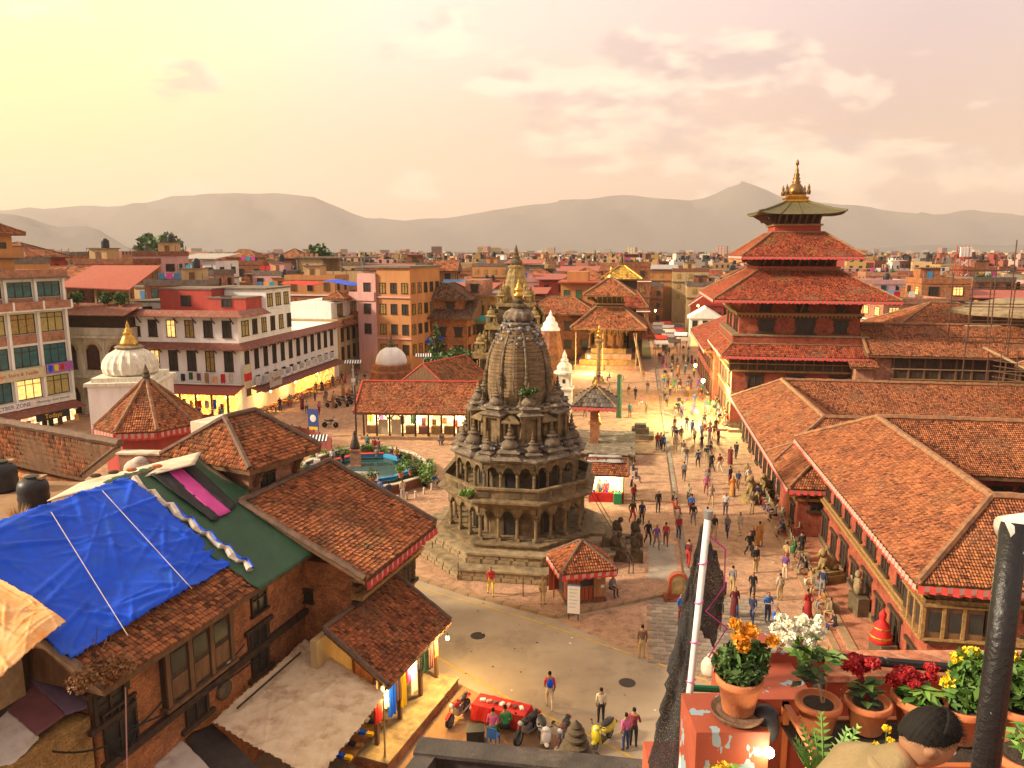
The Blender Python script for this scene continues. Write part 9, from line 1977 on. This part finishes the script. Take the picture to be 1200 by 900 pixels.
for s, n in ((-1, 'l'), (1, 'r')):
 sh_ = chs + Vector((.04, s * .19, -.02)); el = sh_ + Vector((.16, s * .04, -.26)); wr = el + Vector((.24, -s * .05, -.06)); hn = wr + Vector((.09, 0, -.02))
 J.update({'sh' + n: (sh_, .075), 'el' + n: (el, .05), 'wr' + n: (wr, .034), 'hn' + n: (hn, .036, .022), 'hp' + n: (pel + Vector((0, s * .1, -.06)), .1), 'kn' + n: (Vector((pel.x + .06, pel.y + s * .11, .48)), .065), 'an' + n: (Vector((pel.x - .02, pel.y + s * .11, .09)), .045), 'to' + n: (Vector((pel.x + .14, pel.y + s * .12, .045)), .04)})
 E_ += [('chs', 'sh' + n), ('sh' + n, 'el' + n), ('el' + n, 'wr' + n), ('wr' + n, 'hn' + n), ('pel', 'hp' + n), ('hp' + n, 'kn' + n), ('kn' + n, 'an' + n), ('an' + n, 'to' + n)]
 for q in range(4): f1 = hn + Vector((.05, (q - 1.5) * .02, -.01)); f2 = f1 + Vector((.03, 0, -.03)); J['f%s%d' % (n, q)] = (f1, .010); J['g%s%d' % (n, q)] = (f2, .008); E_ += [('hn' + n, 'f%s%d' % (n, q)), ('f%s%d' % (n, q), 'g%s%d' % (n, q))]
 J['t' + n] = (hn + Vector((.0, -s * .045, -.02)), .011); E_.append(('hn' + n, 't' + n))
ctr = {k: v[0] for k, v in J.items()}
def reg(c):
 k = min(ctr, key=lambda q: (ctr[q] - c).length_squared)
 return 0 if k[:2] in ('ch', 'ws', 'sh', 'el') or (k in ('nck', 'hd0') and (c - ctr['nck']).dot((ctr['hd0'] - ctr['chs']).normalized()) < .012) else (1 if k[:2] in ('pe', 'hp', 'kn', 'an') else (3 if k[:2] == 'to' else 2))
skinbody(J, E_, 'pel', 'body', ('olive_shirt', 'trouser_grey', 'skin', 'shoe'), reg, man)
MB().lathe([(.085, 0), (.092, .02), (.08, .045), (.068, .05)], 16).ob('collar', 'olive_shirt', man, chs + Vector((.13, 0, .06)))
# head: shaped ellipsoid, face to the right and down
hm = bmesh.new(); bmesh.ops.create_uvsphere(hm, u_segments=32, v_segments=24, radius=1)
fwd = Vector((.90, -.15, -.41)).normalized(); up = Vector((.36, -.05, .93)); up = (up - fwd * up.dot(fwd)).normalized(); sd2 = up.cross(fwd)
for v in hm.verts:
 f, u, s = v.co.y * -1, v.co.z, v.co.x          # local: forward, up, side
 L = (.100 * f, .122 * u, .080 * s)
 ff, uu, ss = L
 if f > 0:
  if u < 0: ff *= 1 - .10 * (-u); ss *= 1 - .32 * (-u) ** 1.5
  g = math.exp(-((u + .10) / .16) ** 2 - (s / .16) ** 2) * (f > .6); ff += .022 * g                    # nose
  b_ = math.exp(-((u - .22) / .10) ** 2 - (s / .6) ** 2) * (f > .5); ff += .006 * b_                     # brow
  for sx in (-.38, .38): ff -= .010 * math.exp(-((u - .06) / .09) ** 2 - ((s - sx) / .16) ** 2) * (f > .5)    # eye sockets
  ff += .006 * math.exp(-((u + .45) / .07) ** 2 - (s / .25) ** 2) * (f > .5); ff -= .004 * math.exp(-((u + .46) / .02) ** 2 - (s / .22) ** 2) * (f > .5)  # lips
  ff += .010 * math.exp(-((u + .82) / .14) ** 2 - (s / .3) ** 2)
 v.co = hc + fwd * ff + up * uu + sd2 * ss
me = bpy.data.meshes.new('head'); hm.to_mesh(me); hm.free(); me.materials.append(M['skin'])
for p in me.polygons: p.use_smooth = True
obj('head', me, man)
hr = bmesh.new(); bmesh.ops.create_uvsphere(hr, u_segments=72, v_segments=60, radius=1)
kill = []
for v in hr.verts:
 f, u, s = -v.co.y, v.co.z, v.co.x
 keep = u - .42 * f > .16 + .03 * math.sin(s * 14)
 q = 1.0 + .012 * math.sin(f * 23 + s * 9) * math.sin(s * 31)
 v.co = hc + fwd * (.110 * f * q - .004) + up * (.134 * u * q + (.012 if u > .5 and f > 0 else 0)) + sd2 * (.088 * s * q)
 if not keep: kill.append(v)
bmesh.ops.delete(hr, geom=kill, context='VERTS'); me = bpy.data.meshes.new('hair'); hr.to_mesh(me); hr.free(); me.materials.append(M['hair'])
ho = obj('hair', me, man); sm = ho.modifiers.new('thickness', 'SOLIDIFY'); sm.thickness = .012; sm.offset = -1
hb = MB()
for k in range(3200):                                # short combed strands following the scalp
 z_ = random.uniform(-.5, 1); a_ = random.uniform(0, 6.283); q = math.sqrt(1 - z_ * z_); f, s, u = q * math.cos(a_), q * math.sin(a_), z_
 if u - .42 * f < .13: continue
 p0 = hc + fwd * (.111 * f) + up * (.135 * u) + sd2 * (.089 * s); dv = (fwd * (.7 - f * .3) + up * (u * .28 - .1) + sd2 * (s * .3 + random.uniform(-.3, .3))).normalized() * random.uniform(.012, .03) + (fwd * f + up * u + sd2 * s) * .006; w = dv.cross(up).normalized() * .0011; hb.add([p0 - w, p0 + w, p0 + dv], [(0, 1, 2)])
hb.ob('hair_strands', 'hair', man, kind='stuff')
for s in (-1, 1):
 e = MB(); e.M = Matrix.Translation(hc + sd2 * s * .080 - fwd * .008 - up * .012) @ Matrix((fwd.to_tuple() , up.to_tuple(), sd2.to_tuple())).transposed().to_4x4()
 e.lathe([(.0, 0), (.018, .004), (.026, .012), (.030, .010), (.030, .002), (.0, -.004)], 14); e.v = [tuple(Vector(v)) for v in e.v]; e.ob('ear', 'skin', man, smooth=True)
 ey = MB(); ey.ell(tuple(hc + fwd * .083 + up * .008 + sd2 * s * .031), (.012, .012, .010), 10, 7); ey.ob('eye', 'eye_white', man, smooth=True); ib = MB(); ib.ell(tuple(hc + fwd * .0935 + up * .006 + sd2 * s * .031), (.005, .005, .005), 8, 6); ib.ob('iris', 'hair', man)
 bw = MB(); bw.tube([hc + fwd * .098 + up * .030 + sd2 * s * .014, hc + fwd * .094 + up * .036 + sd2 * s * .032, hc + fwd * .082 + up * .032 + sd2 * s * .05], [.004, .0055, .003], 6); bw.ob('eyebrow', 'hair', man)
# ---- street market at the far end: awnings over the lane
r_ = random.Random(17)
for i in range(14):
 p = LW(4.6 + (i % 3) * 2.1 + r_.uniform(-.4, .4), 146 + i * 3.2)
 t_ = thing('street_awning', 'cloth awning over the far market lane, %s from the square' % ['first', 'second', 'third', 'fourth', 'fifth', 'sixth', 'seventh', 'eighth', 'ninth', 'tenth', 'eleventh', 'twelfth', 'thirteenth', 'last'][i], 'awning', p, -AX + r_.uniform(-.2, .2), 'awnings over the far market lane')
 MB().slab([(-1.3, -1, 2.3), (1.3, -1, 2.3), (1.3, 1, 2.8), (-1.3, 1, 2.8)], .06).ob('sheet', ['plaster_white', 'dark_tarp', 'white_tarp', 'red_cloth', 'steel_sheet'][i % 5], t_)
 for sx in (-1.2, 1.2):
  for sy in (-.9, .9): MB().box(sx - .03, sx + .03, sy - .03, sy + .03, 0, 2.3 + (sy + .9) * .24).ob('pole', 'wood', t_)
crowd(22, lambda r_: LW(r_.uniform(3.6, 10), r_.uniform(138, 180)), 'in the far market lane', ('walk', 'stand'), 31, group='people in the far market lane')
# litter and leaves blown over the paving
lt = MB(); r_ = random.Random(9)
for k in range(420):
 p = LW(r_.uniform(-9, 10), r_.uniform(30, 100)); z = .149 if p.x * R2.x + p.y * R2.y < 2.9 and p.y > 44 else .012; s = r_.uniform(.03, .09); a = r_.uniform(0, 6.3); d = Vector((math.cos(a), math.sin(a), 0)) * s; e = Vector((-d.y, d.x, 0)) * r_.uniform(.4, 1); p = Vector((p.x, p.y, z))
 if abs(p.x - TC.x) < 7 and abs(p.y - TC.y) < 7: continue
 lt.mi = r_.randrange(3); lt.add([p - d, p + e, p + d + Vector((0, 0, .01)), p - e], [(0, 1, 2, 3)])
lt.ob('litter', ('plaster_white', 'wood', 'soil'), kind='stuff', label='scraps of paper and leaves scattered over the paving', cat='litter')
mh = MB().lathe([(.38, 0), (.38, .008), (.3, .010), (.3, .006), (0, .006)], 20).mesh('manhole_cover', ('iron',))
for i, (x, y) in enumerate(((560, 745), (735, 800))): obj('manhole_cover', mh, None, G(x, y, .001), 0, label='round iron manhole cover in the road, %s one' % ('left' if i == 0 else 'right'), cat='manhole', group='manhole covers in the road')
# ================================================================== HAZE
hz = MB(); hz.box(-13500, 13500, -60, 13200, -4, 1150)
m = bpy.data.materials.new('haze'); m.use_nodes = True; t = m.node_tree; t.nodes.clear(); o_ = t.nodes.new('ShaderNodeOutputMaterial'); v_ = t.nodes.new('ShaderNodeVolumePrincipled'); v_.inputs['Density'].default_value = 1.0e-4; v_.inputs['Color'].default_value = (1, .90, .86, 1); v_.inputs['Anisotropy'].default_value = .1; t.links.new(v_.outputs[0], o_.inputs['Volume']); M['haze'] = m
hzo = hz.ob('haze', 'haze', kind='stuff', label='pale evening haze filling the whole valley', cat='haze')
# look-alikes that share a label are told apart by their order from left to right
same = {}
for o in bpy.data.objects:
 if o.parent is None and o.get('category') and o.get('label'): same.setdefault(o['label'], []).append(o)
for lb, os_ in same.items():
 if len(os_) < 2: continue
 os_.sort(key=lambda o: pxof(o.location)[0])
 for i, o in enumerate(os_):
  e = 'leftmost' if i == 0 else ('rightmost' if i == len(os_) - 1 else ['second', 'third', 'fourth', 'fifth', 'sixth'][min(i - 1, 4)])
  t = lb + ', ' + e
  if len(t.split()) > 16: t = t.replace('flat-roofed ', '')
  o['label'] = t
